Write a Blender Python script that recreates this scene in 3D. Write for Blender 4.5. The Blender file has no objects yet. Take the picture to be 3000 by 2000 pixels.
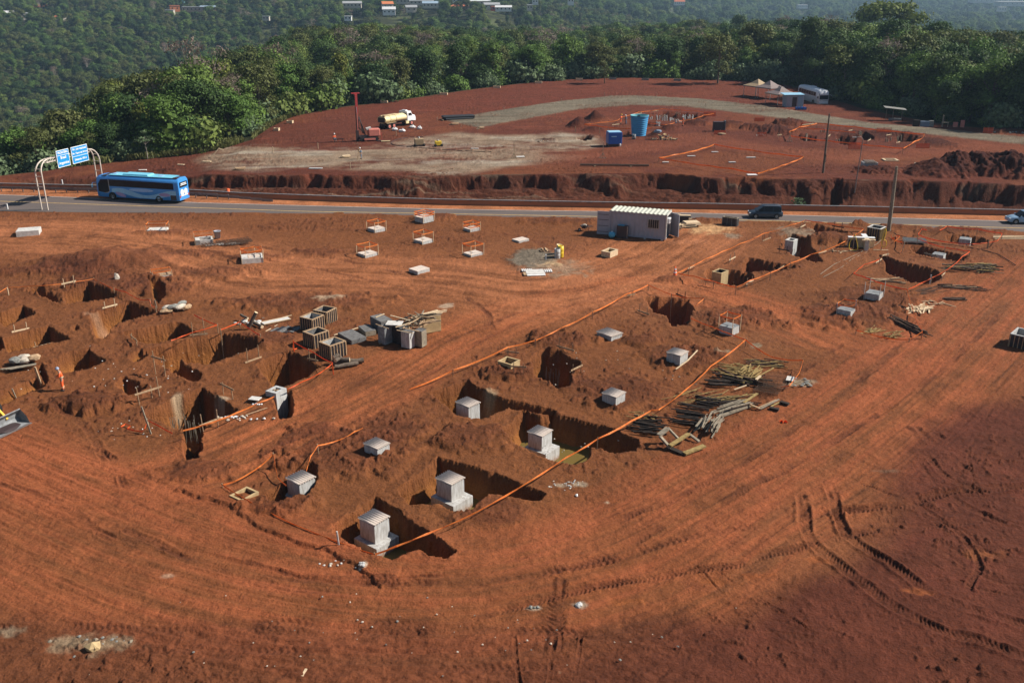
import bpy, bmesh, math, random
import numpy as np
from mathutils import Vector, Matrix, Euler
R = math.radians
random.seed(7)
SC = bpy.context.scene
COL = SC.collection

# ---------------------------------------------------------------- camera, sky, sun, exposure
FPX, PITCH, HC = 2750.0, R(21.26), 30.0          # focal length in photo pixels, tilt down, height
cam_d = bpy.data.cameras.new('camera')
cam_d.sensor_width = 36.0
cam_d.lens = 36.0 * FPX / 3000.0
cam_d.clip_start = 0.5
cam_d.clip_end = 30000.0
cam = bpy.data.objects.new('camera', cam_d)
COL.objects.link(cam)
cam.location = (0, 0, HC)
cam.rotation_euler = (R(90) - PITCH, 0, 0)
SC.camera = cam

SUN_EL, SUN_AZ = R(40), R(83)                     # azimuth clockwise from +Y (the view direction)
world = bpy.data.worlds.new('World')
SC.world = world
world.use_nodes = True
wn = world.node_tree
bg = wn.nodes['Background']
sky = wn.nodes.new('ShaderNodeTexSky')
sky.sky_type = 'NISHITA'
sky.sun_disc = False
sky.sun_elevation = SUN_EL
sky.sun_rotation = SUN_AZ
sky.air_density = 1.0
sky.dust_density = 0.6
wn.links.new(sky.outputs[0], bg.inputs[0])
bg.inputs[1].default_value = 0.05
sd = bpy.data.lights.new('sun', 'SUN')
sd.energy = 5.0
sd.angle = R(0.5)
sd.color = (1.0, 0.93, 0.84)
sun = bpy.data.objects.new('sun', sd)
COL.objects.link(sun)
sv = Vector((math.sin(SUN_AZ) * math.cos(SUN_EL), math.cos(SUN_AZ) * math.cos(SUN_EL), math.sin(SUN_EL)))
sun.rotation_euler = (-sv).to_track_quat('-Z', 'Y').to_euler()
sun.location = (60, 0, 120)
SC.view_settings.view_transform = 'Standard'
SC.view_settings.look = 'None'
SC.view_settings.exposure = 0.48
SC.view_settings.gamma = 1.0
SC.cycles.max_bounces = 5
SC.cycles.diffuse_bounces = 1
SC.cycles.volume_bounces = 0
SC.cycles.use_denoising = True

# ---------------------------------------------------------------- photo pixel (3000 x 2000) -> point
cP, sP = math.cos(PITCH), math.sin(PITCH)
def P(px, py, z=0.0):
    """the point at height z that the photo shows at (px, py)"""
    u, v = (px - 1500) / FPX, (py - 1000) / FPX
    d = (u, cP - v * sP, -(sP + v * cP))
    t = (z - HC) / d[2]
    return Vector((u * t, d[1] * t, z))
def px_of(p):
    y, z = p[1], p[2] - HC
    dep = y * cP - z * sP
    return 1500 + FPX * p[0] / dep, 1000 - FPX * (y * sP + z * cP) / dep
# ---------------------------------------------------------------- noise
def _h(ix, iy, s):
    n = (ix.astype(np.int64) * 374761393 + iy.astype(np.int64) * 668265263 + s * 1442695041) & 0x7fffffff
    n = ((n ^ (n >> 13)) * 1274126177) & 0x7fffffff
    n = (n ^ (n >> 16)) & 0xffffff
    return n.astype(np.float32) / 0xffffff
def vn(x, y, s=0):
    ix, iy = np.floor(x), np.floor(y)
    fx, fy = x - ix, y - iy
    fx = fx * fx * (3 - 2 * fx); fy = fy * fy * (3 - 2 * fy)
    a, b, c, d = _h(ix, iy, s), _h(ix + 1, iy, s), _h(ix, iy + 1, s), _h(ix + 1, iy + 1, s)
    return (a + (b - a) * fx) * (1 - fy) + (c + (d - c) * fx) * fy - 0.5     # -0.5 .. 0.5
def fbm(x, y, s=0, n=4, g=0.55):
    t, a, w = 0, 1.0, 0
    for i in range(n):
        t = t + a * vn(x, y, s + i * 17); w += a
        x = x * 2.03 + 5.3; y = y * 2.03 + 1.7; a *= g
    return t / w * 1.6
def sm(x, a, b):
    t = np.clip((x - a) / (b - a), 0, 1)
    return t * t * (3 - 2 * t)
def ip(x, tab):
    a = np.array(tab, float)
    return np.interp(x, a[:, 0], a[:, 1])

# ---------------------------------------------------------------- the lie of the land
BANK_PX = [(-400, 560, .2), (0, 545, .3), (150, 520, .6), (330, 528, 1.0), (560, 520, 1.6), (600, 512, 2.0), (900, 515, 2.3), (1230, 517, 2.6), (1500, 512, 2.7),
           (1900, 508, 2.8), (2100, 523, 2.9), (2400, 526, 3.0), (2700, 530, 3.1), (3000, 544, 3.2), (3500, 565, 3.3)]
BANK = []
for x, y, z in BANK_PX:
    p = P(x, y, z); BANK.append((p.x, p.y, z))
BX = [(b[0], b[1]) for b in BANK]; BZ = [(b[0], b[2]) for b in BANK]
EDGE_PX = [(-500, 545, .0), (0, 512, .5), (150, 492, .8), (400, 464, 1.2), (560, 441, 2.0), (640, 425, 2.3), (740, 398, 2.4), (790, 362, 2.4), (850, 338, 2.4), (1000, 312, 2.4), (1130, 300, 2.4),
           (1300, 277, 2.4), (1460, 257, 2.4), (1580, 243, 2.4), (1700, 236, 2.4), (1850, 234, 2.4), (2000, 238, 2.4), (2170, 245, 2.4), (2300, 258, 2.5), (2440, 300, 2.6), (2520, 325, 2.7),
           (2600, 342, 2.8), (2750, 368, 3.0), (2900, 382, 3.1), (3000, 388, 3.2), (3500, 420, 3.3)]
EDGE = [P(*e) for e in EDGE_PX]
EB = [(math.atan2(p.x, p.y), math.hypot(p.x, p.y)) for p in EDGE]
def bear(px):
    return math.atan2((px - 1500), FPX * (cP + .1))
# ground heights beyond the site: for a bearing, (distance, height)
FAR = {-300: [(130, -1), (160, -8), (260, -32), (450, -62), (680, -62), (850, -42), (1010, -22), (1200, -6), (1500, 2), (3500, 20)],
       0: [(149, 0), (185, -7), (280, -28), (480, -62), (700, -62), (850, -43), (1000, -22), (1150, -7), (1500, 2), (3500, 20)],
       250: [(152, 1), (180, -3), (240, -10), (480, -60), (700, -62), (850, -42), (1000, -21), (1150, -6), (1500, 2), (3500, 20)],
       450: [(160, 1), (190, -2), (230, -5), (330, -20), (520, -58), (720, -60), (850, -42), (1000, -20), (1150, -5), (1500, 2), (3500, 20)],
       650: [(178, 2), (210, -2), (290, -4), (380, -14), (560, -55), (720, -56), (850, -42), (1000, -18), (1150, -4), (1500, 2), (3500, 20)],
       850: [(200, 2), (240, -3), (430, -4), (520, -14), (680, -48), (800, -44), (900, -30), (1000, -15), (1150, -3), (1500, 2), (3500, 18)],
       1100: [(225, 2), (260, -4), (470, -4), (560, -10), (700, -30), (820, -28), (920, -10), (1060, 0), (1500, 3), (3500, 14)],
       1400: [(250, 2), (290, -5), (420, -7), (520, -12), (600, -20), (720, -24), (820, -18), (900, -3), (1050, 1), (1500, 3), (3500, 8)],
       1700: [(272, 2), (310, -5), (440, -7), (560, -12), (660, -22), (800, -30), (1000, -26), (1250, -16), (1700, -6), (3500, 10)],
       2000: [(272, 2), (310, -3), (440, -5), (600, -11), (700, -20), (850, -34), (1100, -42), (1600, -38), (2300, -20), (3500, 10)],
       2300: [(250, 2.4), (300, 0), (400, -2), (560, -8), (700, -18), (850, -36), (1200, -48), (2000, -48), (3000, -30), (4500, 10)],
       2650: [(190, 3), (240, 2.5), (320, 0), (460, -6), (620, -16), (850, -40), (1300, -52), (2200, -54), (3200, -34), (4500, 10)],
       3050: [(170, 3), (230, 1), (320, -2), (430, -7), (600, -18), (850, -42), (1300, -54), (2400, -56), (3300, -34), (4500, 10)],
       3600: [(150, 3), (230, 2), (430, 2), (600, -10), (850, -42), (1300, -54), (2400, -56), (3300, -34), (4500, 10)]}
FB = sorted((bear(k), v) for k, v in FAR.items())
def macro(X, Y):
    """the ground before pits, heaps and roughness"""
    X = np.asarray(X, float); Y = np.asarray(Y, float)
    yb = ip(X, BX); tz = ip(X, BZ)
    gul = fbm(X * .30, Y * .3, 3, 2) * 1.9 + fbm(X * .07, Y * .0, 5, 2) * 2.0 + fbm(X * 1.1, Y * 1.1, 4, 3) * .55
    slope = 1.3 + np.clip(fbm(X * .22, Y * 0, 8, 3) + .15, 0, 1) * 5.0
    z = tz * sm(Y + gul * sm(X, -62, -35) , yb - slope, yb + .15)
    # slumped soil at the foot of the cut
    foot = np.clip(1 - np.abs(Y + 1.6 - yb) / (2.4 + fbm(X * .3, Y * 0, 9, 3) * 2.5), 0, 1)
    z = np.where(Y < yb, np.maximum(z, foot * .9 * sm(X, -60, -20)), z)
    d = np.hypot(X, Y); b = np.arctan2(X, Y)
    e = ip(b, EB)
    # far country
    zf = np.zeros_like(z); bs = [q[0] for q in FB]
    hs = np.stack([np.interp(d, *np.array(t, float).T) for _, t in FB])
    k = np.clip(np.searchsorted(bs, b) - 1, 0, len(bs) - 2)
    bs = np.array(bs); f = np.clip((b - bs[k]) / (bs[k + 1] - bs[k]), 0, 1)
    flat = hs.reshape(len(bs), -1); idx = np.arange(flat.shape[1]).reshape(z.shape)
    h0 = flat[k.ravel(), idx.ravel()].reshape(z.shape); h1 = flat[k.ravel() + 1, idx.ravel()].reshape(z.shape)
    zf = h0 + (h1 - h0) * f
    zf = zf + fbm(X * .012, Y * .012, 31, 3) * 10 * sm(d, 420, 800)
    w = sm(d, e, e + 14)
    z = z * (1 - w) + zf * w
    return z
def G(px, py, dz=0.0):
    """ground point that the photo shows at (px, py) (pits and heaps left out)"""
    z = 0.0
    for _ in range(8):
        p = P(px, py, z + dz)
        z = float(macro(np.array([p.x]), np.array([p.y]))[0])
        if p.y < 130 and px > 0: z = 0.0
    return P(px, py, z + dz)
def GT(px, py, dz=0.0):
    """the same on the terrace beyond the road, where the ground is flat"""
    z = 2.5
    for _ in range(4):
        p = P(px, py, z + dz); z = float(ip(p.x, BZ))
    p = P(px, py, z + dz); return p

# ---------------------------------------------------------------- pits: photo outlines, depth
def z5(*a): return [(x / 2.851, 750 + y / 2.851) for x, y in a]
def z1(*a): return [(x / 2.24, 1000 + y / 2.24) for x, y in a]
def z6(*a): return [(600 + x / 2.851, 850 + y / 2.851) for x, y in a]
def z2(*a): return [(600 + x / 2.851, 1150 + y / 2.851) for x, y in a]
def z3(*a): return [(1200 + x / 2.614, 800 + y / 2.614) for x, y in a]
def z4(*a): return [(1800 + x / 2.614, 800 + y / 2.614) for x, y in a]
def z7(*a): return [(1900 + x / 3.36, 580 + y / 3.36) for x, y in a]
def z8(*a): return [(2400 + x / 3.337, 580 + y / 3.337) for x, y in a]
def zA(*a): return [(1500 + x / 2.94, 200 + y / 2.94) for x, y in a]
def zB(*a): return [(2200 + x / 2.94, 200 + y / 2.94) for x, y in a]
def zC(*a): return [(x / 3.136, 400 + y / 3.136) for x, y in a]
def zD(*a): return [(600 + x / 2.94, 560 + y / 2.94) for x, y in a]
def zE(*a): return [(1300 + x / 3.36, 560 + y / 3.36) for x, y in a]
def zF(*a): return [(800 + x / 3.36, 200 + y / 3.36) for x, y in a]
PITS = [
    (z5((520, 340), (750, 262), (965, 335), (760, 380), (560, 395)), 2.4, 0),
    (z5((215, 275), (330, 265), (540, 385), (480, 395), (250, 300)), 1.0, 0),
    (z5((-60, 500), (200, 410), (310, 480), (40, 585)), 2.6, 0),
    (z5((740, 500), (1072, 382), (1315, 465), (1000, 555), (850, 700), (790, 690)), 2.4, 0),
    (z5((20, 700), (400, 585), (585, 690), (300, 755), (60, 810)), 2.3, 0),
    (z5((-200, 700), (0, 670), (50, 780), (-60, 800)), 2.2, 0),
    (z5((1010, 645), (1490, 555), (1655, 650), (1410, 715), (1230, 735)), 2.3, 0),
    (z5((1180, 800), (1500, 720), (1875, 655), (2210, 740), (1750, 905), (1420, 880)), 2.6, 0),
    (z5((420, 880), (600, 800), (745, 780), (895, 875), (640, 965), (480, 990)), 2.3, 0),
    (z5((1060, 850), (1170, 780), (1240, 830), (1130, 890)), .8, 0),
    (z5((1290, 880), (1400, 850), (1500, 885), (1685, 985), (1640, 1050), (1560, 1040), (1420, 960)), 1.4, 0),
    (z5((960, 1080), (1010, 1008), (1225, 1080), (1180, 1140), (1080, 1150)), 1.3, 0),
    (z5((1210, 1310), (1500, 1170), (1690, 1105), (1985, 1275), (1900, 1340), (1560, 1460), (1520, 1440), (1390, 1420)), 3.2, 0),
    (z1((1190, 560), (1340, 560), (1325, 700), (1290, 770), (1230, 785), (1205, 740)), 3.0, 0),
    (z1((1800, 330), (1900, 320), (1935, 400), (1915, 490), (1850, 505), (1815, 470), (1800, 400)), 2.6, 0),
    (z6((430, 620), (710, 520), (975, 640), (690, 800), (600, 810), (500, 720)), 3.0, 0),
    (z5((-60, 1180), (300, 1020), (410, 1060), (120, 1200), (-60, 1290)), 1.0, 0),
    (z5((310, 920), (350, 900), (420, 1040), (370, 1070)), 1.0, 0),
    (z5((840, 650), (905, 620), (915, 655), (850, 700)), .9, 0), (z5((600, 600), (645, 570), (665, 605), (620, 625)), .6, 0), (z5((1240, 205), (1340, 215), (1390, 330), (1330, 400), (1260, 330)), .9, 0),
    (z3((930, 640), (1010, 590), (1160, 600), (1310, 690), (1235, 780), (1240, 880), (1150, 900), (1060, 830), (960, 790)), 3.0, 0),
    (z3((160, 920), (370, 850), (450, 845), (700, 960), (800, 985), (1140, 1055), (1090, 1100), (860, 1060), (760, 1030), (640, 1080), (560, 1112), (350, 1085), (290, 1020)), 2.0, 0),
    (z3((690, 1230), (870, 1065), (1000, 1110), (1110, 1085), (1500, 1170), (1755, 1290), (1745, 1370), (1580, 1385), (1400, 1330), (1390, 1420), (1240, 1470), (1085, 1440), (870, 1330)), 2.15, 1),
    ([(1165, 1430), (1225, 1395), (1285, 1340), (1420, 1378), (1500, 1410), (1598, 1452), (1580, 1468), (1520, 1462), (1440, 1450), (1400, 1480), (1380, 1500), (1330, 1505), (1290, 1480), (1200, 1478)], 2.15, 1),
    (z2((1080, 1110), (1250, 1000), (1420, 868), (1570, 950), (1700, 1060), (2110, 1330), (2030, 1385), (1900, 1370), (1790, 1310), (1560, 1395), (1370, 1390), (1260, 1290), (1060, 1190)), 2.1, 1),
    (z2((495, 850), (560, 815), (640, 770), (760, 620), (900, 600), (945, 690), (930, 790), (800, 880), (670, 945), (545, 965)), 2.2, 0),
    (z4((235, 205), (300, 190), (560, 215), (610, 300), (550, 400), (440, 412), (400, 340), (300, 310)), 3.0, 0),
    (z7((550, 715), (700, 700), (1000, 745), (1045, 800), (880, 870), (640, 835), (570, 780)), 2.6, 0),
    (z7((910, 680), (980, 590), (1220, 650), (1500, 680), (1480, 690), (1240, 720), (930, 730)), 2.0, 0),
    (z7((1310, 385), (1420, 360), (1560, 410), (1600, 490), (1720, 630), (1640, 638), (1400, 560), (1320, 480)), 2.4, 0),
    (z7((1550, 285), (1650, 270), (2000, 355), (1980, 400), (1800, 390), (1660, 350)), 1.8, 0),
    (z8((570, 560), (850, 650), (1150, 720), (1200, 790), (1080, 850), (900, 830), (665, 745), (640, 640)), 2.4, 0),
    (z8((880, 480), (1000, 475), (1440, 575), (1400, 620), (1250, 612), (1100, 580), (930, 545)), 2.2, 0),
    (z8((1240, 375), (1400, 370), (1600, 400), (1655, 430), (1500, 465), (1370, 460), (1260, 430)), 2.2, 0),
]
TPITS = [
    (zA((1130, 410), (1300, 375), (1700, 400), (1650, 430), (1500, 445), (1300, 450), (1180, 440)), 1.3),
    (zA((1060, 460), (1250, 470), (1320, 500), (1100, 500)), .8),
    (zA((800, 560), (1000, 545), (1010, 575), (880, 590)), .6),
    (zA((540, 600), (640, 590), (700, 610), (620, 625)), .7),
    (zB((400, 565), (560, 590), (560, 630), (430, 620)), 1.2),
    (zB((730, 590), (910, 610), (900, 640), (850, 665), (760, 650)), 1.6),
    (zB((900, 565), (980, 560), (1060, 610), (980, 625)), 1.2),
    (zB((1240, 570), (1440, 590), (1400, 640), (1260, 630)), 1.6),
    (zB((700, 948), (790, 950), (800, 1000), (700, 1060)), 1.5),
]
HEAPS = [
    ((330, 770), 9.5, 7.0, 1.5, .12, 0), ((200, 790), 5, 3, .5, .35, 0), ((640, 800), 5, 2.5, .35, .35, 0), ((760, 1000), 4, 2, .3, .3, 0),  # photo centre, half widths (m), height, roughness, terrace?
    ((270, 1180), 3.2, 2.0, .8, .5, 0), ((330, 835), 8, 4.5, .7, .4, 0), ((480, 845), 5, 2.6, .45, .4, 0), ((150, 800), 10, 2.0, .4, .4, 0), ((890, 885), 9, 3.5, .35, .35, 0),
    ((1010, 1320), 5.5, 4.0, .38, .42, 0), ((930, 1260), 2.6, 1.5, .35, .3, 0), ((1130, 1260), 4.2, 3.2, .22, .3, 0), ((1390, 1285), 3.0, 2.2, .55, .35, 0), ((830, 1480), 2.6, 1.6, .4, .35, 0),
    ((1490, 1095), 2.4, 1.5, .6, .4, 0), ((1650, 995), 3.8, 2.4, .4, .5, 0), ((1810, 1145), 4.6, 3.4, .22, .42, 0), ((2020, 1045), 4.2, 3.0, .35, .5, 0), ((2150, 935), 5.5, 3.4, .35, .45, 0), ((1870, 1000), 2, 1.4, .5, .4, 0),
    ((2480, 920), 6.5, 4.2, .35, .4, 0), ((2560, 870), 5.5, 3.5, .35, .4, 0), ((2430, 705), 3.6, 2.4, 1.0, .4, 0), ((2520, 660), 1.6, 1.0, .6, .3, 0), ((1975, 822), 2.0, 1.1, .5, .3, 0),
    ((1270, 640), 3.5, 1.6, .5, .3, 0), ((1030, 625), 2.2, .8, .5, .3, 0), ((940, 740), 5, 2, .25, .3, 0), ((740, 755), 4.5, 1.6, .25, .3, 0), ((560, 745), 5, 2, .3, .3, 0), ((480, 680), 4.5, 1.5, .3, .3, 0),
    ((1640, 650), 6, 1.6, .3, .3, 0), ((2080, 648), 3, .9, .4, .3, 0), ((2650, 668), 4, 1.3, .4, .3, 0), ((2800, 680), 8, 1.2, .4, .3, 0), ((590, 1380), 3.5, 1.6, .3, .3, 0), ((1440, 1500), 3, 2.0, .25, .25, 0),
    ((2500, 1180 + 500), .1, .1, 0, 0, 0),
    ((1694, 370), 2.6, 3.4, 2.2, .15, 1), ((1745, 352), 3.0, 3.6, 2.0, .15, 1), ((1742, 382), 2.4, 2.8, .8, .15, 1), ((1965, 378), 2.2, 2.2, .9, .2, 1), ((1925, 400), 2.2, 2.6, 1.5, .25, 1),
    ((2040, 362), 2.8, 3.0, .8, .4, 1), ((2140, 368), 3.0, 3.5, 1.0, .3, 1), ((2195, 376), 2.2, 2.4, 1.1, .3, 1), ((2270, 385), 4.5, 4.5, 1.1, .6, 1), ((2310, 362), 3.5, 3.5, 1.0, .4, 1),
    ((2580, 502), 3.6, 2.4, .8, .3, 1), ((2735, 505), 5.0, 5.0, 2.1, .26, 1), ((2800, 498), 6.0, 6.0, 2.7, .28, 1), ((2870, 498), 7, 6, 2.6, .28, 1), ((2950, 500), 7, 6.5, 2.9, .28, 1), ((3040, 505), 7, 6.5, 2.9, .28, 1),
    ((1600, 412), 2.2, 1.4, .4, .4, 1), ((1720, 404), 2.5, 1.5, .4, .4, 1), ((480, 502), 2.5, 1.4, .3, .3, 1), ((2960, 386), 4, 2, .7, .4, 1), ((2570, 395), 9, 6, .3, .4, 1), ((2740, 420), 3.5, 6, .5, .3, 1),
]
ROAD_FAR = [P(*q) for q in [(-500, 552), (-200, 562), (0, 570), (300, 581), (600, 594), (900, 602), (1300, 612), (1700, 618), (2000, 623), (2400, 632), (2700, 640), (3000, 648), (3500, 662)]]
ROAD_NEAR = [P(*q) for q in [(-500, 604), (-200, 612), (0, 617), (300, 621), (600, 622), (900, 624), (1300, 631), (1700, 638), (2000, 643), (2400, 654), (2700, 668), (3000, 681), (3500, 700)]]
RF = [(p.x, p.y) for p in ROAD_FAR]; RN = [(p.x, p.y) for p in ROAD_NEAR]

def sdf(X, Y, poly):
    """signed distance to a polygon, negative inside"""
    n = len(poly); d = np.full(X.shape, 1e9); s = np.ones(X.shape)
    for i in range(n):
        ax, ay = poly[i]; bx, by = poly[i - 1]
        ex, ey = bx - ax, by - ay
        wx, wy = X - ax, Y - ay
        t = np.clip((wx * ex + wy * ey) / (ex * ex + ey * ey + 1e-12), 0, 1)
        d = np.minimum(d, (wx - ex * t) ** 2 + (wy - ey * t) ** 2)
        c1, c2, c3 = Y >= ay, Y < by, ex * wy > ey * wx
        s = np.where((c1 & c2 & c3) | (~c1 & ~c2 & ~c3), -s, s)
    return s * np.sqrt(d)
def pline(X, Y, pts):
    """distance, signed offset and arc length to a polyline"""
    d = np.full(X.shape, 1e9); S = np.zeros(X.shape); O = np.zeros(X.shape); acc = 0
    for (ax, ay), (bx, by) in zip(pts[:-1], pts[1:]):
        ex, ey = bx - ax, by - ay; L = math.hypot(ex, ey)
        wx, wy = X - ax, Y - ay
        t = np.clip((wx * ex + wy * ey) / (L * L), 0, 1)
        dd = np.hypot(wx - ex * t, wy - ey * t)
        m = dd < d
        d = np.where(m, dd, d); S = np.where(m, acc + t * L, S); O = np.where(m, (ex * wy - ey * wx) / L, O)
        acc += L
    return d, O, S
def smooth_line(pts, k=6):
    out = []
    n = len(pts)
    for i in range(n - 1):
        p0, p1, p2, p3 = pts[max(i - 1, 0)], pts[i], pts[i + 1], pts[min(i + 2, n - 1)]
        for j in range(k):
            t = j / k
            out.append(tuple(.5 * (2 * p1[a] + (p2[a] - p0[a]) * t + (2 * p0[a] - 5 * p1[a] + 4 * p2[a] - p3[a]) * t * t + (3 * p1[a] - p0[a] - 3 * p2[a] + p3[a]) * t ** 3) for a in (0, 1)))
    out.append(tuple(pts[-1][:2]))
    return out
def wline(px, k=5): return smooth_line([tuple(P(*q)[:2]) for q in px], k)
HAUL = wline([(-300, 1290), (0, 1360), (250, 1440), (520, 1395), (800, 1270), (1100, 1130), (1350, 985), (1620, 880), (1900, 830), (2200, 900), (2400, 980)], 4)
HAUL2 = wline([(-200, 1330), (100, 1480), (350, 1590), (620, 1680), (950, 1745), (1300, 1762), (1600, 1720), (1900, 1620), (2150, 1480), (2400, 1330), (2650, 1150), (2850, 980), (3050, 800)], 4)
HAUL3 = wline([(-200, 690), (150, 690), (450, 720), (750, 790), (1000, 800), (1250, 812), (1600, 850), (1850, 780), (2000, 700)], 4)
HAULT = [tuple(GT(*q)[:2]) for q in [(1450, 420), (1600, 470), (1900, 430), (2050, 400), (2150, 425), (2400, 455), (2700, 445), (2900, 425), (3200, 450)]]
TRACKS = [
    ([(2560, 1430), (2680, 1480), (2820, 1590), (3040, 1650)], .22, .04, .3, .01), ([(2760, 1300), (2850, 1380), (3040, 1400)], .4, .05, .3, .03), ([(2300, 1860), (2600, 1900), (3040, 1960)], .5, .03, .3, .05), ([(1900, 1900), (2300, 1930), (2700, 2010)], .5, .03, .3, .05),
    ([(2900, 1210), (2840, 1330), (2900, 1480), (3040, 1530)], .25, .05, .3, .02), ([(2150, 1450), (2450, 1290), (2750, 1090), (2950, 900)], .6, .03, .3, .05), ([(1700, 1560), (2100, 1400), (2500, 1130), (2700, 950)], .6, .03, .3, .05), ([(1950, 1300), (2200, 1180), (2450, 1020)], .5, .03, .3, .05),
    ([(300, 1560), (150, 1460), (0, 1420)], .5, .04, .3, .05), ([(300, 1330), (240, 1240), (170, 1200)], .6, .04, .4, .08), ([(250, 1310), (330, 1340), (360, 1400)], .5, .06, .4, .1), ([(1500, 800), (1700, 790), (1900, 740)], .6, .03, .35, .05), ([(900, 1200), (1200, 1040), (1500, 920)], .5, .04, .35, .05), ([(700, 1360), (1000, 1230), (1280, 1080)], .5, .04, .35, .04),  # photo polyline, width m, depth m, tread pitch m, tread depth m
    ([(2350, 1480), (2380, 1590), (2500, 1690), (2640, 1790), (2760, 1850), (2880, 1880), (3040, 1935)], .70, .09, .24, .09, 1),
    ([(2440, 1460), (2480, 1570), (2600, 1650), (2720, 1735), (2860, 1790), (3040, 1840)], .66, .09, .24, .09, 1),
    ([(1450, 1790), (1700, 1730), (1900, 1690), (2150, 1655), (2400, 1590), (2560, 1560), (2700, 1545), (2830, 1530)], .66, .05, .26, .09),
    ([(1500, 1690), (1700, 1660), (1900, 1605), (2080, 1565), (2300, 1530), (2480, 1500)], .55, .03, .4, .08),
    ([(2480, 1500), (2650, 1480), (2800, 1440), (3040, 1420)], .8, .09, .3, .12, 1), ([(2720, 1340), (2780, 1400), (2900, 1440), (3040, 1450)], .5, .10, .3, .06), ([(2780, 1290), (2860, 1330), (3040, 1350)], .5, .09, .3, .06), ([(2660, 1500), (2780, 1540), (2860, 1640), (2850, 1700)], .4, .08, .3, .04),
    ([(1630, 1740), (1620, 1850)], .9, .0, .35, .12),
    ([(2060, 1680), (2170, 1790), (2280, 1860)], .16, .05, .2, .0),
    ([(2110, 1680), (2220, 1750), (2340, 1825)], .14, .05, .2, .0),
    ([(2700, 1370), (2760, 1440), (2860, 1500), (3020, 1560)], .5, .07, .4, .06),
    ([(2720, 1500), (2820, 1560), (2900, 1620), (3030, 1660)], .4, .06, .3, .04),
    ([(2660, 1570), (2800, 1640), (2900, 1700), (3040, 1720)], .3, .05, .3, .03),
    ([(2650, 1600), (2740, 1660), (2860, 1720), (3040, 1760)], .25, .05, .3, .03),
    ([(2620, 1300), (2740, 1420)], 1.2, .03, .5, .12), ([(2700, 1280), (2800, 1400)], 1.2, .02, .5, .1),
    ([(780, 1830), (960, 1820), (1200, 1830)], .7, .02, .35, .08), ([(1100, 1700), (1400, 1705), (1700, 1650), (1900, 1560)], .6, .03, .36, .06),
    ([(400, 1560), (600, 1650), (850, 1720), (1000, 1740)], .5, .05, .4, .02), ([(500, 1610), (680, 1665), (900, 1700)], .3, .04, .4, .0),
    ([(760, 1650), (900, 1690), (1050, 1710), (1300, 1705)], .35, .06, .4, .02), ([(960, 1690), (1100, 1690), (1300, 1680), (1500, 1640)], .3, .05, .4, .02),
    ([(0, 1830), (400, 1840), (800, 1850), (1300, 1850), (1700, 1855)], .6, .03, .35, .07), ([(0, 1900), (500, 1905), (1000, 1910)], .6, .03, .35, .07),
    ([(900, 1975), (1300, 1960), (1700, 1950)], .6, .03, .35, .06), ([(1510, 1900), (1530, 2040)], .2, .05, .3, 0), ([(1620, 1900), (1600, 2040)], .2, .05, .3, 0), ([(1700, 1890), (1670, 2040)], .2, .05, .3, 0),
    ([(700, 715), (850, 735), (1000, 760), (1180, 800), (1350, 815)], .7, .06, .5, .08), ([(620, 735), (760, 760), (950, 790), (1150, 835)], .6, .05, .5, .08),
    ([(200, 770), (300, 740), (400, 700), (480, 730)], .9, .04, .6, .10), ([(240, 780), (330, 750), (430, 730)], .9, .04, .6, .1),
    ([(1950, 700), (2050, 680), (2180, 665)], .4, .05, .3, .04), ([(760, 645), (1000, 650), (1200, 660)], .5, .04, .4, .04),
    ([(1400, 1000), (1550, 930), (1750, 870)], .6, .03, .4, .05), ([(1380, 880), (1420, 910), (1440, 950)], .6, .04, .4, .06),
]
SCARP = wline([(600, 1460), (660, 1480), (760, 1540), (860, 1590), (950, 1610), (1020, 1645), (1045, 1662)], 4)

GREY_T = [  # grey rock dust on the terrace: photo outline
    [(560, 470), (640, 430), (800, 425), (960, 432), (1060, 430), (1200, 405), (1330, 385), (1480, 395), (1640, 385), (1760, 400), (1780, 440), (1700, 470), (1500, 490), (1420, 505), (1300, 520), (1200, 505), (1000, 500), (760, 505), (600, 500)],
]
GRAVEL = [GT(*q)[:2] for q in [(1300, 352), (1400, 375), (1560, 345), (1700, 320), (1860, 308), (2000, 312), (2200, 335), (2400, 362), (2700, 392), (3000, 424), (3300, 450),
                               (3300, 425), (3000, 403), (2750, 378), (2560, 362), (2450, 345), (2250, 312), (2050, 290), (1900, 282), (1800, 281), (1650, 296), (1500, 318), (1400, 335)]]
GRAVEL = [tuple(q) for q in GRAVEL]

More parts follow.
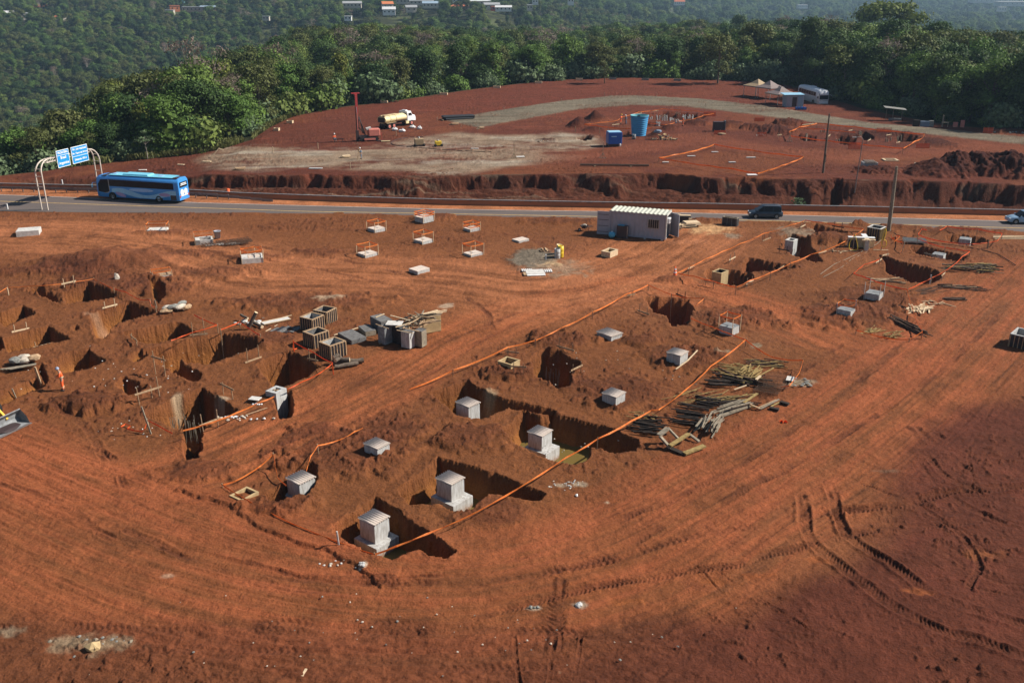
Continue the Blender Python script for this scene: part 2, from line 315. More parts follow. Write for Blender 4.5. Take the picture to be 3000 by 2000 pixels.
def terrain(X, Y):
    """height, base colour, roughness mask"""
    z = macro(X, Y)
    b = np.arctan2(X, Y); d = np.hypot(X, Y); e = ip(b, EB)
    insite = 1 - sm(d, e - 1, e + 3)
    yb = ip(X, BX); yf = ip(X, RF); yn = ip(X, RN)
    terr = sm(Y, yb - .3, yb + .3)
    road = sm(Y, yn - .5, yn + .1) * (1 - sm(Y, yf - .1, yf + .6))
    shoulder = sm(Y, yf - .3, yf + .2) * (1 - sm(Y, yf + 3.2, yf + 4.2))
    verge = sm(Y, yf + 3.2, yf + 4.2) * (1 - terr)
    near = (1 - sm(Y, yn - 1.5, yn - .2))
    # ---- colours (soil, with some light and shade put in)
    nb = fbm(X * .06, Y * .06, 51, 4); nm = fbm(X * .5, Y * .5, 52, 4); nf = fbm(X * 3.1, Y * 3.1, 53, 3)
    brown = np.array([.168, .073, .034]); orange = np.array([.295, .108, .052]); dark = np.array([.074, .029, .018]); purple = np.array([.085, .027, .021]); ochre = np.array([.245, .115, .040])
    red = np.array([.104, .036, .026]); grey = np.array([.25, .225, .195]); gravel = np.array([.150, .150, .135]); shc = np.array([.33, .15, .080]); tan = np.array([.225, .105, .055])
    def mix(c, k, m):
        return c * (1 - m[..., None]) + k * m[..., None]
    c = np.broadcast_to(brown, X.shape + (3,)).copy()
    c = mix(c, tan, sm(nb, .0, .5) * .6)
    c = mix(c, dark, sm(nm + nb * .6, .22, .6) * .55)
    # worn ways: streaks run along them
    zt = np.zeros_like(z); hm = np.zeros_like(z)
    for H, w0, w1, k, lo in ((HAUL, 2.6, 5.4, orange, 14), (HAUL2, 4.5, 8.5, orange * [.92, .88, .92], 11), (HAUL3, 3.0, 13, np.array([.36, .16, .086]), 11)):  # last way: tan dust, with the brightness of glancing light put into its colour
        dd, o, s = pline(X, Y, H)
        m = (1 - sm(dd + nm * 1.2, w0, w1)) * near
        hm = np.maximum(hm, m)
        st = fbm(o * 1.3, s * .10, 61, 4, .7) * .8 + nm * .25
        c = mix(c, k * (1 if k is not None else 1), m * np.clip(.60 + st * 1.5, 0, 1) * .95)
        c = mix(c, dark * 1.35, m * sm(-st, .15, .55) * .5)
        zt += m * (fbm(o * 2.2, s * .08, 62, 3, .7) * .10 + fbm(o * 7, s * .35, 63, 2) * .035)
    # the moist dark corner
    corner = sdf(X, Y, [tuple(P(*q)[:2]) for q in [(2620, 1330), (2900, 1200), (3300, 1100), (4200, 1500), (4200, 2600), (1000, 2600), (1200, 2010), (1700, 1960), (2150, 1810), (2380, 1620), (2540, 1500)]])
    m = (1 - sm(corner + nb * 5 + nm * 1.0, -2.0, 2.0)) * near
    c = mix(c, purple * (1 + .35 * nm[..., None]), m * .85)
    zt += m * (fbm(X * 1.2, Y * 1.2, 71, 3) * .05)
    south = sm(-(Y + nb * 3 + nm), -39.5, -37.0) * near * (1 - sm(X, 6, 12))
    c = mix(c, dark * 1.45, south * .6)
    zt += south * fbm(X * 1.5, Y * 2.5, 73, 3) * .13
    # terrace
    ct = np.broadcast_to(red, X.shape + (3,)).copy()
    ct = mix(ct, brown * [1.0, .92, 1.0], sm(nb + .3 * nm, -.1, .4) * .7)
    ct = mix(ct, dark, sm(nm, .25, .55) * .5)
    far_t = sm(Y, 175, 215)
    ct = mix(ct, np.array([.128, .041, .029]), far_t * (.7 + .3 * nm))
    for poly in GREY_T:
        g = sdf(X, Y, [tuple(GT(*q)[:2]) for q in poly])
        gm = (1 - sm(g, -3, 1.0)) * sm(fbm(X * .06, Y * .16, 81, 4) + .35 * nm, -.32, .12)
        ct = mix(ct, grey * (1 + .3 * nm[..., None]), gm * .85)
        gm2 = (1 - sm(g, -3, 1.5)) * sm(fbm(X * .09, Y * .35, 83, 4), .08, .30)
        ct = mix(ct, np.array([.34, .36, .36]), gm2 * .6)
    dd, o, s = pline(X, Y, HAULT)
    mm = (1 - sm(dd + nm, 2.5, 6)) * sm(X, 0, 10)
    ct = mix(ct, np.array([.165, .060, .038]), mm * .8)
    zt += mm * terr * fbm(o * 1.2, s * .06, 85, 3) * .12
    gv = sdf(X, Y, GRAVEL)
    gm = (1 - sm(gv + nm * .5, -.4, .5)); gs = fbm(X * .15, Y * .8, 86, 3)
    ct = mix(ct, gravel * (1 + .5 * gs[..., None]), gm)
    zt += gm * .12
    tk = fbm(X * .10, Y * .7, 87, 4, .7); ct = mix(ct, dark * 1.2, sm(tk, .18, .5) * (1 - gm) * .5); ct = mix(ct, np.array([.20, .075, .052]), sm(-tk, .2, .5) * (1 - gm) * .45)
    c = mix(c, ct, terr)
    # bank face: cut earth with paler washes, its shade put into the darker colour
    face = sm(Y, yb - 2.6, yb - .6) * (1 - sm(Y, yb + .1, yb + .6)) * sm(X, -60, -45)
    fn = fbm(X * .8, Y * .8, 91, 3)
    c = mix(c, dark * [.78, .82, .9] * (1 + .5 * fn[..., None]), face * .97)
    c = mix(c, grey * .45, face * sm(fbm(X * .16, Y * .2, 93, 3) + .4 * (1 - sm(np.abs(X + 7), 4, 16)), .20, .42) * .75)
    c = mix(c, dark * [1.0, .95, 1.1], verge * .9)
    c = mix(c, grey * .9, verge * sm(fbm(X * .08, Y * 1.2, 95, 3), .1, .4) * .5 * (1 - sm(X, 0, 30)))
    c = mix(c, shc * (1 + .3 * nm[..., None]), shoulder)
    edge_y = sm(Y, yn - 1.2, yn) * (1 - sm(Y, yn, yn + .2))
    zt += verge * fbm(X * .9, Y * 1.8, 97, 4) * .4
    # the berm along the near road edge
    zt += np.clip(1 - np.abs(Y - yn + .7) / .9, 0, 1) * (.18 + .35 * np.clip(fbm(X * .25, Y * .2, 99, 3), -.3, 1)) * sm(X, -45, -30)
    # ---- general roughness
    rough = insite * (1 - road) * (1 - shoulder)
    zt += rough * (fbm(X * .8, Y * .8, 101, 4) * .06 + nb * .25 * near + fbm(X * 3.3, Y * 3.3, 102, 3) * .03)
    patch = sm(fbm(X * .11, Y * .16, 104, 3) + .12 * nm, .02, .25) * rough * (1 - .8 * hm); cl = fbm(X * 2.1, Y * 2.1, 105, 3, .6)
    zt += patch * sm(cl, .12, .40) * .11 + rough * (1 - hm) * sm(cl, .30, .5) * .05
    c = mix(c, dark * 1.3, np.clip(patch * (.30 + cl * 1.0), 0, 1) * .75)
    # ---- heaps
    hz = np.zeros_like(z)
    for (q, rx, ry, h, rg, t) in HEAPS:
        p = GT(*q) if t else P(*q)
        m = (np.abs(X - p.x) < rx * 1.5) & (np.abs(Y - p.y) < ry * 1.5 + 1)
        if not m.any(): continue
        x, y = X[m], Y[m]
        wx = fbm(x * .6, y * .6, 111, 3) * .9
        r = np.hypot((x - p.x) / rx, (y - p.y) / ry) + wx * .35
        k = np.clip(1 - r - (fbm(x * .9, y * .9, 113, 3) * .5 if rg > .27 else 0), 0, 1)
        prof = (k if h > 1.2 and rg < .3 else k ** .8 * (2 - k ** .8) * .9)
        l = fbm(x * 1.7, y * 1.7, 112, 4, .65) + fbm(x * .7, y * .7, 114, 2) * (.6 if not t else .2) + (fbm(x * 4, y * 4, 115, 2) * .5 if t else 0)
        hh = prof * h + rg * sm(k, 0, .25) * (np.abs(l) * .7 + l * .5)
        hz[m] = np.maximum(hz[m], hh)
        cm = sm(k, .02, .5) * (.6 if not t else .9)
        base = (dark * 1.25 if not t else dark * [.72, .66, .78])
        cc = c[m]; c[m] = cc * (1 - cm[..., None]) + (base * (1 + .8 * l[..., None])) * cm[..., None]
    zt += hz
    # ---- tyre and crawler tracks
    for (px, w, dep, pit, td, *solid) in TRACKS:
        L = wline(px, 6)
        ax = np.array(L)
        x0, y0, x1, y1 = ax[:, 0].min() - 2, ax[:, 1].min() - 2, ax[:, 0].max() + 2, ax[:, 1].max() + 2
        m = (X > x0) & (X < x1) & (Y > y0) & (Y < y1)
        if not m.any(): continue
        x, y = X[m], Y[m]
        dd, o, s = pline(x, y, L)
        o = o + fbm(x * .5, y * .5, 121, 2) * .2
        a = np.abs(o); brk = np.ones_like(x) if solid else sm(fbm(x * .35, y * .35, 122, 2), -.35, .1)
        ends = (dd < w + .6)
        mo = np.clip(.65 + fbm(x * .7, y * .7, 124, 3) * 1.3 + fbm(x * 3, y * 3, 126, 2) * .5, .1, 1.3)
        brk = brk * mo
        inn = (1 - sm(a, w * .42, w * .55)) * ends * brk
        rim = np.clip(1 - np.abs(a - w * .62) / (w * .3), 0, 1) * ends * brk
        tread = (np.abs(((s + a * .7) / pit) % 1 - .5) * 4 - 1)
        zt[m] += -inn * dep + rim * (dep * .8 + td * .4) + inn * tread * td * .6 + rim * fbm(x * 4, y * 4, 123, 2) * .08
        cm = np.clip(inn * .6, 0, 1)
        cc = c[m]; c[m] = cc * (1 - cm[..., None]) + (dark * 1.25) * cm[..., None]
    dd, o, s = pline(X, Y, SCARP)
    o2 = o + fbm(X * 1.3, Y * 1.3, 125, 3) * .35
    sc = (1 - sm(np.abs(o), 1.0, 2.2)) * (dd < 2.4) * near
    zt += sc * sm(o2, -.08, .08) * .17
    # ---- pits
    pz = np.zeros_like(z)
    for grp, terrace in ((PITS, 0), ([(a, b2, 0) for a, b2 in TPITS], 1)):
        for poly, dep, wet in grp:
            w = [tuple((GT if terrace else P)(*q)[:2]) for q in poly]
            a = np.array(w)
            m = (X > a[:, 0].min() - 1.5) & (X < a[:, 0].max() + 1.5) & (Y > a[:, 1].min() - 1.5) & (Y < a[:, 1].max() + 1.5)
            if not m.any(): continue
            x, y = X[m], Y[m]
            wx = x + fbm(x * 1.1, y * 1.1, 131, 4, .6) * .34; wy = y + fbm(x * 1.1, y * 1.1, 132, 4, .6) * .34
            s = sdf(wx, wy, w)
            wall = .62 if not terrace else .9
            t = np.clip(-s / wall, 0, 1)
            prof = .25 * np.clip(-s / .12, 0, 1) + .75 * t ** .8
            lip = np.clip(1 - s / .9, 0, 1) * (s > 0)
            fl = fbm(x * 1.0, y * 1.0, 133, 3) * .25 * t * (0.4 if wet else 1)
            pz[m] = np.minimum(pz[m], -dep * prof + fl)
            zt[m] += lip * (.10 + .16 * fbm(x * 2, y * 2, 134, 3)) * (1 if not terrace else .5)
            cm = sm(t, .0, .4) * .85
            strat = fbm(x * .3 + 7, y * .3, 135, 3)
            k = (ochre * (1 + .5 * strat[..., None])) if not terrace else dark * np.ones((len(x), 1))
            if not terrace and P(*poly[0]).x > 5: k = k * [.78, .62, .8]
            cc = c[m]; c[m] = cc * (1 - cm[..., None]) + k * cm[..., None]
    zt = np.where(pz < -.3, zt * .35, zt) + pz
    # ---- cement patch beside the barrels, pale sawdust, small pale stains
    for q, rx, ry, k, mode in (((1565, 762), 3.4, 5.2, np.array([.15, .15, .14]), 0), ((1650, 785), 3.6, 4.4, np.array([.27, .22, .18]), 1), ((1620, 775), 1.7, 1.3, np.array([.42, .34, .24]), 1),
                             ((2075, 672), 3.8, 3.2, np.array([.50, .36, .22]), 1), ((2010, 708), 3, 1.6, np.array([.36, .17, .10]), 1), ((1310, 895), 1, 1, np.array([.4, .36, .32]), 1),
                             ((2330, 680), 3.2, 3.2, np.array([.20, .19, .17]), 1), ((2150, 692), 1.6, 1.4, np.array([.2, .19, .17]), 1), ((960, 880), 2.2, 1.3, np.array([.4, .34, .28]), 1),
                             ((1440, 1153), 1.0, .9, np.array([.3, .26, .2]), 1), ((2350, 1120), 1.6, .8, np.array([.3, .3, .26]), 1), ((2110, 1030), 1.0, .7, np.array([.28, .28, .24]), 1), ((2215, 1012), .8, .7, np.array([.28, .28, .24]), 1),
                             ((1640, 1420), .9, .5, np.array([.36, .34, .3]), 1), ((1700, 1418), .6, .4, np.array([.36, .34, .3]), 1), ((1780, 1470), .35, .25, np.array([.4, .4, .36]), 1), ((1560, 1780), .7, .22, np.array([.30, .29, .27]), 1),
                             ((1695, 1770), .45, .3, np.array([.32, .32, .30]), 1), ((1060, 1660), .3, .3, np.array([.42, .42, .40]), 1), ((270, 1885), 2.6, .9, np.array([.22, .2, .16]), 1), ((30, 1845), .8, .5, np.array([.2, .18, .15]), 1),
                             ((495, 1685), .6, .3, np.array([.3, .22, .18]), 1), ((2600, 1380), 1.2, .25, np.array([.16, .10, .075]), 1), ((2385, 1645), 1.2, .55, np.array([.27, .10, .042]), 1), ((2225, 1690), 1.3, .45, np.array([.25, .09, .04]), 1), ((2100, 1705), 1.6, .4, np.array([.22, .085, .036]), 1), ((2880, 1630), 1.8, .7, np.array([.22, .09, .045]), 1), ((1830, 1760), 1.2, .4, np.array([.24, .09, .036]), 1), ((2690, 1735), .9, .35, np.array([.25, .09, .04]), 1), ((1640, 1770 + 200), .1, .1, np.array([.3, .2, .15]), 1), ((840, 1480), .01, .01, orange, 1),
                             ((1100, 405 + 400), .01, .01, orange, 1), ((280, 1170 - 250), 1.6, .6, np.array([.3, .2, .15]), 1), ((640, 1165), 1.2, .5, np.array([.42, .38, .33]), 1), ((520, 1160), .5, 1.4, np.array([.30, .27, .22]), 1)):
        p = P(*q)
        r = np.hypot((X - p.x) / rx, (Y - p.y) / ry)
        rr = r + fbm(X * 1.5, Y * 1.5, 141, 4) * (.35 if mode == 0 else .9)
        mk = (1 - sm(rr, .6 if mode == 0 else .3, 1.0)) * (r < 1.8)
        c = mix(c, k * (1 + .4 * nf[..., None]), mk * (.95 if mode == 0 else .75))
        if mode == 0: zt += mk * .12 + mk * sm(rr, .6, .85) * .12
    # fine speckle of stones and clods, sits in the soil
    c = c * (1 + .30 * nf[..., None] + .24 * nm[..., None]) * (1 + insite[..., None] * (np.array([1.06, .88, .69]) - 1))
    zt = zt * np.where(Y > 0, 1, 0)
    z = z + zt * insite * (1 - road) * (1 - shoulder * .9) - .05 * road * near * 0
    z = np.where(road > .5, macro(X, Y) * 0 - .03, z)
    # beyond the edge: forest floor, grass slope
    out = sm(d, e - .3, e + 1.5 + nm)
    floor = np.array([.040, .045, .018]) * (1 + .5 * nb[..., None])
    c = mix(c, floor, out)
    c = mix(c, np.array([.10, .12, .045]) , sm(d, 650, 900) * sm(nb, .05, .3) * .7)
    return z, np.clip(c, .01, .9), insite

def H(x, y):
    return float(terrain(np.array([float(x)]), np.array([float(y)]))[0][0])
def Hs(pts):
    a = np.array([(p[0], p[1]) for p in pts], float)
    return terrain(a[:, 0], a[:, 1])[0]

# ---------------------------------------------------------------- ground sheet
QUALITY = 1.0
def build_ground():
    st = 2.7 / QUALITY
    rows = []
    py = 2120.0
    while py > 225:
        v = (py - 1000) / FPX
        rows.append((cP - v * sP) / (sP + v * cP) * HC)
        py -= st if py > 420 else st * .8
    rows = [y for y in rows if not (131 < y < 142.5)]
    rows += list(np.arange(131.0, 142.6, .12))
    rows = sorted(rows)
    y = rows[0]; pre = []
    while y > -60:
        y -= max(.35, (rows[0] - y) * .25); pre.append(y)
    y = rows[-1]; post = []
    while y < 9000:
        y += max(2.5, y * .012); post.append(y)
    ys = np.array(sorted(pre) + rows + post)
    us = np.concatenate([-np.geomspace(1.6, .5605, 40), np.linspace(-.56, .56, int(1185 * QUALITY)), np.geomspace(.5605, 1.6, 40)])
    D = np.maximum(ys, 24) * cP + HC * sP
    X = us[None, :] * D[:, None]; Y = np.repeat(ys[:, None], len(us), 1)
    z, c, ins = terrain(X, Y)
    n, mcol = X.shape
    co = np.stack([X, Y, z], -1).reshape(-1, 3).astype(np.float32)
    i = np.arange(n * mcol).reshape(n, mcol)
    q = np.stack([i[:-1, :-1], i[:-1, 1:], i[1:, 1:], i[1:, :-1]], -1).reshape(-1, 4)
    me = bpy.data.meshes.new('ground')
    me.vertices.add(len(co)); me.vertices.foreach_set('co', co.ravel())
    me.loops.add(q.size); me.loops.foreach_set('vertex_index', q.ravel().astype(np.int32))
    me.polygons.add(len(q)); me.polygons.foreach_set('loop_start', np.arange(0, q.size, 4, dtype=np.int32))
    me.polygons.foreach_set('loop_total', np.full(len(q), 4, np.int32))
    me.polygons.foreach_set('use_smooth', np.ones(len(q), bool))
    me.update(calc_edges=True)
    a = me.color_attributes.new('soil', 'FLOAT_COLOR', 'POINT')
    cc = np.concatenate([c.reshape(-1, 3), np.ones((len(co), 1))], 1).astype(np.float32)
    a.data.foreach_set('color', cc.ravel())
    o = bpy.data.objects.new('ground', me); COL.objects.link(o)
    o['kind'] = 'structure'
    return o
# ---------------------------------------------------------------- materials
def new_mat(name):
    m = bpy.data.materials.new(name); m.use_nodes = True
    nt = m.node_tree; return m, nt, nt.nodes['Principled BSDF']
def N(nt, t, **k):
    n = nt.nodes.new(t)
    for a, b in k.items():
        if a.startswith('i_'): n.inputs[a[2:].replace('_', ' ')].default_value = b
        else: setattr(n, a, b)
    return n
def mat_ground():
    m, nt, b = new_mat('soil')
    L = nt.links.new
    at = N(nt, 'ShaderNodeAttribute', attribute_name='soil')
    tc = N(nt, 'ShaderNodeTexCoord')
    n1 = N(nt, 'ShaderNodeTexNoise', i_Scale=9.0, i_Detail=5.0, i_Roughness=.65)
    n2 = N(nt, 'ShaderNodeTexNoise', i_Scale=1.7, i_Detail=6.0, i_Roughness=.7)
    mp = N(nt, 'ShaderNodeMapping'); mp.inputs['Scale'].default_value = (3.2, 3.2, .7)
    n3 = N(nt, 'ShaderNodeTexNoise', i_Scale=1.0, i_Detail=4.0, i_Roughness=.6)
    for n in (n1, n2): L(tc.outputs['Object'], n.inputs['Vector'])
    L(tc.outputs['Object'], mp.inputs[0]); L(mp.outputs[0], n3.inputs['Vector'])
    mr = N(nt, 'ShaderNodeMapRange'); mr.inputs[1].default_value = .3; mr.inputs[2].default_value = .7; mr.inputs[3].default_value = .74; mr.inputs[4].default_value = 1.24
    L(n1.outputs[0], mr.inputs[0])
    mx = N(nt, 'ShaderNodeVectorMath', operation='SCALE'); L(at.outputs['Color'], mx.inputs[0]); L(mr.outputs[0], mx.inputs['Scale'])
    L(mx.outputs[0], b.inputs['Base Color'])
    b.inputs['Roughness'].default_value = .95
    b.inputs['Specular IOR Level'].default_value = .12
    # steep faces show the grooves of the digger's bucket
    ge = N(nt, 'ShaderNodeNewGeometry'); sx = N(nt, 'ShaderNodeSeparateXYZ'); L(ge.outputs['True Normal'], sx.inputs[0])
    st = N(nt, 'ShaderNodeMapRange'); st.inputs[1].default_value = .8; st.inputs[2].default_value = .4; st.inputs[3].default_value = 0; st.inputs[4].default_value = 1
    L(sx.outputs['Z'], st.inputs[0])
    a1 = N(nt, 'ShaderNodeMath', operation='MULTIPLY'); L(n3.outputs[0], a1.inputs[0]); L(st.outputs[0], a1.inputs[1])
    a2 = N(nt, 'ShaderNodeMath', operation='MULTIPLY_ADD'); L(a1.outputs[0], a2.inputs[0]); a2.inputs[1].default_value = .22
    a3 = N(nt, 'ShaderNodeMath', operation='MULTIPLY_ADD'); L(n2.outputs[0], a3.inputs[0]); a3.inputs[1].default_value = .27
    a4 = N(nt, 'ShaderNodeMath', operation='MULTIPLY'); L(n1.outputs[0], a4.inputs[0]); a4.inputs[1].default_value = .055
    L(a4.outputs[0], a3.inputs[2]); L(a3.outputs[0], a2.inputs[2])
    bp = N(nt, 'ShaderNodeBump', i_Strength=.8, i_Distance=1.0); L(a2.outputs[0], bp.inputs['Height']); L(bp.outputs[0], b.inputs['Normal'])
    return m
def noisy(name, col, var=.15, scale=6, rough=.8, bump=0, spec=.3, metal=0, detail=4, coords='Object', stretch=None, col2=None, bscale=None, lohi=(.3, .7)):
    m, nt, b = new_mat(name); L = nt.links.new
    tc = N(nt, 'ShaderNodeTexCoord'); n = N(nt, 'ShaderNodeTexNoise', i_Scale=scale, i_Detail=detail, i_Roughness=.6)
    src = tc.outputs[coords]
    if stretch:
        mp = N(nt, 'ShaderNodeMapping'); mp.inputs['Scale'].default_value = stretch; L(src, mp.inputs[0]); src = mp.outputs[0]
    L(src, n.inputs['Vector'])
    cr = N(nt, 'ShaderNodeValToRGB'); L(n.outputs[0], cr.inputs[0])
    a = [max(0, q * (1 - var)) for q in col]; c2 = col2 or [min(1, q * (1 + var)) for q in col]
    cr.color_ramp.elements[0].color = (*a, 1); cr.color_ramp.elements[1].color = (*c2, 1)
    cr.color_ramp.elements[0].position, cr.color_ramp.elements[1].position = lohi
    L(cr.outputs[0], b.inputs['Base Color'])
    b.inputs['Roughness'].default_value = rough; b.inputs['Specular IOR Level'].default_value = spec; b.inputs['Metallic'].default_value = metal
    if bump:
        bp = N(nt, 'ShaderNodeBump', i_Strength=bump, i_Distance=.05); L(n.outputs[0], bp.inputs['Height']); L(bp.outputs[0], b.inputs['Normal'])
    return m
M = {}
M['soil'] = mat_ground()
M['concrete'] = noisy('concrete', (.44, .42, .39), .30, 3.0, .9, .3, stretch=(2.2, 2.2, .5), col2=(.56, .57, .56))
def mat_muddy():
    m = noisy('mud_splashed_concrete', (.46, .44, .41), .28, 3.0, .9, .3, stretch=(2.2, 2.2, .5), col2=(.58, .59, .58)); nt = m.node_tree; L = nt.links.new; b = nt.nodes['Principled BSDF']
    tc = N(nt, 'ShaderNodeTexCoord'); sx = N(nt, 'ShaderNodeSeparateXYZ'); L(tc.outputs['Object'], sx.inputs[0]); n = N(nt, 'ShaderNodeTexNoise', i_Scale=4.0, i_Detail=5.0); L(tc.outputs['Object'], n.inputs['Vector'])
    ad = N(nt, 'ShaderNodeMath', operation='MULTIPLY_ADD'); L(n.outputs[0], ad.inputs[0]); ad.inputs[1].default_value = 1.3; L(sx.outputs['Z'], ad.inputs[2])
    mr = N(nt, 'ShaderNodeMapRange'); mr.inputs[1].default_value = -1.25; mr.inputs[2].default_value = -.75; mr.inputs[3].default_value = .85; mr.inputs[4].default_value = .06; L(ad.outputs[0], mr.inputs[0])
    mx = N(nt, 'ShaderNodeMix', data_type='RGBA'); L(mr.outputs[0], mx.inputs[0]); L(b.inputs['Base Color'].links[0].from_socket, mx.inputs[6]); mx.inputs[7].default_value = (.26, .13, .06, 1); L(mx.outputs[2], b.inputs['Base Color'])
    return m
M['concrete_muddy'] = mat_muddy()
M['concrete_dark'] = noisy('concrete_weathered', (.22, .23, .235), .35, 3, .9, .3)
M['asphalt'] = noisy('asphalt', (.095, .088, .088), .1, 1.2, .85, .1, stretch=(.12, 2.2, 1), col2=(.17, .125, .105))
M['line_white'] = noisy('road_paint_white', (.52, .42, .36), .25, 2, .8)
M['line_yellow'] = noisy('road_paint_yellow', (.50, .33, .13), .25, 2, .8)
M['wall_stain'] = None
def mat_parapet():
    m, nt, b = new_mat('stained_parapet'); L = nt.links.new
    tc = N(nt, 'ShaderNodeTexCoord'); sx = N(nt, 'ShaderNodeSeparateXYZ'); L(tc.outputs['Object'], sx.inputs[0])
    n = N(nt, 'ShaderNodeTexNoise', i_Scale=1.3, i_Detail=5.0); mp = N(nt, 'ShaderNodeMapping'); mp.inputs['Scale'].default_value = (1, 1, .4); L(tc.outputs['Object'], mp.inputs[0]); L(mp.outputs[0], n.inputs['Vector'])
    ad = N(nt, 'ShaderNodeMath', operation='MULTIPLY_ADD'); L(n.outputs[0], ad.inputs[0]); ad.inputs[1].default_value = -1.1; 
    L(sx.outputs['Z'], ad.inputs[2])
    cr = N(nt, 'ShaderNodeValToRGB'); L(ad.outputs[0], cr.inputs[0])
    e = cr.color_ramp.elements; e[0].position = .0; e[0].color = (.34, .15, .07, 1); e[1].position = .45; e[1].color = (.115, .085, .07, 1)
    L(cr.outputs[0], b.inputs['Base Color']); b.inputs['Roughness'].default_value = .9
    return m
M['wall_stain'] = mat_parapet()
M['rail'] = noisy('rail_steel', (.20, .17, .16), .25, 3, .6, metal=.3)
M['wood'] = noisy('timber', (.40, .27, .16), .3, 5, .85, .2, stretch=(1, 1, 1))
M['wood_pale'] = noisy('pale_timber', (.62, .47, .30), .2, 5, .85, .2)
M['ply'] = noisy('plywood', (.46, .33, .17), .22, 2.5, .8, .1)
M['ply_dark'] = noisy('film_faced_plywood', (.035, .030, .032), .4, 4, .55, .1)
M['ply_grey'] = noisy('weathered_plywood', (.15, .145, .14), .45, 3, .85, .3, stretch=(3, 1, 1))
M['wood_grey'] = noisy('weathered_timber', (.25, .21, .155), .35, 4, .9, .2)
M['wood_dark'] = noisy('old_dark_timber', (.035, .025, .019), .5, 4, .9, .3)
M['bamboo'] = noisy('straw_coloured_sticks', (.30, .21, .08), .4, 4, .85, .2)
M['cover_shade'] = noisy('shaded_fibre_cement', (.06, .035, .025), .2, 4, .9)  # shade between the ridges, painted as a darker copy of the sheet
M['cover'] = noisy('fibre_cement', (.66, .56, .48), .15, 4, .85, .1)
M['tape'] = noisy('orange_tape', (.95, .20, .03), .2, 4, .5, spec=.4, col2=(1.0, .38, .10))
M['tape_red'] = noisy('red_orange_tape', (.95, .10, .02), .2, 4, .5, spec=.4, col2=(1.0, .22, .06))
for k_ in ('tape', 'tape_red'):
    nt = M[k_].node_tree; b_ = nt.nodes['Principled BSDF']; tr_ = N(nt, 'ShaderNodeBsdfTranslucent'); ms_ = N(nt, 'ShaderNodeMixShader'); ms_.inputs[0].default_value = .4
    nt.links.new(b_.inputs['Base Color'].links[0].from_socket, tr_.inputs[0]); nt.links.new(b_.outputs[0], ms_.inputs[1]); nt.links.new(tr_.outputs[0], ms_.inputs[2]); nt.links.new(ms_.outputs[0], nt.nodes['Material Output'].inputs[0])
M['white_paint'] = noisy('white_paint', (.75, .75, .73), .08, 2, .5)
M['white_dirty'] = noisy('dirty_white', (.58, .56, .52), .2, 3, .7)
M['steel'] = noisy('galvanised_steel', (.42, .43, .42), .2, 4, .45, metal=.6)
M['rebar'] = noisy('rusty_bars', (.085, .05, .032), .4, 6, .85)
M['black'] = noisy('black_rubber', (.018, .018, .018), .3, 4, .85)
M['glass'] = noisy('dark_glass', (.012, .014, .018), .2, 2, .12, spec=.25)
M['stone'] = noisy('pale_stone', (.50, .44, .36), .3, 6, .9, .4)
M['stone_dark'] = noisy('grey_rock', (.22, .22, .2), .35, 6, .9, .4)
M['bark'] = noisy('bark', (.13, .10, .075), .35, 5, .9, .4)
M['bark_pale'] = noisy('pale_bark', (.36, .32, .27), .3, 4, .9, .3)
M['log_end'] = noisy('cut_wood', (.66, .50, .32), .2, 5, .8)
def mat_water():
    m, nt, b = new_mat('muddy_water')
    b.inputs['Base Color'].default_value = (.165, .115, .035, 1); b.inputs['Roughness'].default_value = .08; b.inputs['Specular IOR Level'].default_value = .5
    n = N(nt, 'ShaderNodeTexNoise', i_Scale=2.5, i_Detail=2.0); bp = N(nt, 'ShaderNodeBump', i_Strength=.05, i_Distance=.02)
    nt.links.new(n.outputs[0], bp.inputs['Height']); nt.links.new(bp.outputs[0], b.inputs['Normal'])
    return m
M['water'] = mat_water()
def plain(name, col, rough=.5, spec=.5, metal=0, var=.08):
    return noisy(name, col, var, 1.5, rough, spec=spec, metal=metal)
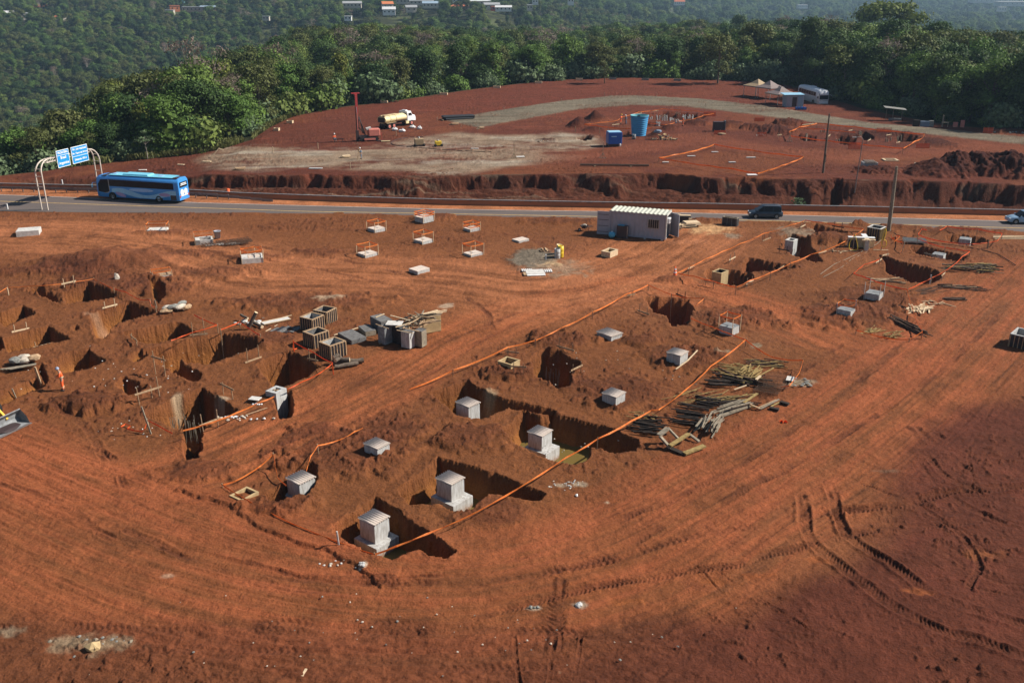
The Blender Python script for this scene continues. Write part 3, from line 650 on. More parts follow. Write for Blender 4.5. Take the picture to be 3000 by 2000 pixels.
# ---------------------------------------------------------------- mesh helpers
class MB:
    """collects shapes, then links them as one mesh object"""
    def __init__(s): s.v = []; s.f = []; s.m = []; s.mats = []; s.sm = []
    def _m(s, mat):
        if mat not in s.mats: s.mats.append(mat)
        return s.mats.index(mat)
    def add(s, vs, fs, mat=None, smooth=False):
        k = len(s.v); s.v += [tuple(v) for v in vs]; i = s._m(mat)
        for f in fs: s.f.append(tuple(k + a for a in f)); s.m.append(i); s.sm.append(smooth)
    def box(s, c, size, rot=0, mat=None, tilt=None, taper=1.0):
        hx, hy, hz = [q / 2 for q in size]
        M3 = Matrix.Rotation(rot, 3, 'Z')
        if tilt is not None: M3 = M3 @ Euler(tilt).to_matrix()
        vs = []
        for z in (-hz, hz):
            t = taper if z > 0 else 1.0
            for x, y in ((-hx, -hy), (hx, -hy), (hx, hy), (-hx, hy)):
                vs.append(Vector(c) + M3 @ Vector((x * t, y * t, z)))
        s.add(vs, [(0, 3, 2, 1), (4, 5, 6, 7), (0, 1, 5, 4), (1, 2, 6, 5), (2, 3, 7, 6), (3, 0, 4, 7)], mat)
    def bar(s, a, b, w, h=None, mat=None, up=(0, 0, 1)):
        """rectangular bar from a to b"""
        a, b = Vector(a), Vector(b); h = h or w
        d = (b - a)
        if d.length < 1e-6: return
        d.normalize(); up = Vector(up)
        if abs(d.dot(up)) > .98: up = Vector((1, 0, 0))
        x = d.cross(up).normalized() * w / 2; y = x.cross(d).normalized() * h / 2
        vs = [a - x - y, a + x - y, a + x + y, a - x + y, b - x - y, b + x - y, b + x + y, b - x + y]
        s.add(vs, [(0, 1, 2, 3), (7, 6, 5, 4), (0, 4, 5, 1), (1, 5, 6, 2), (2, 6, 7, 3), (3, 7, 4, 0)], mat)
    def tube(s, pts, r, n=8, mat=None, cap=True, smooth=True, capmat=None):
        pts = [Vector(p) for p in pts]; rs = r if hasattr(r, '__len__') else [r] * len(pts)
        k = len(s.v); fr = None; rings = []
        for i, p in enumerate(pts):
            d = (pts[min(i + 1, len(pts) - 1)] - pts[max(i - 1, 0)])
            if d.length < 1e-9: d = Vector((0, 0, 1))
            d.normalize()
            up = Vector((0, 0, 1)) if abs(d.z) < .95 else Vector((1, 0, 0))
            if fr is not None: up = fr
            x = d.cross(up).normalized(); y = x.cross(d).normalized(); fr = y
            rings.append([p + (x * math.cos(2 * math.pi * j / n) + y * math.sin(2 * math.pi * j / n)) * rs[i] for j in range(n)])
        vs = [v for ring in rings for v in ring]
        fs = []
        for i in range(len(pts) - 1):
            for j in range(n):
                a = i * n + j; b = i * n + (j + 1) % n
                fs.append((a, a + n, b + n, b))
        s.add(vs, fs, mat, smooth)
        if cap:
            s.add(rings[0], [tuple(range(n))], capmat or mat); s.add(rings[-1], [tuple(reversed(range(n)))], capmat or mat)
    def cyl(s, c, r, h, n=16, mat=None, r2=None, smooth=True, capmat=None):
        s.tube([c, (c[0], c[1], c[2] + h)], [r, r if r2 is None else r2], n, mat, True, smooth, capmat)
    def lathe(s, prof, n=20, mat=None, c=(0, 0, 0), smooth=True):
        vs = []; fs = []
        for r, z in prof:
            for j in range(n): vs.append((c[0] + r * math.cos(2 * math.pi * j / n), c[1] + r * math.sin(2 * math.pi * j / n), c[2] + z))
        for i in range(len(prof) - 1):
            for j in range(n):
                a = i * n + j; b = i * n + (j + 1) % n
                fs.append((a, b, b + n, a + n))
        s.add(vs, fs, mat, smooth)
    def prism(s, prof, x0, x1, axis='X', mat=None, smooth=False):
        """closed profile extruded along an axis; profile points are (a, z)"""
        n = len(prof)
        def pt(a, z, t): return (t, a, z) if axis == 'X' else (a, t, z)
        vs = [pt(a, z, x0) for a, z in prof] + [pt(a, z, x1) for a, z in prof]
        fs = [(i, (i + 1) % n, n + (i + 1) % n, n + i) for i in range(n)]
        s.add(vs, fs, mat, smooth); s.add(vs[:n], [tuple(reversed(range(n)))], mat); s.add(vs[n:], [tuple(range(n))], mat)
    def blob(s, c, size, mat=None, seed=0, n=2, rough=.25, rot=0):
        bm = bmesh.new(); bmesh.ops.create_icosphere(bm, subdivisions=n, radius=1)
        rg = random.Random(seed); off = [rg.uniform(1 - rough, 1 + rough) for _ in bm.verts]
        ca, sa = math.cos(rot), math.sin(rot); vs = []
        for v, k in zip(bm.verts, off):
            x, y, z = v.co.x * size[0] * k, v.co.y * size[1] * k, v.co.z * size[2] * k
            vs.append((c[0] + x * ca - y * sa, c[1] + x * sa + y * ca, c[2] + z))
        fs = [tuple(v.index for v in f.verts) for f in bm.faces]; bm.free()
        s.add(vs, fs, mat, False)
    def build(s, name, parent=None, mat=None, loc=None, rot=0, bevel=0):
        me = bpy.data.meshes.new(name); me.from_pydata(s.v, [], s.f)
        for q in s.mats: me.materials.append(M[q] if isinstance(q, str) else (q or (M[mat] if isinstance(mat, str) else mat)))
        me.polygons.foreach_set('material_index', s.m); me.polygons.foreach_set('use_smooth', s.sm)
        me.update()
        o = bpy.data.objects.new(name, me); COL.objects.link(o)
        if parent is not None: o.parent = parent
        if loc is not None: o.location = loc
        if rot: o.rotation_euler.z = rot
        if bevel:
            b = o.modifiers.new('b', 'BEVEL'); b.width = bevel; b.segments = 2; b.limit_method = 'ANGLE'
        return o
LABELS = {}
def tag(o, label, cat, group=None, kind=None):
    o['label'] = label; o['category'] = cat
    if group: o['group'] = group
    if kind: o['kind'] = kind
    return o
def thing(name, label, cat, loc=(0, 0, 0), rot=0, group=None, scale=1):
    o = bpy.data.objects.new(name, None); COL.objects.link(o); o.empty_display_size = .2
    o.location = loc; o.rotation_euler.z = rot
    if scale != 1: o.scale = (scale,) * 3
    return tag(o, label, cat, group)
def copy_tree(o, parent=None):
    c = o.copy(); COL.objects.link(c); c.parent = parent
    for ch in [q for q in o.children]: copy_tree(ch, c)
    return c
def struct(o): o['kind'] = 'structure'; return o
def ang(a, b): return math.atan2(b[1] - a[1], b[0] - a[0])
# ---------------------------------------------------------------- ground, road
g = build_ground(); g.data.materials.append(M['soil'])
def strip(name, far, near, z, mat, n=1):
    mb = MB(); vs = []
    k = len(far)
    for a, b in zip(far, near): vs += [(a[0], a[1], z), (b[0], b[1], z)]
    mb.add(vs, [(2 * i + 1, 2 * i + 3, 2 * i + 2, 2 * i) for i in range(k - 1)], mat)
    return struct(mb.build(name))
xs = list(np.linspace(-115, 110, 90))
far = [(x, ip(x, RF)) for x in xs]; near = [(x, ip(x, RN) - .4) for x in xs]
strip('road', far, near, .012, 'asphalt')
strip('road_edge_line', [(x, y - .12) for x, y in far], [(x, y - .30) for x, y in far], .02, 'line_white')
YL = [tuple(P(*q)[:2]) for q in [(-500, 575), (-200, 583), (0, 590), (300, 600), (600, 610), (900, 620), (1300, 626.5), (1700, 634), (2000, 640), (2400, 651.5), (2700, 660), (3000, 669), (3500, 686)]]
strip('road_centre_line', [(x, ip(x, YL) + .16) for x in xs], [(x, ip(x, YL) - .08) for x in xs], .02, 'line_yellow')
# ---------------------------------------------------------------- trees
def leaf_mat(name, a, b2, c3, hue=.0):
    m, nt, b = new_mat(name); L = nt.links.new
    oi = N(nt, 'ShaderNodeObjectInfo'); cr = N(nt, 'ShaderNodeValToRGB'); L(oi.outputs['Random'], cr.inputs[0])
    cr.color_ramp.elements[0].color = (*a, 1); cr.color_ramp.elements[1].color = (*c3, 1)
    e = cr.color_ramp.elements.new(.5); e.color = (*b2, 1)
    ge = N(nt, 'ShaderNodeNewGeometry')
    mr = N(nt, 'ShaderNodeMapRange'); mr.inputs[3].default_value = .6; mr.inputs[4].default_value = 1.9; L(ge.outputs['Random Per Island'], mr.inputs[0])
    mx = N(nt, 'ShaderNodeVectorMath', operation='SCALE'); L(cr.outputs[0], mx.inputs[0]); L(mr.outputs[0], mx.inputs['Scale'])
    L(mx.outputs[0], b.inputs['Base Color']); b.inputs['Roughness'].default_value = .65; b.inputs['Specular IOR Level'].default_value = .15
    tr = N(nt, 'ShaderNodeBsdfTranslucent'); L(mx.outputs[0], tr.inputs[0])
    ms = N(nt, 'ShaderNodeMixShader'); ms.inputs[0].default_value = .22
    out = nt.nodes['Material Output']; L(b.outputs[0], ms.inputs[1]); L(tr.outputs[0], ms.inputs[2]); L(ms.outputs[0], out.inputs[0])
    return m
M['leaf_deep'] = leaf_mat('leaves_deep_green', (.028, .055, .016), (.042, .076, .020), (.060, .092, .024))
M['leaf_mid'] = leaf_mat('leaves_mid_green', (.065, .12, .024), (.090, .145, .030), (.12, .155, .038))
M['leaf_olive'] = leaf_mat('leaves_olive', (.070, .085, .026), (.095, .105, .034), (.085, .112, .030))
M['leaf_pale'] = leaf_mat('leaves_silvery', (.075, .115, .050), (.10, .14, .07), (.09, .13, .055))
M['leaf_yellow'] = leaf_mat('leaves_yellow_green', (.10, .13, .025), (.13, .145, .03), (.11, .14, .03))
M['twig'] = leaf_mat('bare_twigs', (.16, .12, .10), (.19, .15, .12), (.17, .12, .10))
M['grassy'] = leaf_mat('rank_grass', (.11, .12, .04), (.12, .12, .045), (.10, .12, .03))
rg = np.random.RandomState(5)
def leaves(cs, size, nrm, n_v=4, stretch=1.0):
    """small irregular faces at the points cs, facing roughly nrm"""
    k = len(cs)
    nrm = nrm + rg.normal(0, .55, (k, 3)); nrm /= np.linalg.norm(nrm, axis=1)[:, None] + 1e-9
    t = np.cross(nrm, rg.normal(0, 1, (k, 3))); t /= np.linalg.norm(t, axis=1)[:, None] + 1e-9
    b = np.cross(nrm, t)
    s = size * rg.uniform(.6, 1.35, (k, 1))
    vs = []
    for dx, dy in ((-1, -.6), (.9, -.8), (1.1, .7), (-.7, 1)):
        j = rg.uniform(.6, 1.15, (k, 1))
        vs.append(cs + (t * dx * stretch + b * dy) * s * .5 * j + nrm * rg.uniform(-.15, .15, (k, 1)) * s)
    return np.stack(vs, 1).reshape(-1, 3)
def mesh_quads(name, v, mat):
    me = bpy.data.meshes.new(name); k = len(v) // 4
    me.vertices.add(len(v)); me.vertices.foreach_set('co', v.astype(np.float32).ravel())
    me.loops.add(len(v)); me.loops.foreach_set('vertex_index', np.arange(len(v), dtype=np.int32))
    me.polygons.add(k); me.polygons.foreach_set('loop_start', np.arange(0, len(v), 4, dtype=np.int32)); me.polygons.foreach_set('loop_total', np.full(k, 4, np.int32))
    me.update(calc_edges=True); me.materials.append(M[mat]); return me
def crown_pts(lobes, per, clump, nl):
    P0 = []; Nn = []
    for (c, r) in lobes:
        c = np.array(c); r = np.array(r)
        d = rg.normal(0, 1, (per, 3)); d[:, 2] = np.abs(d[:, 2]) * .9 - .35; d /= np.linalg.norm(d, axis=1)[:, None]
        cc = c + d * r * rg.uniform(.8, 1.05, (per, 1))
        for i in range(per):
            o = rg.normal(0, 1, (nl, 3)) * clump * [1, 1, .6]
            P0.append(cc[i] + o); Nn.append(np.tile(d[i] + [0, 0, .35], (nl, 1)) + o * .5)
    return np.concatenate(P0), np.concatenate(Nn)
def make_tree_kind(kind, seed):
    """(crown mesh, trunk mesh), about 14 m high, base at 0"""
    global rg
    rg = np.random.RandomState(seed); R0 = random.Random(seed)
    lobes = []; Hh = 14.0; mat = 'leaf_deep'; bark = 'bark'; size = .37; per, clump, nl = 20, .62, 27; core = True; stems = []
    if kind == 'dense':
        mat = 'leaf_deep' if seed in (11, 13) else 'leaf_mid'
        for i in range(11):
            a = R0.uniform(0, 6.28); q = R0.uniform(.2, 1) ** .6 * 3.2; lobes.append(((q * math.cos(a), q * math.sin(a), 11.6 - q * q * .32 + R0.uniform(-1, .8)), (1.7, 1.7, 1.35)))
        for i in range(5):
            a = R0.uniform(0, 6.28); lobes.append(((3.1 * math.cos(a), 3.1 * math.sin(a), R0.uniform(4, 8)), (1.5, 1.5, 1.6)))
    elif kind == 'vine':
        mat = 'leaf_mid' if seed % 2 else 'leaf_deep'
        for i in range(12):
            a = R0.uniform(0, 6.28); z = R0.uniform(1.2, 12.5); q = R0.uniform(.5, 2.3) * (1.15 - z / 18); lobes.append(((q * math.cos(a), q * math.sin(a), z), (1.5, 1.5, 1.7)))
    elif kind == 'olive':
        mat = 'leaf_olive'; size = .42; per, clump, nl = 22, .5, 10; core = False
        for i in range(12):
            a = R0.uniform(0, 6.28); q = R0.uniform(.1, 1) ** .5 * 4; lobes.append(((q * math.cos(a), q * math.sin(a), 12 - q * q * .2 + R0.uniform(-.8, .8)), (1.5, 1.5, 1.0)))
        for i in range(5):
            a = R0.uniform(0, 6.28); lobes.append(((2.2 * math.cos(a), 2.2 * math.sin(a), R0.uniform(2.5, 8.5)), (1.3, 1.3, 1.5)))
    elif kind == 'flat':
        mat = 'leaf_yellow'; size = .5; per, clump, nl = 20, .6, 12
        for i in range(16):
            a = R0.uniform(0, 6.28); q = R0.uniform(.1, 1) ** .5 * 5.5; lobes.append(((q * math.cos(a), q * math.sin(a), 12.6 - q * q * .1 + R0.uniform(-.4, .4)), (1.9, 1.9, 1.0)))
    elif kind == 'shrub':
        mat = 'leaf_mid' if seed % 2 else 'leaf_pale'; Hh = 4
        for i in range(7):
            a = R0.uniform(0, 6.28); q = R0.uniform(.1, 1.9); lobes.append(((q * math.cos(a), q * math.sin(a), R0.uniform(.8, 2.6)), (1.2, 1.2, 1.1)))
        size = .4
    elif kind == 'umbrella':
        mat = 'leaf_pale'; bark = 'bark_pale'; core = False; size = .5; per, clump, nl = 7, .35, 9
        for i in range(9):
            a = i * .7 + R0.uniform(-.2, .2); q = R0.uniform(1.5, 3.6); z = 10.5 - q * .7 + R0.uniform(-.8, .6)
            c = (q * math.cos(a), q * math.sin(a), z); lobes.append((c, (.9, .9, .25))); stems.append(((0, 0, z - 1.6), c))
        lobes.append(((0, 0, 11.5), (1.1, 1.1, .35)))
    elif kind == 'bare':
        mat = 'twig'; bark = 'bark_pale'; core = False; size = .16; per, clump, nl = 10, .5, 6
        for i in range(16):
            a = R0.uniform(0, 6.28); q = R0.uniform(.3, 3.8); z = R0.uniform(9, 14)
            c = (q * math.cos(a), q * math.sin(a), z); lobes.append((c, (1.0, 1.0, .8)))
            stems.append(((q * .15 * math.cos(a), q * .15 * math.sin(a), R0.uniform(4, 7)), c))
    elif kind == 'feather':
        mat = 'leaf_olive' if seed % 2 else 'leaf_yellow'; size = .34; core = False
        for i in range(14):
            a = R0.uniform(0, 6.28); q = R0.uniform(.3, 2.6)
            for t in np.linspace(.35, 1, 7): lobes.append(((q * t * t * math.cos(a), q * t * t * math.sin(a), 12.5 * t - q * t * t * .7), (.55, .55, .8)))
        per, clump, nl = 5, .3, 6
    p, n = crown_pts(lobes, per, clump, nl)
    v = leaves(p, size, n, stretch=3.0 if kind == 'bare' else 1.0)
    crown = mesh_quads('crown_' + kind, v, mat)
    if core:
        bm = bmesh.new(); bm.from_mesh(crown)
        for c, r in lobes:
            mtx = Matrix.Translation(c) @ Matrix.Diagonal((r[0] * .72, r[1] * .72, r[2] * .72, 1))
            bmesh.ops.create_icosphere(bm, subdivisions=1, radius=1, matrix=mtx)
        bm.to_mesh(crown); bm.free()
    mb = MB(); th = max(c[2] for c, r in lobes) - 1.5
    if kind == 'shrub': mb.tube([(0, 0, -.5), (.05, .1, 1.6)], [.12, .05], 5, bark)
    else:
        w = .16 if kind in ('umbrella', 'bare') else .22
        mb.tube([(0, 0, -2), (.1, .05, th * .35), (-.1, .15, th * .7), (.05, .1, th)], [w * 1.3, w, w * .75, w * .35], 6, bark)
        for (a, b) in stems: mb.tube([a, tuple((np.array(a) + np.array(b)) / 2 + [0, 0, .25]), b], [w * .5, w * .35, w * .15], 4, bark, cap=False)
        if not stems:
            for c, r in lobes[:7]: mb.tube([(0, .1, min(th * .6, c[2] - 1)), c], [w * .5, w * .15], 4, bark, cap=False)
    tr = mb.build('trunk'); tm = tr.data; bpy.data.objects.remove(tr)
    return crown, tm
KINDS = []
for kd, sdx in (('dense', 11), ('dense', 12), ('dense', 13), ('dense', 14), ('vine', 21), ('vine', 22), ('olive', 31), ('olive', 32), ('feather', 41), ('feather', 42), ('shrub', 51), ('shrub', 52), ('umbrella', 61), ('bare', 71), ('bare', 72), ('flat', 81)):
    KINDS.append((kd,) + make_tree_kind(kd, sdx))
SRC = bpy.data.collections.new('tree_sources')
for i, (kd, cm, tm) in enumerate(KINDS):
    bm = bmesh.new(); bm.from_mesh(cm); k = len(bm.faces); bm.from_mesh(tm); bm.faces.ensure_lookup_table()
    for f in bm.faces[k:]: f.material_index = 1
    me = bpy.data.meshes.new('whole_tree'); bm.to_mesh(me); bm.free()
    me.materials.append(cm.materials[0]); me.materials.append(tm.materials[0])
    o = bpy.data.objects.new('tree_source_%02d' % i, me); SRC.objects.link(o)
def pick(r, d, bright):
    """index of a kind for a random number"""
    tab = [(.30, (0, 1, 2, 3)), (.50, (4, 5)), (.72, (6, 7)), (.80, (8, 9)), (.86, (10, 11)), (.90, (12,)), (.93, (13, 14)), (1.01, (0, 2, 1))]
    for lim, ids in tab:
        if r < lim: return ids[int(r * 997) % len(ids)]
rf = random.Random(99)
cells = []
def scatter(dmin, dmax, s, jitter=.45, prob=1.0, scale=1.0, cond=None):
    xm = dmax * .85; n = int(2 * xm / s)
    for j in range(int(dmin * .8 / s), int(dmax / s) + 1):
        for i in range(n):
            x = -xm + (i + .5 + rf.uniform(-jitter, jitter)) * s; y = (j + .5 + rf.uniform(-jitter, jitter)) * s
            if abs(x) > .78 * y + 25: continue
            d = math.hypot(x, y)
            if d < dmin or d >= dmax or rf.random() > prob: continue
            cells.append((x, y, d, scale))
scatter(130, 330, 5.6)
scatter(330, 700, 7.4)
scatter(700, 1250, 8.6, scale=1.05)
scatter(1250, 3300, 17, scale=1.5, prob=.55)
A = np.array(cells); zz = macro(A[:, 0], A[:, 1]); be = np.arctan2(A[:, 0], A[:, 1]); ee = ip(be, EB)
fn = fbm(A[:, 0] * .02, A[:, 1] * .02, 201, 3); hn = fbm(A[:, 0] * .05, A[:, 1] * .05, 203, 2)
near_l, far_l = [], []
CLEAR = []   # filled by the houses: (x, y, r)
def house_spot(px, py, z):
    return P(px, py, z)
HOUSES = [  # photo px, distance, width m, depth m, height m, turn, wall, roof, roof kind
    (28, 48, 1010, 15, 9, 5, .3, 'cream', 'wr', 'gable'), (68, 52, 1000, 12, 8, 7, .4, 'cream', 'wr', 'flat'), (122, 28, 1090, 10, 8, 5, .2, 'brickw', 'tile', 'gable'), (178, 56, 985, 8, 6, 3, -.2, 'cream', 'tile', 'gable'),
    (255, 8, 1180, 22, 9, 4, .1, 'rosew', 'grey', 'gable'), (335, 6, 1190, 12, 8, 5, .2, 'cream', 'tile', 'gable'), (494, 38, 1030, 9, 8, 4, .1, 'cream', 'grey', 'flat'), (512, 28, 1060, 8, 7, 6, .4, 'orange', 'tile', 'flat'),
    (575, 30, 1045, 22, 9, 5, .15, 'rosew', 'grey', 'flat'), (610, 30, 1050, 12, 8, 4, .15, 'brickw', 'blue', 'gable'), (520, 3, 1200, 12, 10, 8, .1, 'teal', 'teal', 'flat'), (780, 55, 940, 5, 4, 3, 0, 'cream', 'grey', 'flat'),
    (1032, 18, 960, 14, 9, 4, .1, 'cream', 'grey', 'gable'), (1020, 55, 880, 5, 4, 3, 0, 'white', 'wr', 'flat'), (1135, 22, 930, 8, 8, 5, .3, 'cream', 'orange', 'gable'), (1140, 38, 900, 9, 7, 5, .1, 'white', 'wr', 'gable'),
    (1235, 10, 990, 18, 9, 4, .0, 'cream', 'grey', 'gable'), (1265, 18, 960, 14, 9, 4, .1, 'cream', 'blue', 'gable'), (1345, 28, 950, 14, 10, 5, .1, 'rosew', 'tile', 'hip'), (1405, 12, 1000, 18, 11, 5, .1, 'cream', 'wr', 'hip'),
    (1440, 22, 965, 12, 8, 4, .2, 'cream', 'grey', 'gable'), (1450, 26, 940, 6, 6, 3, .2, 'redw', 'tile', 'flat'), (1345, 4, 1060, 12, 8, 4, .2, 'white', 'wr', 'gable'), (1475, 28, 930, 12, 7, 3, 0, 'white', 'wr', 'gable'),
    (1552, 25, 940, 4, 4, 5, 0, 'cream', 'wr', 'flat'), (1568, 8, 1050, 5, 5, 6, 0, 'white', 'grey', 'flat'), (1672, 8, 1050, 5, 5, 9, 0, 'white', 'wr', 'flat'), (2350, 22, 2000, 16, 10, 8, 0, 'white', 'wr', 'flat'), (2480, 2, 2600, 60, 30, 8, .05, 'pale', 'wr', 'flat'),
    (2900, 5, 2300, 70, 30, 9, .05, 'pale', 'wr', 'flat'), (2975, 14, 1900, 60, 24, 9, .1, 'pale', 'wr', 'flat'), (2960, 3, 2500, 36, 30, 9, .05, 'pale', 'wr', 'flat'), (2934, 30, 1600, 10, 8, 7, 0, 'white', 'wr', 'flat'), (2170, 6, 2300, 26, 12, 7, 0, 'pale', 'wr', 'gable'),
    (1205, 30, 920, 8, 6, 4, .2, 'cream', 'grey', 'gable'), (1180, 6, 1040, 12, 8, 4, .2, 'cream', 'grey', 'gable'), (2240, 3, 2600, 40, 14, 8, 0, 'pale', 'wr', 'flat'), (2640, 3, 2700, 36, 14, 8, 0, 'pale', 'grey', 'flat'), (1990, 12, 1700, 14, 8, 6, 0, 'white', 'tile', 'gable')]
HP = []
for h in HOUSES:
    px, py, d = h[:3]; u = (px - 1500) / FPX; v = (py - 1000) / FPX
    dy = cP - v * sP; dz = -(sP + v * cP); k = d / dy
    p = Vector((u * k, d, HC + dz * k)); HP.append(p)
for x, y, d, s0, z, e, f, h in zip(A[:, 0], A[:, 1], A[:, 2], A[:, 3], zz, ee, fn, hn):
    if d < e + 3.0: continue
    r = rf.random(); bad = False
    for p in HP:
        # keep the line of sight to each house open for a short way
        t = y / p.y
        if .965 < t < 1.02 and abs(x - p.x * t) < 12 + (8 if p.y > 1500 else 0): bad = True; break
        if .90 < t <= .965 and abs(x - p.x * t) < 8 and r < .6: bad = True; break
    if bad: continue
    px, _ = px_of((x, y, z))
    s = s0 * rf.uniform(.60, 1.15) * (1 + f * .35)
    rim = d - e
    kd = pick(rf.random(), d, f)
    if px > 2150 and d < 700:
        s *= 1.08 if rim > 6 else 1.0
        if kd < 6 and rf.random() < .85: kd = (0, 2, 5, 2)[int(r * 731) % 4]
        if kd in (8, 9, 15) and r < .7: kd = 1
    if px < 900 and d < 260 and px > 350: s *= 1.12
    if rim < 9 and px < 2200:
        if r < .45: kd = 10 + (int(r * 1000) % 2); s *= 1.0
        elif r < .75: kd = 4 + (int(r * 1000) % 2); s *= .72
        else: s *= .8
    elif rim < 7: kd = (4, 5, 10, 0)[int(r * 40) % 4]; s *= .8
    if d > 650 and kd in (12, 15): kd = 2
    if d > 1250: kd = (0, 1, 2, 3)[int(r * 1000) % 4]
    if kd in (10, 11) and rim > 9: kd = (4, 5, 6, 7)[int(r * 977) % 4]
    if rim < 45 and d < 420 and rf.random() < .75:
        far_l.append((x + rf.uniform(-2.5, 2.5), y + rf.uniform(-2.5, 2.5), z, rf.uniform(.9, 1.9), 10 + int(r * 50) % 2, r * 60, 0))
    item = (x, y, z, s, kd, rf.uniform(0, 6.28), d - max(0, 12 - rim) * .3)
    (near_l if (d < 420 and -40 < px < 3040) else far_l).append(item)
near_l.sort(key=lambda q: q[1] if False else (q[6] - ip(math.atan2(q[0], q[1]), EB)) + .15 * q[6])
far_l += near_l[290:]; near_l = near_l[:290]
KL = {'dense': ('leafy_tree', 'dense round green tree'), 'vine': ('vine_covered_tree', 'creeper covered tall tree'), 'olive': ('airy_tree', 'airy olive green tree'),
      'feather': ('bamboo_clump', 'feathery bamboo clump'), 'shrub': ('shrub', 'low leafy shrub'), 'umbrella': ('umbrella_tree', 'silvery leaved umbrella tree'),
      'bare': ('bare_tree', 'nearly leafless pale tree'), 'flat': ('yellow_green_tree', 'broad yellow green tree')}
def zone(px, rim):
    a = ('on the slope behind the road sign' if px < 420 else 'behind the grassy bank left of the drill rig' if px < 850 else 'at the wood edge behind the tank truck' if px < 1300 else
         'at the wood edge behind the gravel road bend' if px < 1900 else 'at the wood edge behind the canopies' if px < 2350 else 'in the shady wood right of the white bus')
    return a if rim < 16 else a.replace('at the wood edge', 'deeper in the wood')
def put_tree(x, y, z, s, kd, rot, px, rim, label=None, group=True, sz=1.0):
    kn, cm, tm = KINDS[kd]; nm, lb = KL[kn]
    zn = zone(px, rim)
    t = thing(nm, label or (lb + ' ' + zn), 'tree' if kn not in ('shrub', 'feather') else ('shrub' if kn == 'shrub' else 'bamboo'), (x, y, z - .3), rot, (lb + 's ' + zn) if (group and not label) else None)
    t.scale = (s, s, s * sz)
    for nm2, me in (('crown', cm), ('trunk', tm)):
        o = bpy.data.objects.new(nm2, me); COL.objects.link(o); o.parent = t
    return t
for (x, y, z, s, kd, rot, dd) in near_l:
    px, _ = px_of((x, y, z)); rim = math.hypot(x, y) - ip(math.atan2(x, y), EB)
    put_tree(x, y, z, s, kd, rot, px, rim, sz=random.uniform(.85, 1.15))
# trees that stand out
def special(px, py_base, kd, s, label, sz=1.0):
    zg = 0
    u = (px - 1500) / FPX
    for d in np.arange(150, 600, .5):
        x = u * (d * cP + HC * sP); z = float(macro(np.array([x]), np.array([d]))[0])
        if px_of((x, d, z))[1] <= py_base: break
    put_tree(x, d, z, s, kd, 1.0, px, 5, label, sz=sz)
special(600, 425, 13, 1.25, 'tall leafless tree with forked pale trunk above the grassy bank', 1.15)
special(390, 420, 12, 1.0, 'umbrella tree with pale cross branches in front of dark crowns')
special(130, 440, 14, .95, 'leafless spreading tree with pale boughs left of the umbrella tree')
special(435, 468, 12, .42, 'small umbrella tree beside the wooden formwork box at the verge')
special(830, 330, 13, .95, 'single slender bleached trunk standing before the wood', 1.3)
special(2590, 200, 15, 1.9, 'very broad yellow green crown rising above the shady wood')
special(2260, 190, 15, .9, 'light green round crown behind the shady wood')
special(2100, 245, 6, 1.0, 'olive tree with forked pale trunks at the edge of the clearing')
special(1770, 245, 7, .6, 'small russet leaved tree at the end of the clearing')
# the rest of the wood reads as one mass
F = np.array(far_l)
me = bpy.data.meshes.new('forest'); me.vertices.add(len(F)); co = F[:, :3].copy(); co[:, 2] -= .3
me.vertices.foreach_set('co', co.astype(np.float32).ravel())
for nm, dat, ty in (('kindx', F[:, 4].astype(np.int32), 'INT'), ('scl', F[:, 3].astype(np.float32), 'FLOAT'), ('rotz', F[:, 5].astype(np.float32), 'FLOAT')):
    a = me.attributes.new(nm, ty, 'POINT'); a.data.foreach_set('value', dat)
fo = bpy.data.objects.new('forest', me); COL.objects.link(fo); tag(fo, 'dark green wood covering the slopes and the plain behind the building site', 'forest', kind='stuff')
ng = bpy.data.node_groups.new('forest', 'GeometryNodeTree')
ng.interface.new_socket('Geometry', in_out='INPUT', socket_type='NodeSocketGeometry'); ng.interface.new_socket('Geometry', in_out='OUTPUT', socket_type='NodeSocketGeometry')
gi = ng.nodes.new('NodeGroupInput'); go = ng.nodes.new('NodeGroupOutput')
ci = ng.nodes.new('GeometryNodeCollectionInfo'); ci.inputs[0].default_value = SRC; ci.inputs[1].default_value = True; ci.inputs[2].default_value = True
io = ng.nodes.new('GeometryNodeInstanceOnPoints'); io.inputs['Pick Instance'].default_value = True
def att(n, ty):
    k = ng.nodes.new('GeometryNodeInputNamedAttribute'); k.data_type = ty; k.inputs[0].default_value = n; return k.outputs[0]
cx = ng.nodes.new('ShaderNodeCombineXYZ'); ng.links.new(att('rotz', 'FLOAT'), cx.inputs[2])
ng.links.new(gi.outputs[0], io.inputs[0]); ng.links.new(ci.outputs[0], io.inputs['Instance']); ng.links.new(att('kindx', 'INT'), io.inputs['Instance Index'])
ng.links.new(cx.outputs[0], io.inputs['Rotation']); ng.links.new(att('scl', 'FLOAT'), io.inputs['Scale']); ng.links.new(io.outputs[0], go.inputs[0])
md = fo.modifiers.new('forest', 'NODES'); md.node_group = ng
print('TREES', len(near_l), len(far_l))

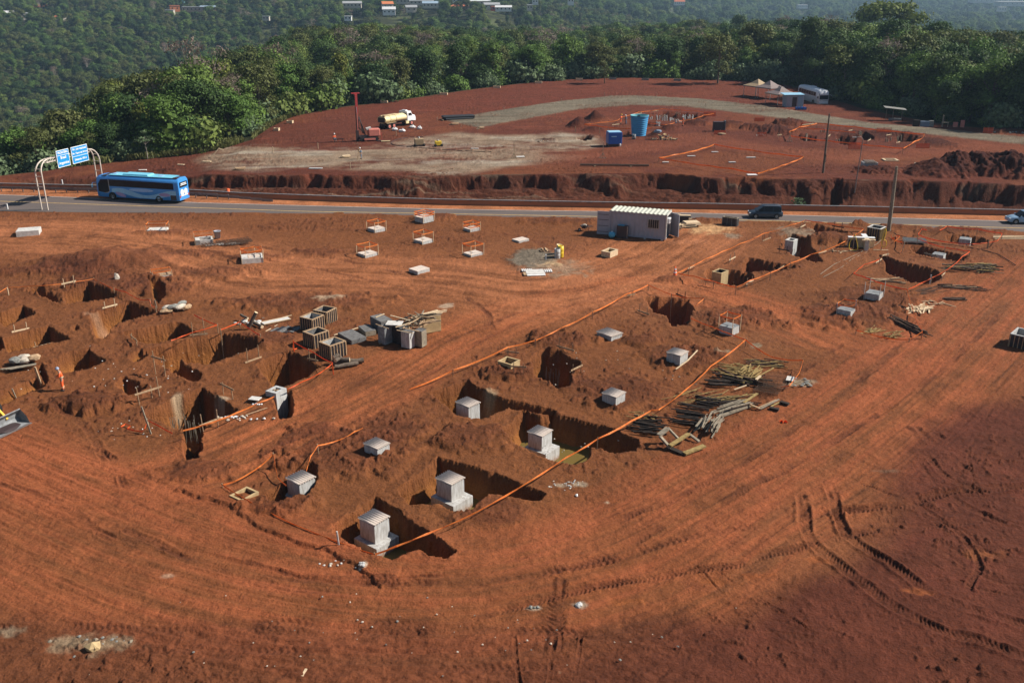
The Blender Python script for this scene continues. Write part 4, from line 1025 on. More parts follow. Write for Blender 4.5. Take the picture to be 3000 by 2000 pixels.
# ---------------------------------------------------------------- houses on the far hills
for nm, c in (('cream', (.55, .50, .42)), ('brickw', (.36, .18, .11)), ('rosew', (.44, .30, .24)), ('orange', (.60, .20, .08)), ('teal', (.25, .50, .48)), ('white', (.78, .78, .76)), ('redw', (.55, .10, .06)),
              ('pale', (.60, .62, .62)), ('wr', (.66, .66, .66)), ('tile', (.50, .15, .07)), ('grey', (.34, .35, .36)), ('blue', (.30, .40, .50))):
    M['h_' + nm] = plain('house_' + nm, c, .8, .2)
HWORD = {'cream': 'cream', 'brickw': 'brick', 'rosew': 'rose', 'orange': 'orange', 'teal': 'turquoise', 'white': 'white', 'redw': 'red', 'pale': 'pale grey', 'wr': 'light', 'tile': 'red tiled', 'grey': 'grey', 'blue': 'blue grey'}
for i, (h, p) in enumerate(zip(HOUSES, HP)):
    px, py, d, w, dp, ht, rot, wall, roof, rk = h
    where = ('high on the far left slope', 'atop the left slope', 'above the valley', 'on the far hillside', 'in the hazy plain')[0 if px < 200 else 1 if px < 700 else 2 if px < 1200 else 3 if px < 1900 else 4]
    t = thing('house' if d < 1500 else 'warehouse', '%s house with %s %s roof %s' % (HWORD[wall], HWORD[roof], {'gable': 'pitched', 'flat': 'flat', 'hip': 'hipped'}[rk], where) if d < 1500 else '%s long building with %s roof %s' % (HWORD[wall], HWORD[roof], where),
              'house' if d < 1500 else 'warehouse', (p.x, p.y, p.z - ht * .15), rot, 'houses on the far hills')
    z0 = -1.5; w *= 1.25
    mb = MB(); mb.box((0, 0, (ht * .72 + z0) / 2), (w, dp, ht * .72 - z0), mat='h_' + wall); mb.build('wall', t)
    mb = MB(); e = ht * .72; r = ht * .28 + .8; ov = .5
    if rk == 'flat': mb.box((0, 0, e + .25), (w + .6, dp + .6, .5), mat='h_' + roof)
    elif rk == 'gable': mb.prism([(-dp / 2 - ov, e), (dp / 2 + ov, e), (dp / 2 + ov, e + .2), (0, e + r + .2), (-dp / 2 - ov, e + .2)], -w / 2 - ov, w / 2 + ov, 'X', 'h_' + roof)
    else: mb.add([(-w / 2 - ov, -dp / 2 - ov, e), (w / 2 + ov, -dp / 2 - ov, e), (w / 2 + ov, dp / 2 + ov, e), (-w / 2 - ov, dp / 2 + ov, e), (-w / 5, 0, e + r), (w / 5, 0, e + r)], [(0, 1, 5, 4), (1, 2, 5), (2, 3, 4, 5), (3, 0, 4), (3, 2, 1, 0)], 'h_' + roof)
    mb.build('roof', t)
    nw = max(2, int(w / 3.5))
    for k in range(min(nw, 8)):
        wb = MB(); x = -w / 2 + (k + .5) * w / min(nw, 8); wb.box((x, -dp / 2 - .03, ht * .36), (1.3, .10, 1.2), mat='glass'); wb.build('window', t)

# ---------------------------------------------------------------- rank grass along the edge
gp = []
for k in range(15000):
    px = random.uniform(540, 880) if k % 5 else random.uniform(200, 560)
    if random.random() > .55 + .35 * math.sin(px * .05) + .3 * math.sin(px * .013 + 1): continue
    q = ip(px, [(e[0], e[1]) for e in EDGE_PX]); p = P(px, q, 1.8); b = math.atan2(p.x, p.y); e = ip(b, EB)
    d = e + abs(random.gauss(0, 3.6)) * (.4 + .6 * abs(math.sin(px * .031))) - .3
    gp.append((d * math.sin(b), d * math.cos(b)))
gp = np.array(gp); gz = macro(gp[:, 0], gp[:, 1])
c = np.column_stack([gp, gz + .1]); hh_ = rg.uniform(.3, 1.1, len(c)) ** 1.3; aa_ = rg.uniform(0, 3.14, len(c)); ln_ = rg.normal(0, .25, (len(c), 2)); bw_ = rg.uniform(.05, .16, len(c))
qa = c + np.column_stack([np.cos(aa_) * bw_, np.sin(aa_) * bw_, 0 * aa_]); qb = c - np.column_stack([np.cos(aa_) * bw_, np.sin(aa_) * bw_, 0 * aa_]); up_ = np.column_stack([ln_, hh_])
blades = np.stack([qb, qa, qa + up_, qb + up_], 1).reshape(-1, 3); nn = np.tile([0, -.4, .5], (len(c), 1)) * 1.0
c = np.repeat(c, 3, 0) + rg.normal(0, .35, (len(c) * 3, 3)) * [1, 1, 1.2]; nn = np.repeat(nn, 3, 0)
me = mesh_quads('grass', blades, 'grassy')
go_ = bpy.data.objects.new('grass', me); COL.objects.link(go_); tag(go_, 'tall yellowish grass between the red earth and the wood', 'grass', kind='stuff')
# ================================================================ things on the near side of the road
def c5(x, y): return z5((x, y))[0]
def c1(x, y): return z1((x, y))[0]
def c6(x, y): return z6((x, y))[0]
def c2(x, y): return z2((x, y))[0]
def c3(x, y): return z3((x, y))[0]
def c4(x, y): return z4((x, y))[0]
def c7(x, y): return z7((x, y))[0]
def c8(x, y): return z8((x, y))[0]
def cA(x, y): return zA((x, y))[0]
def cB(x, y): return zB((x, y))[0]
def cC(x, y): return zC((x, y))[0]
def cD(x, y): return zD((x, y))[0]
def cE(x, y): return zE((x, y))[0]
def cF(x, y): return zF((x, y))[0]
def quad(L, T, Rr, B, z):
    """centre, size along L-B, size along L-T, turn, of the box top the photo shows at these corners"""
    l, t, r, b = [P(*q, z) for q in (L, T, Rr, B)]
    c = (l + t + r + b) / 4
    a = ((b - l) + (r - t)) / 2; d = ((t - l) + (r - b)) / 2
    return c, a.length, d.length, math.atan2(a.y, a.x)
def corrugated(name, label, c, a, b, rot, z, n=7, amp=.05, group=None, tilt=0):
    """ridges run along the a side"""
    mb = MB(); k = n * 6 + 1; vs = []; fs = []
    for i in range(k):
        t = i / (k - 1); y = (t - .5) * b; h = amp * math.sin(t * n * 2 * math.pi)
        for x, zz in ((-a / 2, .05 + h), (a / 2, .05 + h), (-a / 2, h), (a / 2, h)): vs.append((x, y, zz))
    for i in range(k - 1):
        p, q = i * 4, i * 4 + 4
        fs += [(p, p + 1, q + 1, q), (p + 2, q + 2, q + 3, p + 3), (p, q, q + 2, p + 2), (p + 1, p + 3, q + 3, q + 1)]
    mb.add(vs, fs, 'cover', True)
    mb._m('cover_shade')
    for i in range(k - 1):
        if (i % 6) in (2, 3, 4): mb.m[i * 4] = 1  # these faces carry the painted shade between ridges
    o = mb.build(name, loc=(c[0], c[1], z + amp), rot=rot); o.rotation_euler.x = tilt
    tag(o, label, 'roof sheet', group)
    return o
def concrete_block(mb, a, b, z0, z1, mat='concrete', mid=(0, 0)):
    mb.box((mid[0], mid[1], (z0 + z1) / 2), (a, b, z1 - z0), mat=mat)
GP = 'concrete pedestals in the dug pits'
# tall pedestals standing on footings in the pits
def pedestal(cs, z, zc, zf, label, slabel, foot=(1.45, 1.45), off=(0, 0), dark=False):
    c, a, b, rot = quad(*cs, z)
    t = thing('concrete_pedestal', label, 'pedestal', (c.x, c.y, 0), rot, GP)
    mb = MB(); concrete_block(mb, a * .95, b * .95, zc, z - .02, 'concrete_muddy'); mb.build('column', t, bevel=.015)
    if zf is not None:
        mb = MB(); concrete_block(mb, a * foot[0], b * foot[1], zf, zc, 'concrete_muddy', off); mb.build('footing', t, bevel=.02)
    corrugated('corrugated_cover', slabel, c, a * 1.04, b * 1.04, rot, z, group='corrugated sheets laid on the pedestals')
    return c
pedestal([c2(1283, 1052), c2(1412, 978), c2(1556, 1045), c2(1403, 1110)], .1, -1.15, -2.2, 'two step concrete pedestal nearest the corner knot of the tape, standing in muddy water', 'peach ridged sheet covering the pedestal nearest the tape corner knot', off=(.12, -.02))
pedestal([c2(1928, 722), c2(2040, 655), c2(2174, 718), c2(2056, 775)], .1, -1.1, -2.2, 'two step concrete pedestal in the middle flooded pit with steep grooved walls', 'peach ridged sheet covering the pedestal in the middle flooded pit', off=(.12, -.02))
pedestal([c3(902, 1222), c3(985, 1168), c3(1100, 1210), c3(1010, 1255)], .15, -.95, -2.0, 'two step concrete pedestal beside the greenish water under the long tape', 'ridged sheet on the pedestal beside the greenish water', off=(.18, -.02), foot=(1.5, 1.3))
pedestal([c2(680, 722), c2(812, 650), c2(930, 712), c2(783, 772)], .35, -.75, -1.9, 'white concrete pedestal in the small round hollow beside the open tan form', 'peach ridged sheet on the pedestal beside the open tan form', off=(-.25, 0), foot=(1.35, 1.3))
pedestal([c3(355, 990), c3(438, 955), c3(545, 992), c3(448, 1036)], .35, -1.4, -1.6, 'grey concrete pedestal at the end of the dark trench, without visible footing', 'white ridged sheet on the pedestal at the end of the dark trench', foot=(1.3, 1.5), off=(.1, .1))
# low boxes with sheets in the spoil
def low_box(cs, z, label, slabel, open_=False):
    c, a, b, rot = quad(*cs, z); hg = float(Hs([c])[0]) * .8 + .12; c, a, b, rot = quad(*cs, z + max(0, hg)); z = z + max(0, hg)
    t = thing('concrete_box', label, 'concrete box', (c.x, c.y, 0), rot, 'low concrete boxes in the loose earth')
    mb = MB(); concrete_block(mb, a * .96, b * .96, -.4, z - .01); mb.build('box_wall', t, bevel=.015)
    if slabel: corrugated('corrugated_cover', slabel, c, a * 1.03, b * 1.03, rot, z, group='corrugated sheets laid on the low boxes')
    return c, a, b, rot
low_box([c2(1330, 432), c2(1425, 378), c2(1556, 430), c2(1432, 478)], .45, 'low concrete box in the wide heap of loose earth above the white pedestal', 'white ridged sheet on the box in the wide loose earth heap')
low_box([c3(1440, 455), c3(1510, 420), c3(1622, 460), c3(1555, 497)], .2, 'nearly buried concrete box right of the long tape, topped by a flat sheet', 'ridged sheet on the nearly buried box right of the long tape')
low_box([c3(1965, 608), c3(2030, 578), c3(2146, 605), c3(2065, 640)], .5, 'low concrete box beside the bent pale strip', 'ridged sheet on the box beside the bent pale strip')
low_box([c3(1475, 925), c3(1545, 880), c3(1657, 918), c3(1580, 958)], .5, 'low concrete box on the dark heap right of the deep square pit', 'ridged sheet on the box right of the deep square pit')
# posts with tape round a small base
def post_guard(name, label, c, a, b, rot, h, tall=None, mat='tape', posts=True, tape=True, ph=.0, pm='wood_pale', h2=None):
    t = thing(name, label, 'tape guard', (c[0], c[1], c[2]), rot, 'tape guards round the small bases')
    P4 = [(-a / 2, -b / 2), (a / 2, -b / 2), (a / 2, b / 2), (-a / 2, b / 2)]
    if posts:
        for x, y in P4:
            mb = MB(); mb.bar((x, y, -.2), (x + random.uniform(-.05, .05), y, h + .06), .045, .045, pm); mb.build('post', t)
    if tape:
        for hh in ([h] if h2 is None else [h, h2]):
            mb = MB()
            for i in range(4):
                p, q = P4[i], P4[(i + 1) % 4]; n = 5
                for k in range(n):
                    u0, u1 = k / n, (k + 1) / n; sg = lambda u: hh - .16 * u * (1 - u)
                    mb.bar((p[0] + (q[0] - p[0]) * u0, p[1] + (q[1] - p[1]) * u0, sg(u0)), (p[0] + (q[0] - p[0]) * u1, p[1] + (q[1] - p[1]) * u1, sg(u1)), .02, .11, mat)
            mb.build('tape', t)
    return t
GB = 'small concrete bases between the road and the pits'
def slab_base(cx, cy, w, d, z, rot, label, mat='concrete', shape=0, cover=True):
    z *= .8; c = P(cx, cy, z); hg = max(0, float(Hs([c])[0])) * .8; c = P(cx, cy, z + hg)
    t = thing('concrete_plinth', label, 'concrete base', (c.x, c.y, hg), rot, GB); c.z = hg
    mb = MB()
    if shape == 1:   # open box with a notch
        for q, s in (((0, -d / 2 + .1), (w, .2)), ((0, d / 2 - .1), (w, .2)), ((-w / 2 + .25, 0), (.5, d)), ((w / 2 - .1, 0), (.2, d))):
            mb.box((q[0], q[1], z / 2 - .15), (s[0] - (.42 if s[1] > .4 and 0 else 0), s[1] if s[1] > .3 else .2, z + .3), mat=mat)
    else: mb.box((0, 0, z / 2 - .15), (w, d, z + .3), mat=mat)
    mb.build('base_body', t, bevel=.012)
    if cover:
        mb = MB(); n = 6
        for i in range(n): mb.box((0, -d / 2 + (i + .5) * d / n, z + .035), (w * 1.03, d / n * .8, .05), mat='cover' if cover is True else cover)
        mb.build('cover_board', t)
    return c
BS = [  # photo centre, w, d, height, turn, label place, shape, tape guard h, cover, posts
    ((462, 670), 2.3, 1.5, .25, .12, 'nearest the blue bus, with a notch in its slab', 0, .95, None), ((597, 698), 2.0, 1.9, .65, .35, 'beside the black bucket', 1, 1.15, None),
    ((738, 751), 1.7, 1.7, .35, .75, 'in the middle left, by a pale strip of tracks', 0, 1.1, True), ((945, 705 + 48 * 0), 1.0, 1.0, .01, .7, '', -1, 0, None),
    ((1077, 741), 1.7, 1.6, .30, .75, 'directly above the orange wrapped base', 0, 1.25, True), ((1103, 668), 1.6, 1.6, .35, .75, 'left of the base whose tape floats before the road', 0, 1.2, True),
    ((1240, 702), 1.6, 1.6, .35, .8, 'halfway between the road and the grey mortar patch', 0, 1.25, True), ((1243, 634), 1.8, 1.7, .45, .8, 'at the road edge with two tape rings', 0, 1.0, 'cover'),
    ((1382, 668), 1.5, 1.4, .30, .7, 'left of the container and level with its foot', 0, 1.0, 'cover'), ((1386, 741), 1.7, 1.5, .30, .7, 'left of the grey mortar patch', 0, 1.35, True),
    ((1228, 787), 1.7, 1.5, .40, .8, 'wrapped in loose orange tape', 0, 0, True), ((1525, 701), 1.6, 1.3, .25, .7, 'above the grey mortar patch', 0, 0, True),
    ((83, 671), 2.6, 2.0, .75, .3, 'nearest the left sign leg', 0, 0, None), ((474, 804), 1.8, 1.3, .3, .5, 'on the rough ridge with a small sign', 0, .75, 'wood'),
    ((737, 783 - 33), .1, .1, .01, 0, '', -1, 0, None), ((742, 747), .1, .1, .01, 0, '', -1, 0, None), ((740, 748), .1, .1, .01, 0, '', -1, 0, None)]
for (q, w, d, h, rot, lb, shp, gh, cov) in BS:
    if shp < 0: continue
    low_open = 'open topped ' if shp == 1 else ''
    c = slab_base(q[0], q[1], w, d, h, rot, '%slow concrete base %s' % (low_open, lb), 'white_dirty' if cov is None else 'concrete', shp, cov)
    if gh: post_guard('tape_guard', 'taped posts round the base %s' % lb, c, w * 1.08, d * 1.08, rot, gh, pm='wood_pale', h2=(h + .25 if 'two tape' in lb or 'level with' in lb else None))
c = slab_base(737, 750, .1, .1, .01, 0, 'x') if 0 else None
# the open box lower left of the bases (white, boat shaped)
c, a, b, rot = quad(c5(2013, 0 + 5), c5(2160, -35), c5(2200, -25), c5(2060, 12), .4)
t = thing('concrete_plinth', 'white trough shaped concrete base with an open top, lowest of the left group', 'concrete base', P(738, 750, 0) if 0 else P(736, 753, 0), 0, GB)
bpy.data.objects.remove(t)
def trough(px, py, w, d, h, rot, label):
    c = P(px, py, h); t = thing('concrete_plinth', label, 'concrete base', (c.x, c.y, 0), rot, GB)
    mb = MB()
    for (x, y, sx, sy) in ((0, -d / 2 + .09, w, .18), (0, d / 2 - .09, w, .18), (-w / 2 + .35, 0, .7, d - .364), (w / 2 - .09, 0, .18, d - .364)): mb.box((x, y, h / 2 - .15), (sx, sy, h + .3), mat='white_dirty')
    mb.build('base_body', t, bevel=.012)
    mb = MB(); mb.box((.2, 0, .05), (w - .8, d - .4, .1), mat='concrete_dark'); mb.build('base_floor', t)
    c.z = 0; post_guard('tape_guard', 'orange taped posts along the low trough shaped base', c, w * 1.02, d * 1.02, rot, h + .75)
trough(738, 750, 2.3, 2.0, .6, .3, 'white trough shaped concrete base lowest of the left group')
for (cs, z, lb, gh, ps, tp) in ((([c4(803, 402), c4(858, 375), c4(958, 400), c4(905, 430)]), .25, 'on the round spoil heap right of the long tape', 1.25, True, True), (([c7(1858, 1090), c7(1890, 1068), c7(2042, 1092), c7(1985, 1128)]), .45, 'low on the right spoil heap', 0, False, False),
                                (([c7(2132, 935), c7(2175, 900), c7(2318, 925), c7(2262, 960)]), .45, 'topmost on the right spoil heap', 1.5, True, False)):
    c, a, b, rot = quad(*cs, z); hg = max(0, float(Hs([c])[0])) * .85 + .1; c, a, b, rot = quad(*cs, z + hg); c = Vector((c.x, c.y, hg))
    t = thing('concrete_box', 'low grey topped box ' + lb, 'concrete box', c, rot, 'low concrete boxes in the loose earth')
    mb = MB(); concrete_block(mb, a, b, -.5, z, 'concrete'); mb.build('box_wall', t, bevel=.015)
    mb = MB(); mb.box((0, 0, z + .03), (a * .98, b * .98, .05), mat='concrete_dark'); mb.build('lid', t)
    if ps: post_guard('tape_guard' if tp else 'corner_posts', ('taped posts' if tp else 'bare pale posts') + ' round the box ' + lb, c, a * 1.06, b * 1.06, rot, gh, pm='white_dirty' if not tp else 'wood_pale', tape=tp, h2=None)
# white peg, water in the pits
def pool(poly, z, lbl=None):
    pts = [P(*q) for q in poly]
    mb = MB(); cx = sum(p.x for p in pts) / len(pts); cy = sum(p.y for p in pts) / len(pts)
    vs = [(cx + (p.x - cx) * 1.02, cy + (p.y - cy) * 1.02, z) for p in pts]
    bm = bmesh.new(); f = bm.faces.new([bm.verts.new(v) for v in vs]); bmesh.ops.triangulate(bm, faces=[f]); me = bpy.data.meshes.new('water'); bm.to_mesh(me); bm.free()
    me.materials.append(M['water']); o = bpy.data.objects.new('water', me); COL.objects.link(o); struct(o)
wet_ = [p for p in PITS if p[2]]
for p_, z in zip(wet_, (-1.88, -1.92, -1.90)): pool(p_[0], z)

# ---------------------------------------------------------------- hanging barrier tapes
def ribbon(mb, pts, w=.13, mat='tape', seed=0):
    w *= .8
    rr = random.Random(seed); n = len(pts); tw = [rr.uniform(-.5, .5) for _ in range(n)]
    vs = []
    for i, p in enumerate(pts):
        p = Vector(p); d = Vector(pts[min(i + 1, n - 1)]) - Vector(pts[max(i - 1, 0)]); d.normalize()
        s = d.cross(Vector((0, 0, 1)))
        if s.length < .01: s = Vector((1, 0, 0))
        s.normalize(); u = s.cross(d)
        q = (u * math.cos(tw[i]) + s * math.sin(tw[i])) * w / 2; t2 = (s * math.cos(tw[i]) - u * math.sin(tw[i])) * .004
        vs += [p - q - t2, p + q - t2, p + q + t2, p - q + t2]
    fs = []
    for i in range(n - 1):
        a, b = i * 4, i * 4 + 4
        fs += [(a, a + 1, b + 1, b), (a + 1, a + 2, b + 2, b + 1), (a + 2, a + 3, b + 3, b + 2), (a + 3, a, b, b + 3)]
    mb.add(vs, fs, mat, False)
    for i in range(1, n - 1): 
        pass
def tape_line(label, pts, z=.75, posts=(), w=.13, mat='tape', zs=None, pm='wood', terrace=False, sag=.12, name='tape_barrier', pw=.06, group='orange tape barriers'):
    """pts: photo points of the tape; posts: indices that carry a post"""
    W = []
    for i, q in enumerate(pts):
        zz = zs[i] if zs else z
        W.append(GT(q[0], q[1], zz) if terrace else P(q[0], q[1], zz))
    t = thing(name, label, 'barrier tape', (W[0].x, W[0].y, 0), 0, group); o = Vector((W[0].x, W[0].y, 0))
    full = []
    for i in range(len(W) - 1):
        a, b = W[i], W[i + 1]; L = (b - a).length; n = max(2, int(L / 1.1))
        for k in range(n):
            u = k / n; p = a.lerp(b, u); p.z -= min(sag, L * .02) * 4 * u * (1 - u); full.append(p - o)
    full.append(W[-1] - o)
    mb = MB(); ribbon(mb, full, w, mat, seed=len(label)); mb.build('tape', t)
    if posts:
        hh = Hs([W[i] for i in posts])
        for i, h in zip(posts, hh):
            p = W[i] - o; mb = MB(); mb.bar((p.x, p.y, h - .2), (p.x + random.uniform(-.06, .06), p.y + random.uniform(-.04, .04), p.z + .12), pw, pw, pm); mb.build('post', t)
    return t
tape_line('long orange tape along the left side of the middle pits, beside the haul road', [c3(0, 890), c3(330, 745), c3(750, 568), c3(960, 515), c3(1160, 420), c3(1400, 300), c3(1650, 165), c3(1830, 90)], .55, (1, 2, 3, 5, 7), .16, zs=[.15, .5, .6, .6, .6, .6, .6, .7])
tape_line('thin tape from the long tape corner down to the far square pit', [c3(1830, 90), c4(340, 125), c4(440, 165), c4(560, 190), c4(690, 190), c4(650, 225), c4(610, 258)], .7, (2, 4), .1)
tape_line('long orange tape from the corner knot up across the flooded pits', [c2(1420, 1350), c2(1600, 1280), c2(1850, 1180), c2(2281, 990), c3(1200, 1410), c3(1440, 1268), c3(1700, 1130), c3(1850, 1050), c4(340, 1045), c4(560, 880), c4(740, 710), c4(1005, 510)], .75, (5, 11), .16, zs=[.25, .5, .6, .7, .75, .85, .8, .75, .75, .7, .7, .7])
tape_line('orange tape from the round spoil heap down to the tape junction', [c4(585, 345), c4(760, 415), c4(900, 470), c4(1005, 510)], .6, (0,), .13)
tape_line('slack orange tape looping round the rod mats on the right', [c4(1005, 510), c4(1090, 575), c4(1200, 640), c4(1330, 665), c4(1445, 665), c4(1435, 710), c4(1415, 765), c4(1340, 860), c4(1280, 870)], .7, (4,), .13, zs=[.7, .6, .55, .6, .8, .7, .6, .4, .2])
tape_line('orange tape along the lower left side of the pedestal pits', [c2(1420, 1350), c2(1100, 1240), c2(850, 1140), c2(600, 1030), c2(350, 895), c2(150, 770)], .35, (0, 5), .12, zs=[.25, .25, .25, .25, .25, .3])
tape_line('loose orange tape rising from the corner beside the open tan form', [c2(150, 770), c2(250, 740), c2(370, 675), c2(470, 608), c2(575, 512), c2(590, 620), c2(610, 710), c2(680, 775)], .5, (4,), .13, zs=[.3, .3, .35, .5, 1.0, .5, .3, .3])
tape_line('loose tape curling over the wide heap behind the white pedestal', [c2(848, 655), c2(865, 590), c2(885, 530), c2(945, 440), c2(1060, 415), c2(1180, 370), c2(1250, 325), c2(1320, 295)], .5, (3,), .11, zs=[.4, .5, .6, .9, .6, .55, .5, .3])
tape_line('orange tape along the deep pits from the stakes to the hollow box', [c1(1200, 585), c1(1330, 550), c1(1450, 510), c1(1560, 465), c1(1690, 405), c1(1800, 362)], .8, (), .14, zs=[.9, .9, .9, .75, .7, .75])
tape_line('orange tape from the hollow concrete box to the logs', [c6(690, 828), c6(800, 770), c6(930, 710), c6(1000, 665), c6(1068, 610), c6(900, 515), c6(740, 430), c6(738, 495), c6(780, 482)], .75, (4, 6), .12, 'tape_red', zs=[.5, .6, .65, .7, .9, .9, 1.0, .3, .1], pm='tape_red')
tape_line('orange tape on stakes crossing the left pits to a point', [c5(1430, 705), c5(1520, 670), c5(1600, 640), c5(1815, 575), c5(1700, 530), c5(1620, 490)], .8, (3,), .12, 'tape_red')
tape_line('orange tape hanging over the stone and log heap', [c5(1840, 615), c5(1920, 585), c5(2000, 550), c5(2090, 610), c5(2170, 660)], .7, (0, 2, 4), .12, 'tape_red')
tape_line('thin orange tape along the top of the left pits', [c5(-60, 330), c5(60, 262), c5(250, 250), c5(440, 240), c5(620, 215), c5(780, 190), c5(870, 235), c5(950, 272)], .7, (1, 4, 5, 7), .09)
tape_line('pinkish tape running down right past the boulder', [c5(950, 272), c5(1050, 300), c5(1110, 335), c5(1170, 365), c5(1250, 368), c5(1265, 412), c5(1300, 430)], .6, (4, 6), .10, 'tape_red')
tape_line('tangled orange tape by the bare stake left of the deep pit', [c5(1010, 1425), c5(1050, 1400), c5(1090, 1420), c5(1060, 1440), c5(1180, 1465), c5(1210, 1440), c5(1235, 1370), c5(1330, 1420), c5(1440, 1480)], .3, (6,), .12, 'tape_red', zs=[.05, .1, .1, .05, .1, .3, .8, .6, .4])
tape_line('orange tape round the two upper right pits and the traffic cone', [c7(272, 742), c7(400, 680), c7(560, 600), c7(730, 525), c7(900, 450), c7(1130, 350), c7(1400, 265), c7(1545, 220), c7(1700, 240), c7(1830, 262), c7(2120, 305), c7(2000, 380), c7(1890, 450), c7(1600, 555), c7(1400, 640), c7(1200, 735), c7(1000, 810), c7(860, 878), c7(740, 850), c7(640, 820), c7(450, 770), c7(290, 742)], .85, (1, 5, 7, 10, 14, 15, 17, 19), .14)
tape_line('orange tape round the wide dark pit right of the leaning pole', [c8(590, 597), c8(510, 630), c8(440, 650), c8(390, 690), c8(335, 737), c8(420, 765), c8(520, 802), c8(600, 830), c8(780, 880), c8(860, 895), c8(1000, 830), c8(1100, 780), c8(1300, 665), c8(1400, 570), c8(1475, 522)], .8, (0, 9, 11, 13), .13, 'tape_red')
tape_line('red orange tape above the pit with the half buried white block', [c8(965, 395), c8(1050, 430), c8(1130, 460), c8(1230, 485), c8(1330, 500), c8(1475, 520)], .8, (0, 3, 5), .13, 'tape_red')
tape_line('orange tape hanging right of the plank pile to its bottom corner', [c8(860, 895), c8(880, 980), c8(910, 1070), c8(950, 1190), c8(1010, 1300), c8(1005, 1382)], .7, (4,), .15, 'tape', zs=[.8, .8, .7, .7, .8, .1])
tape_line('slack tape between the small rod heaps', [c8(1010, 1305), c8(940, 1350), c8(880, 1380), c8(780, 1382), c8(700, 1375), c8(600, 1358), c8(520, 1335), c8(430, 1310), c8(360, 1290)], .5, (2, 8), .12, 'tape', zs=[.8, .5, .35, .3, .3, .3, .3, .4, .4])
tape_line('orange tape round the far right pit beside the road', [c8(1180, 315), c8(1250, 275), c8(1400, 300), c8(1550, 305), c8(1790, 345), c8(1770, 385), c8(1740, 420), c8(1650, 435), c8(1500, 450), c8(1240, 430), c8(1080, 400), c8(965, 355), c8(1005, 300), c8(1050, 312)], .8, (1, 3, 4, 7, 11, 12), .14, 'tape_red')
tape_line('crumpled orange tape heap at the foot of the leaning pole', [c8(700, 360), c8(715, 400), c8(740, 385), c8(700, 395), c8(750, 410), c8(730, 430), c8(790, 375), c8(760, 365), c8(750, 415), c8(800, 428), c8(822, 430), c8(815, 480), c8(795, 540)], .3, (10,), .16, 'tape', zs=[.3, .1, .4, .2, .1, .3, .4, .2, .1, .5, .9, .6, .1])
tape_line('orange rings of tape floating above the box low on the right spoil heap', [c7(1860, 1045), c7(1870, 1030), c7(1925, 995), c7(2050, 1015), c7(2035, 1045), c7(1980, 1065), c7(1900, 1060), c7(1860, 1045)], .95, (3, 0), .12, pm='white_dirty')
tape_line('small crumpled piece of orange tape on the open earth right of the rod mats', [c4(1265, 1135), c4(1285, 1128), c4(1290, 1142), c4(1305, 1130), c4(1325, 1140)], .06, (), .22, 'tape_red', name='tape_scrap', group=None)

# ---------------------------------------------------------------- batter boards: two stakes and a plank
def batter(cs, where, h=.9, pk=None, mat='wood', zp=None, z=0, terrace=False, extra=None):
    """cs: photo feet of the stakes; the plank joins them (pk: its height)"""
    f = (lambda q: GT(*q)) if terrace else (lambda q: P(*q, z))
    a, b = f(cs[0]), f(cs[1]); ha, hb = (Hs([a, b]) if not terrace else (a.z, b.z))
    t = thing('batter_board', 'wooden batter board ' + where, 'batter board', (a.x, a.y, 0), 0, 'batter boards by the pits')
    d = b - a; d.z = 0
    for s, hg in ((Vector((0, 0, 0)), ha), (d, hb)):
        mb = MB(); mb.bar((s.x, s.y, hg - .25), (s.x + random.uniform(-.07, .07), s.y, hg + h * random.uniform(.9, 1.1)), .055, .055, mat, up=(0, 1, 0)); mb.build('stake', t)
    if pk is not False:
        hp = max(ha, hb) + (pk or h * .62); e = d.normalized() * .25
        mb = MB(); mb.bar((-e.x, -e.y, hp + .0), (d.x + e.x, d.y + e.y, hp + random.uniform(-.08, .08)), .035, .14, mat, up=(0, 0, 1)); mb.build('plank', t)
    return t
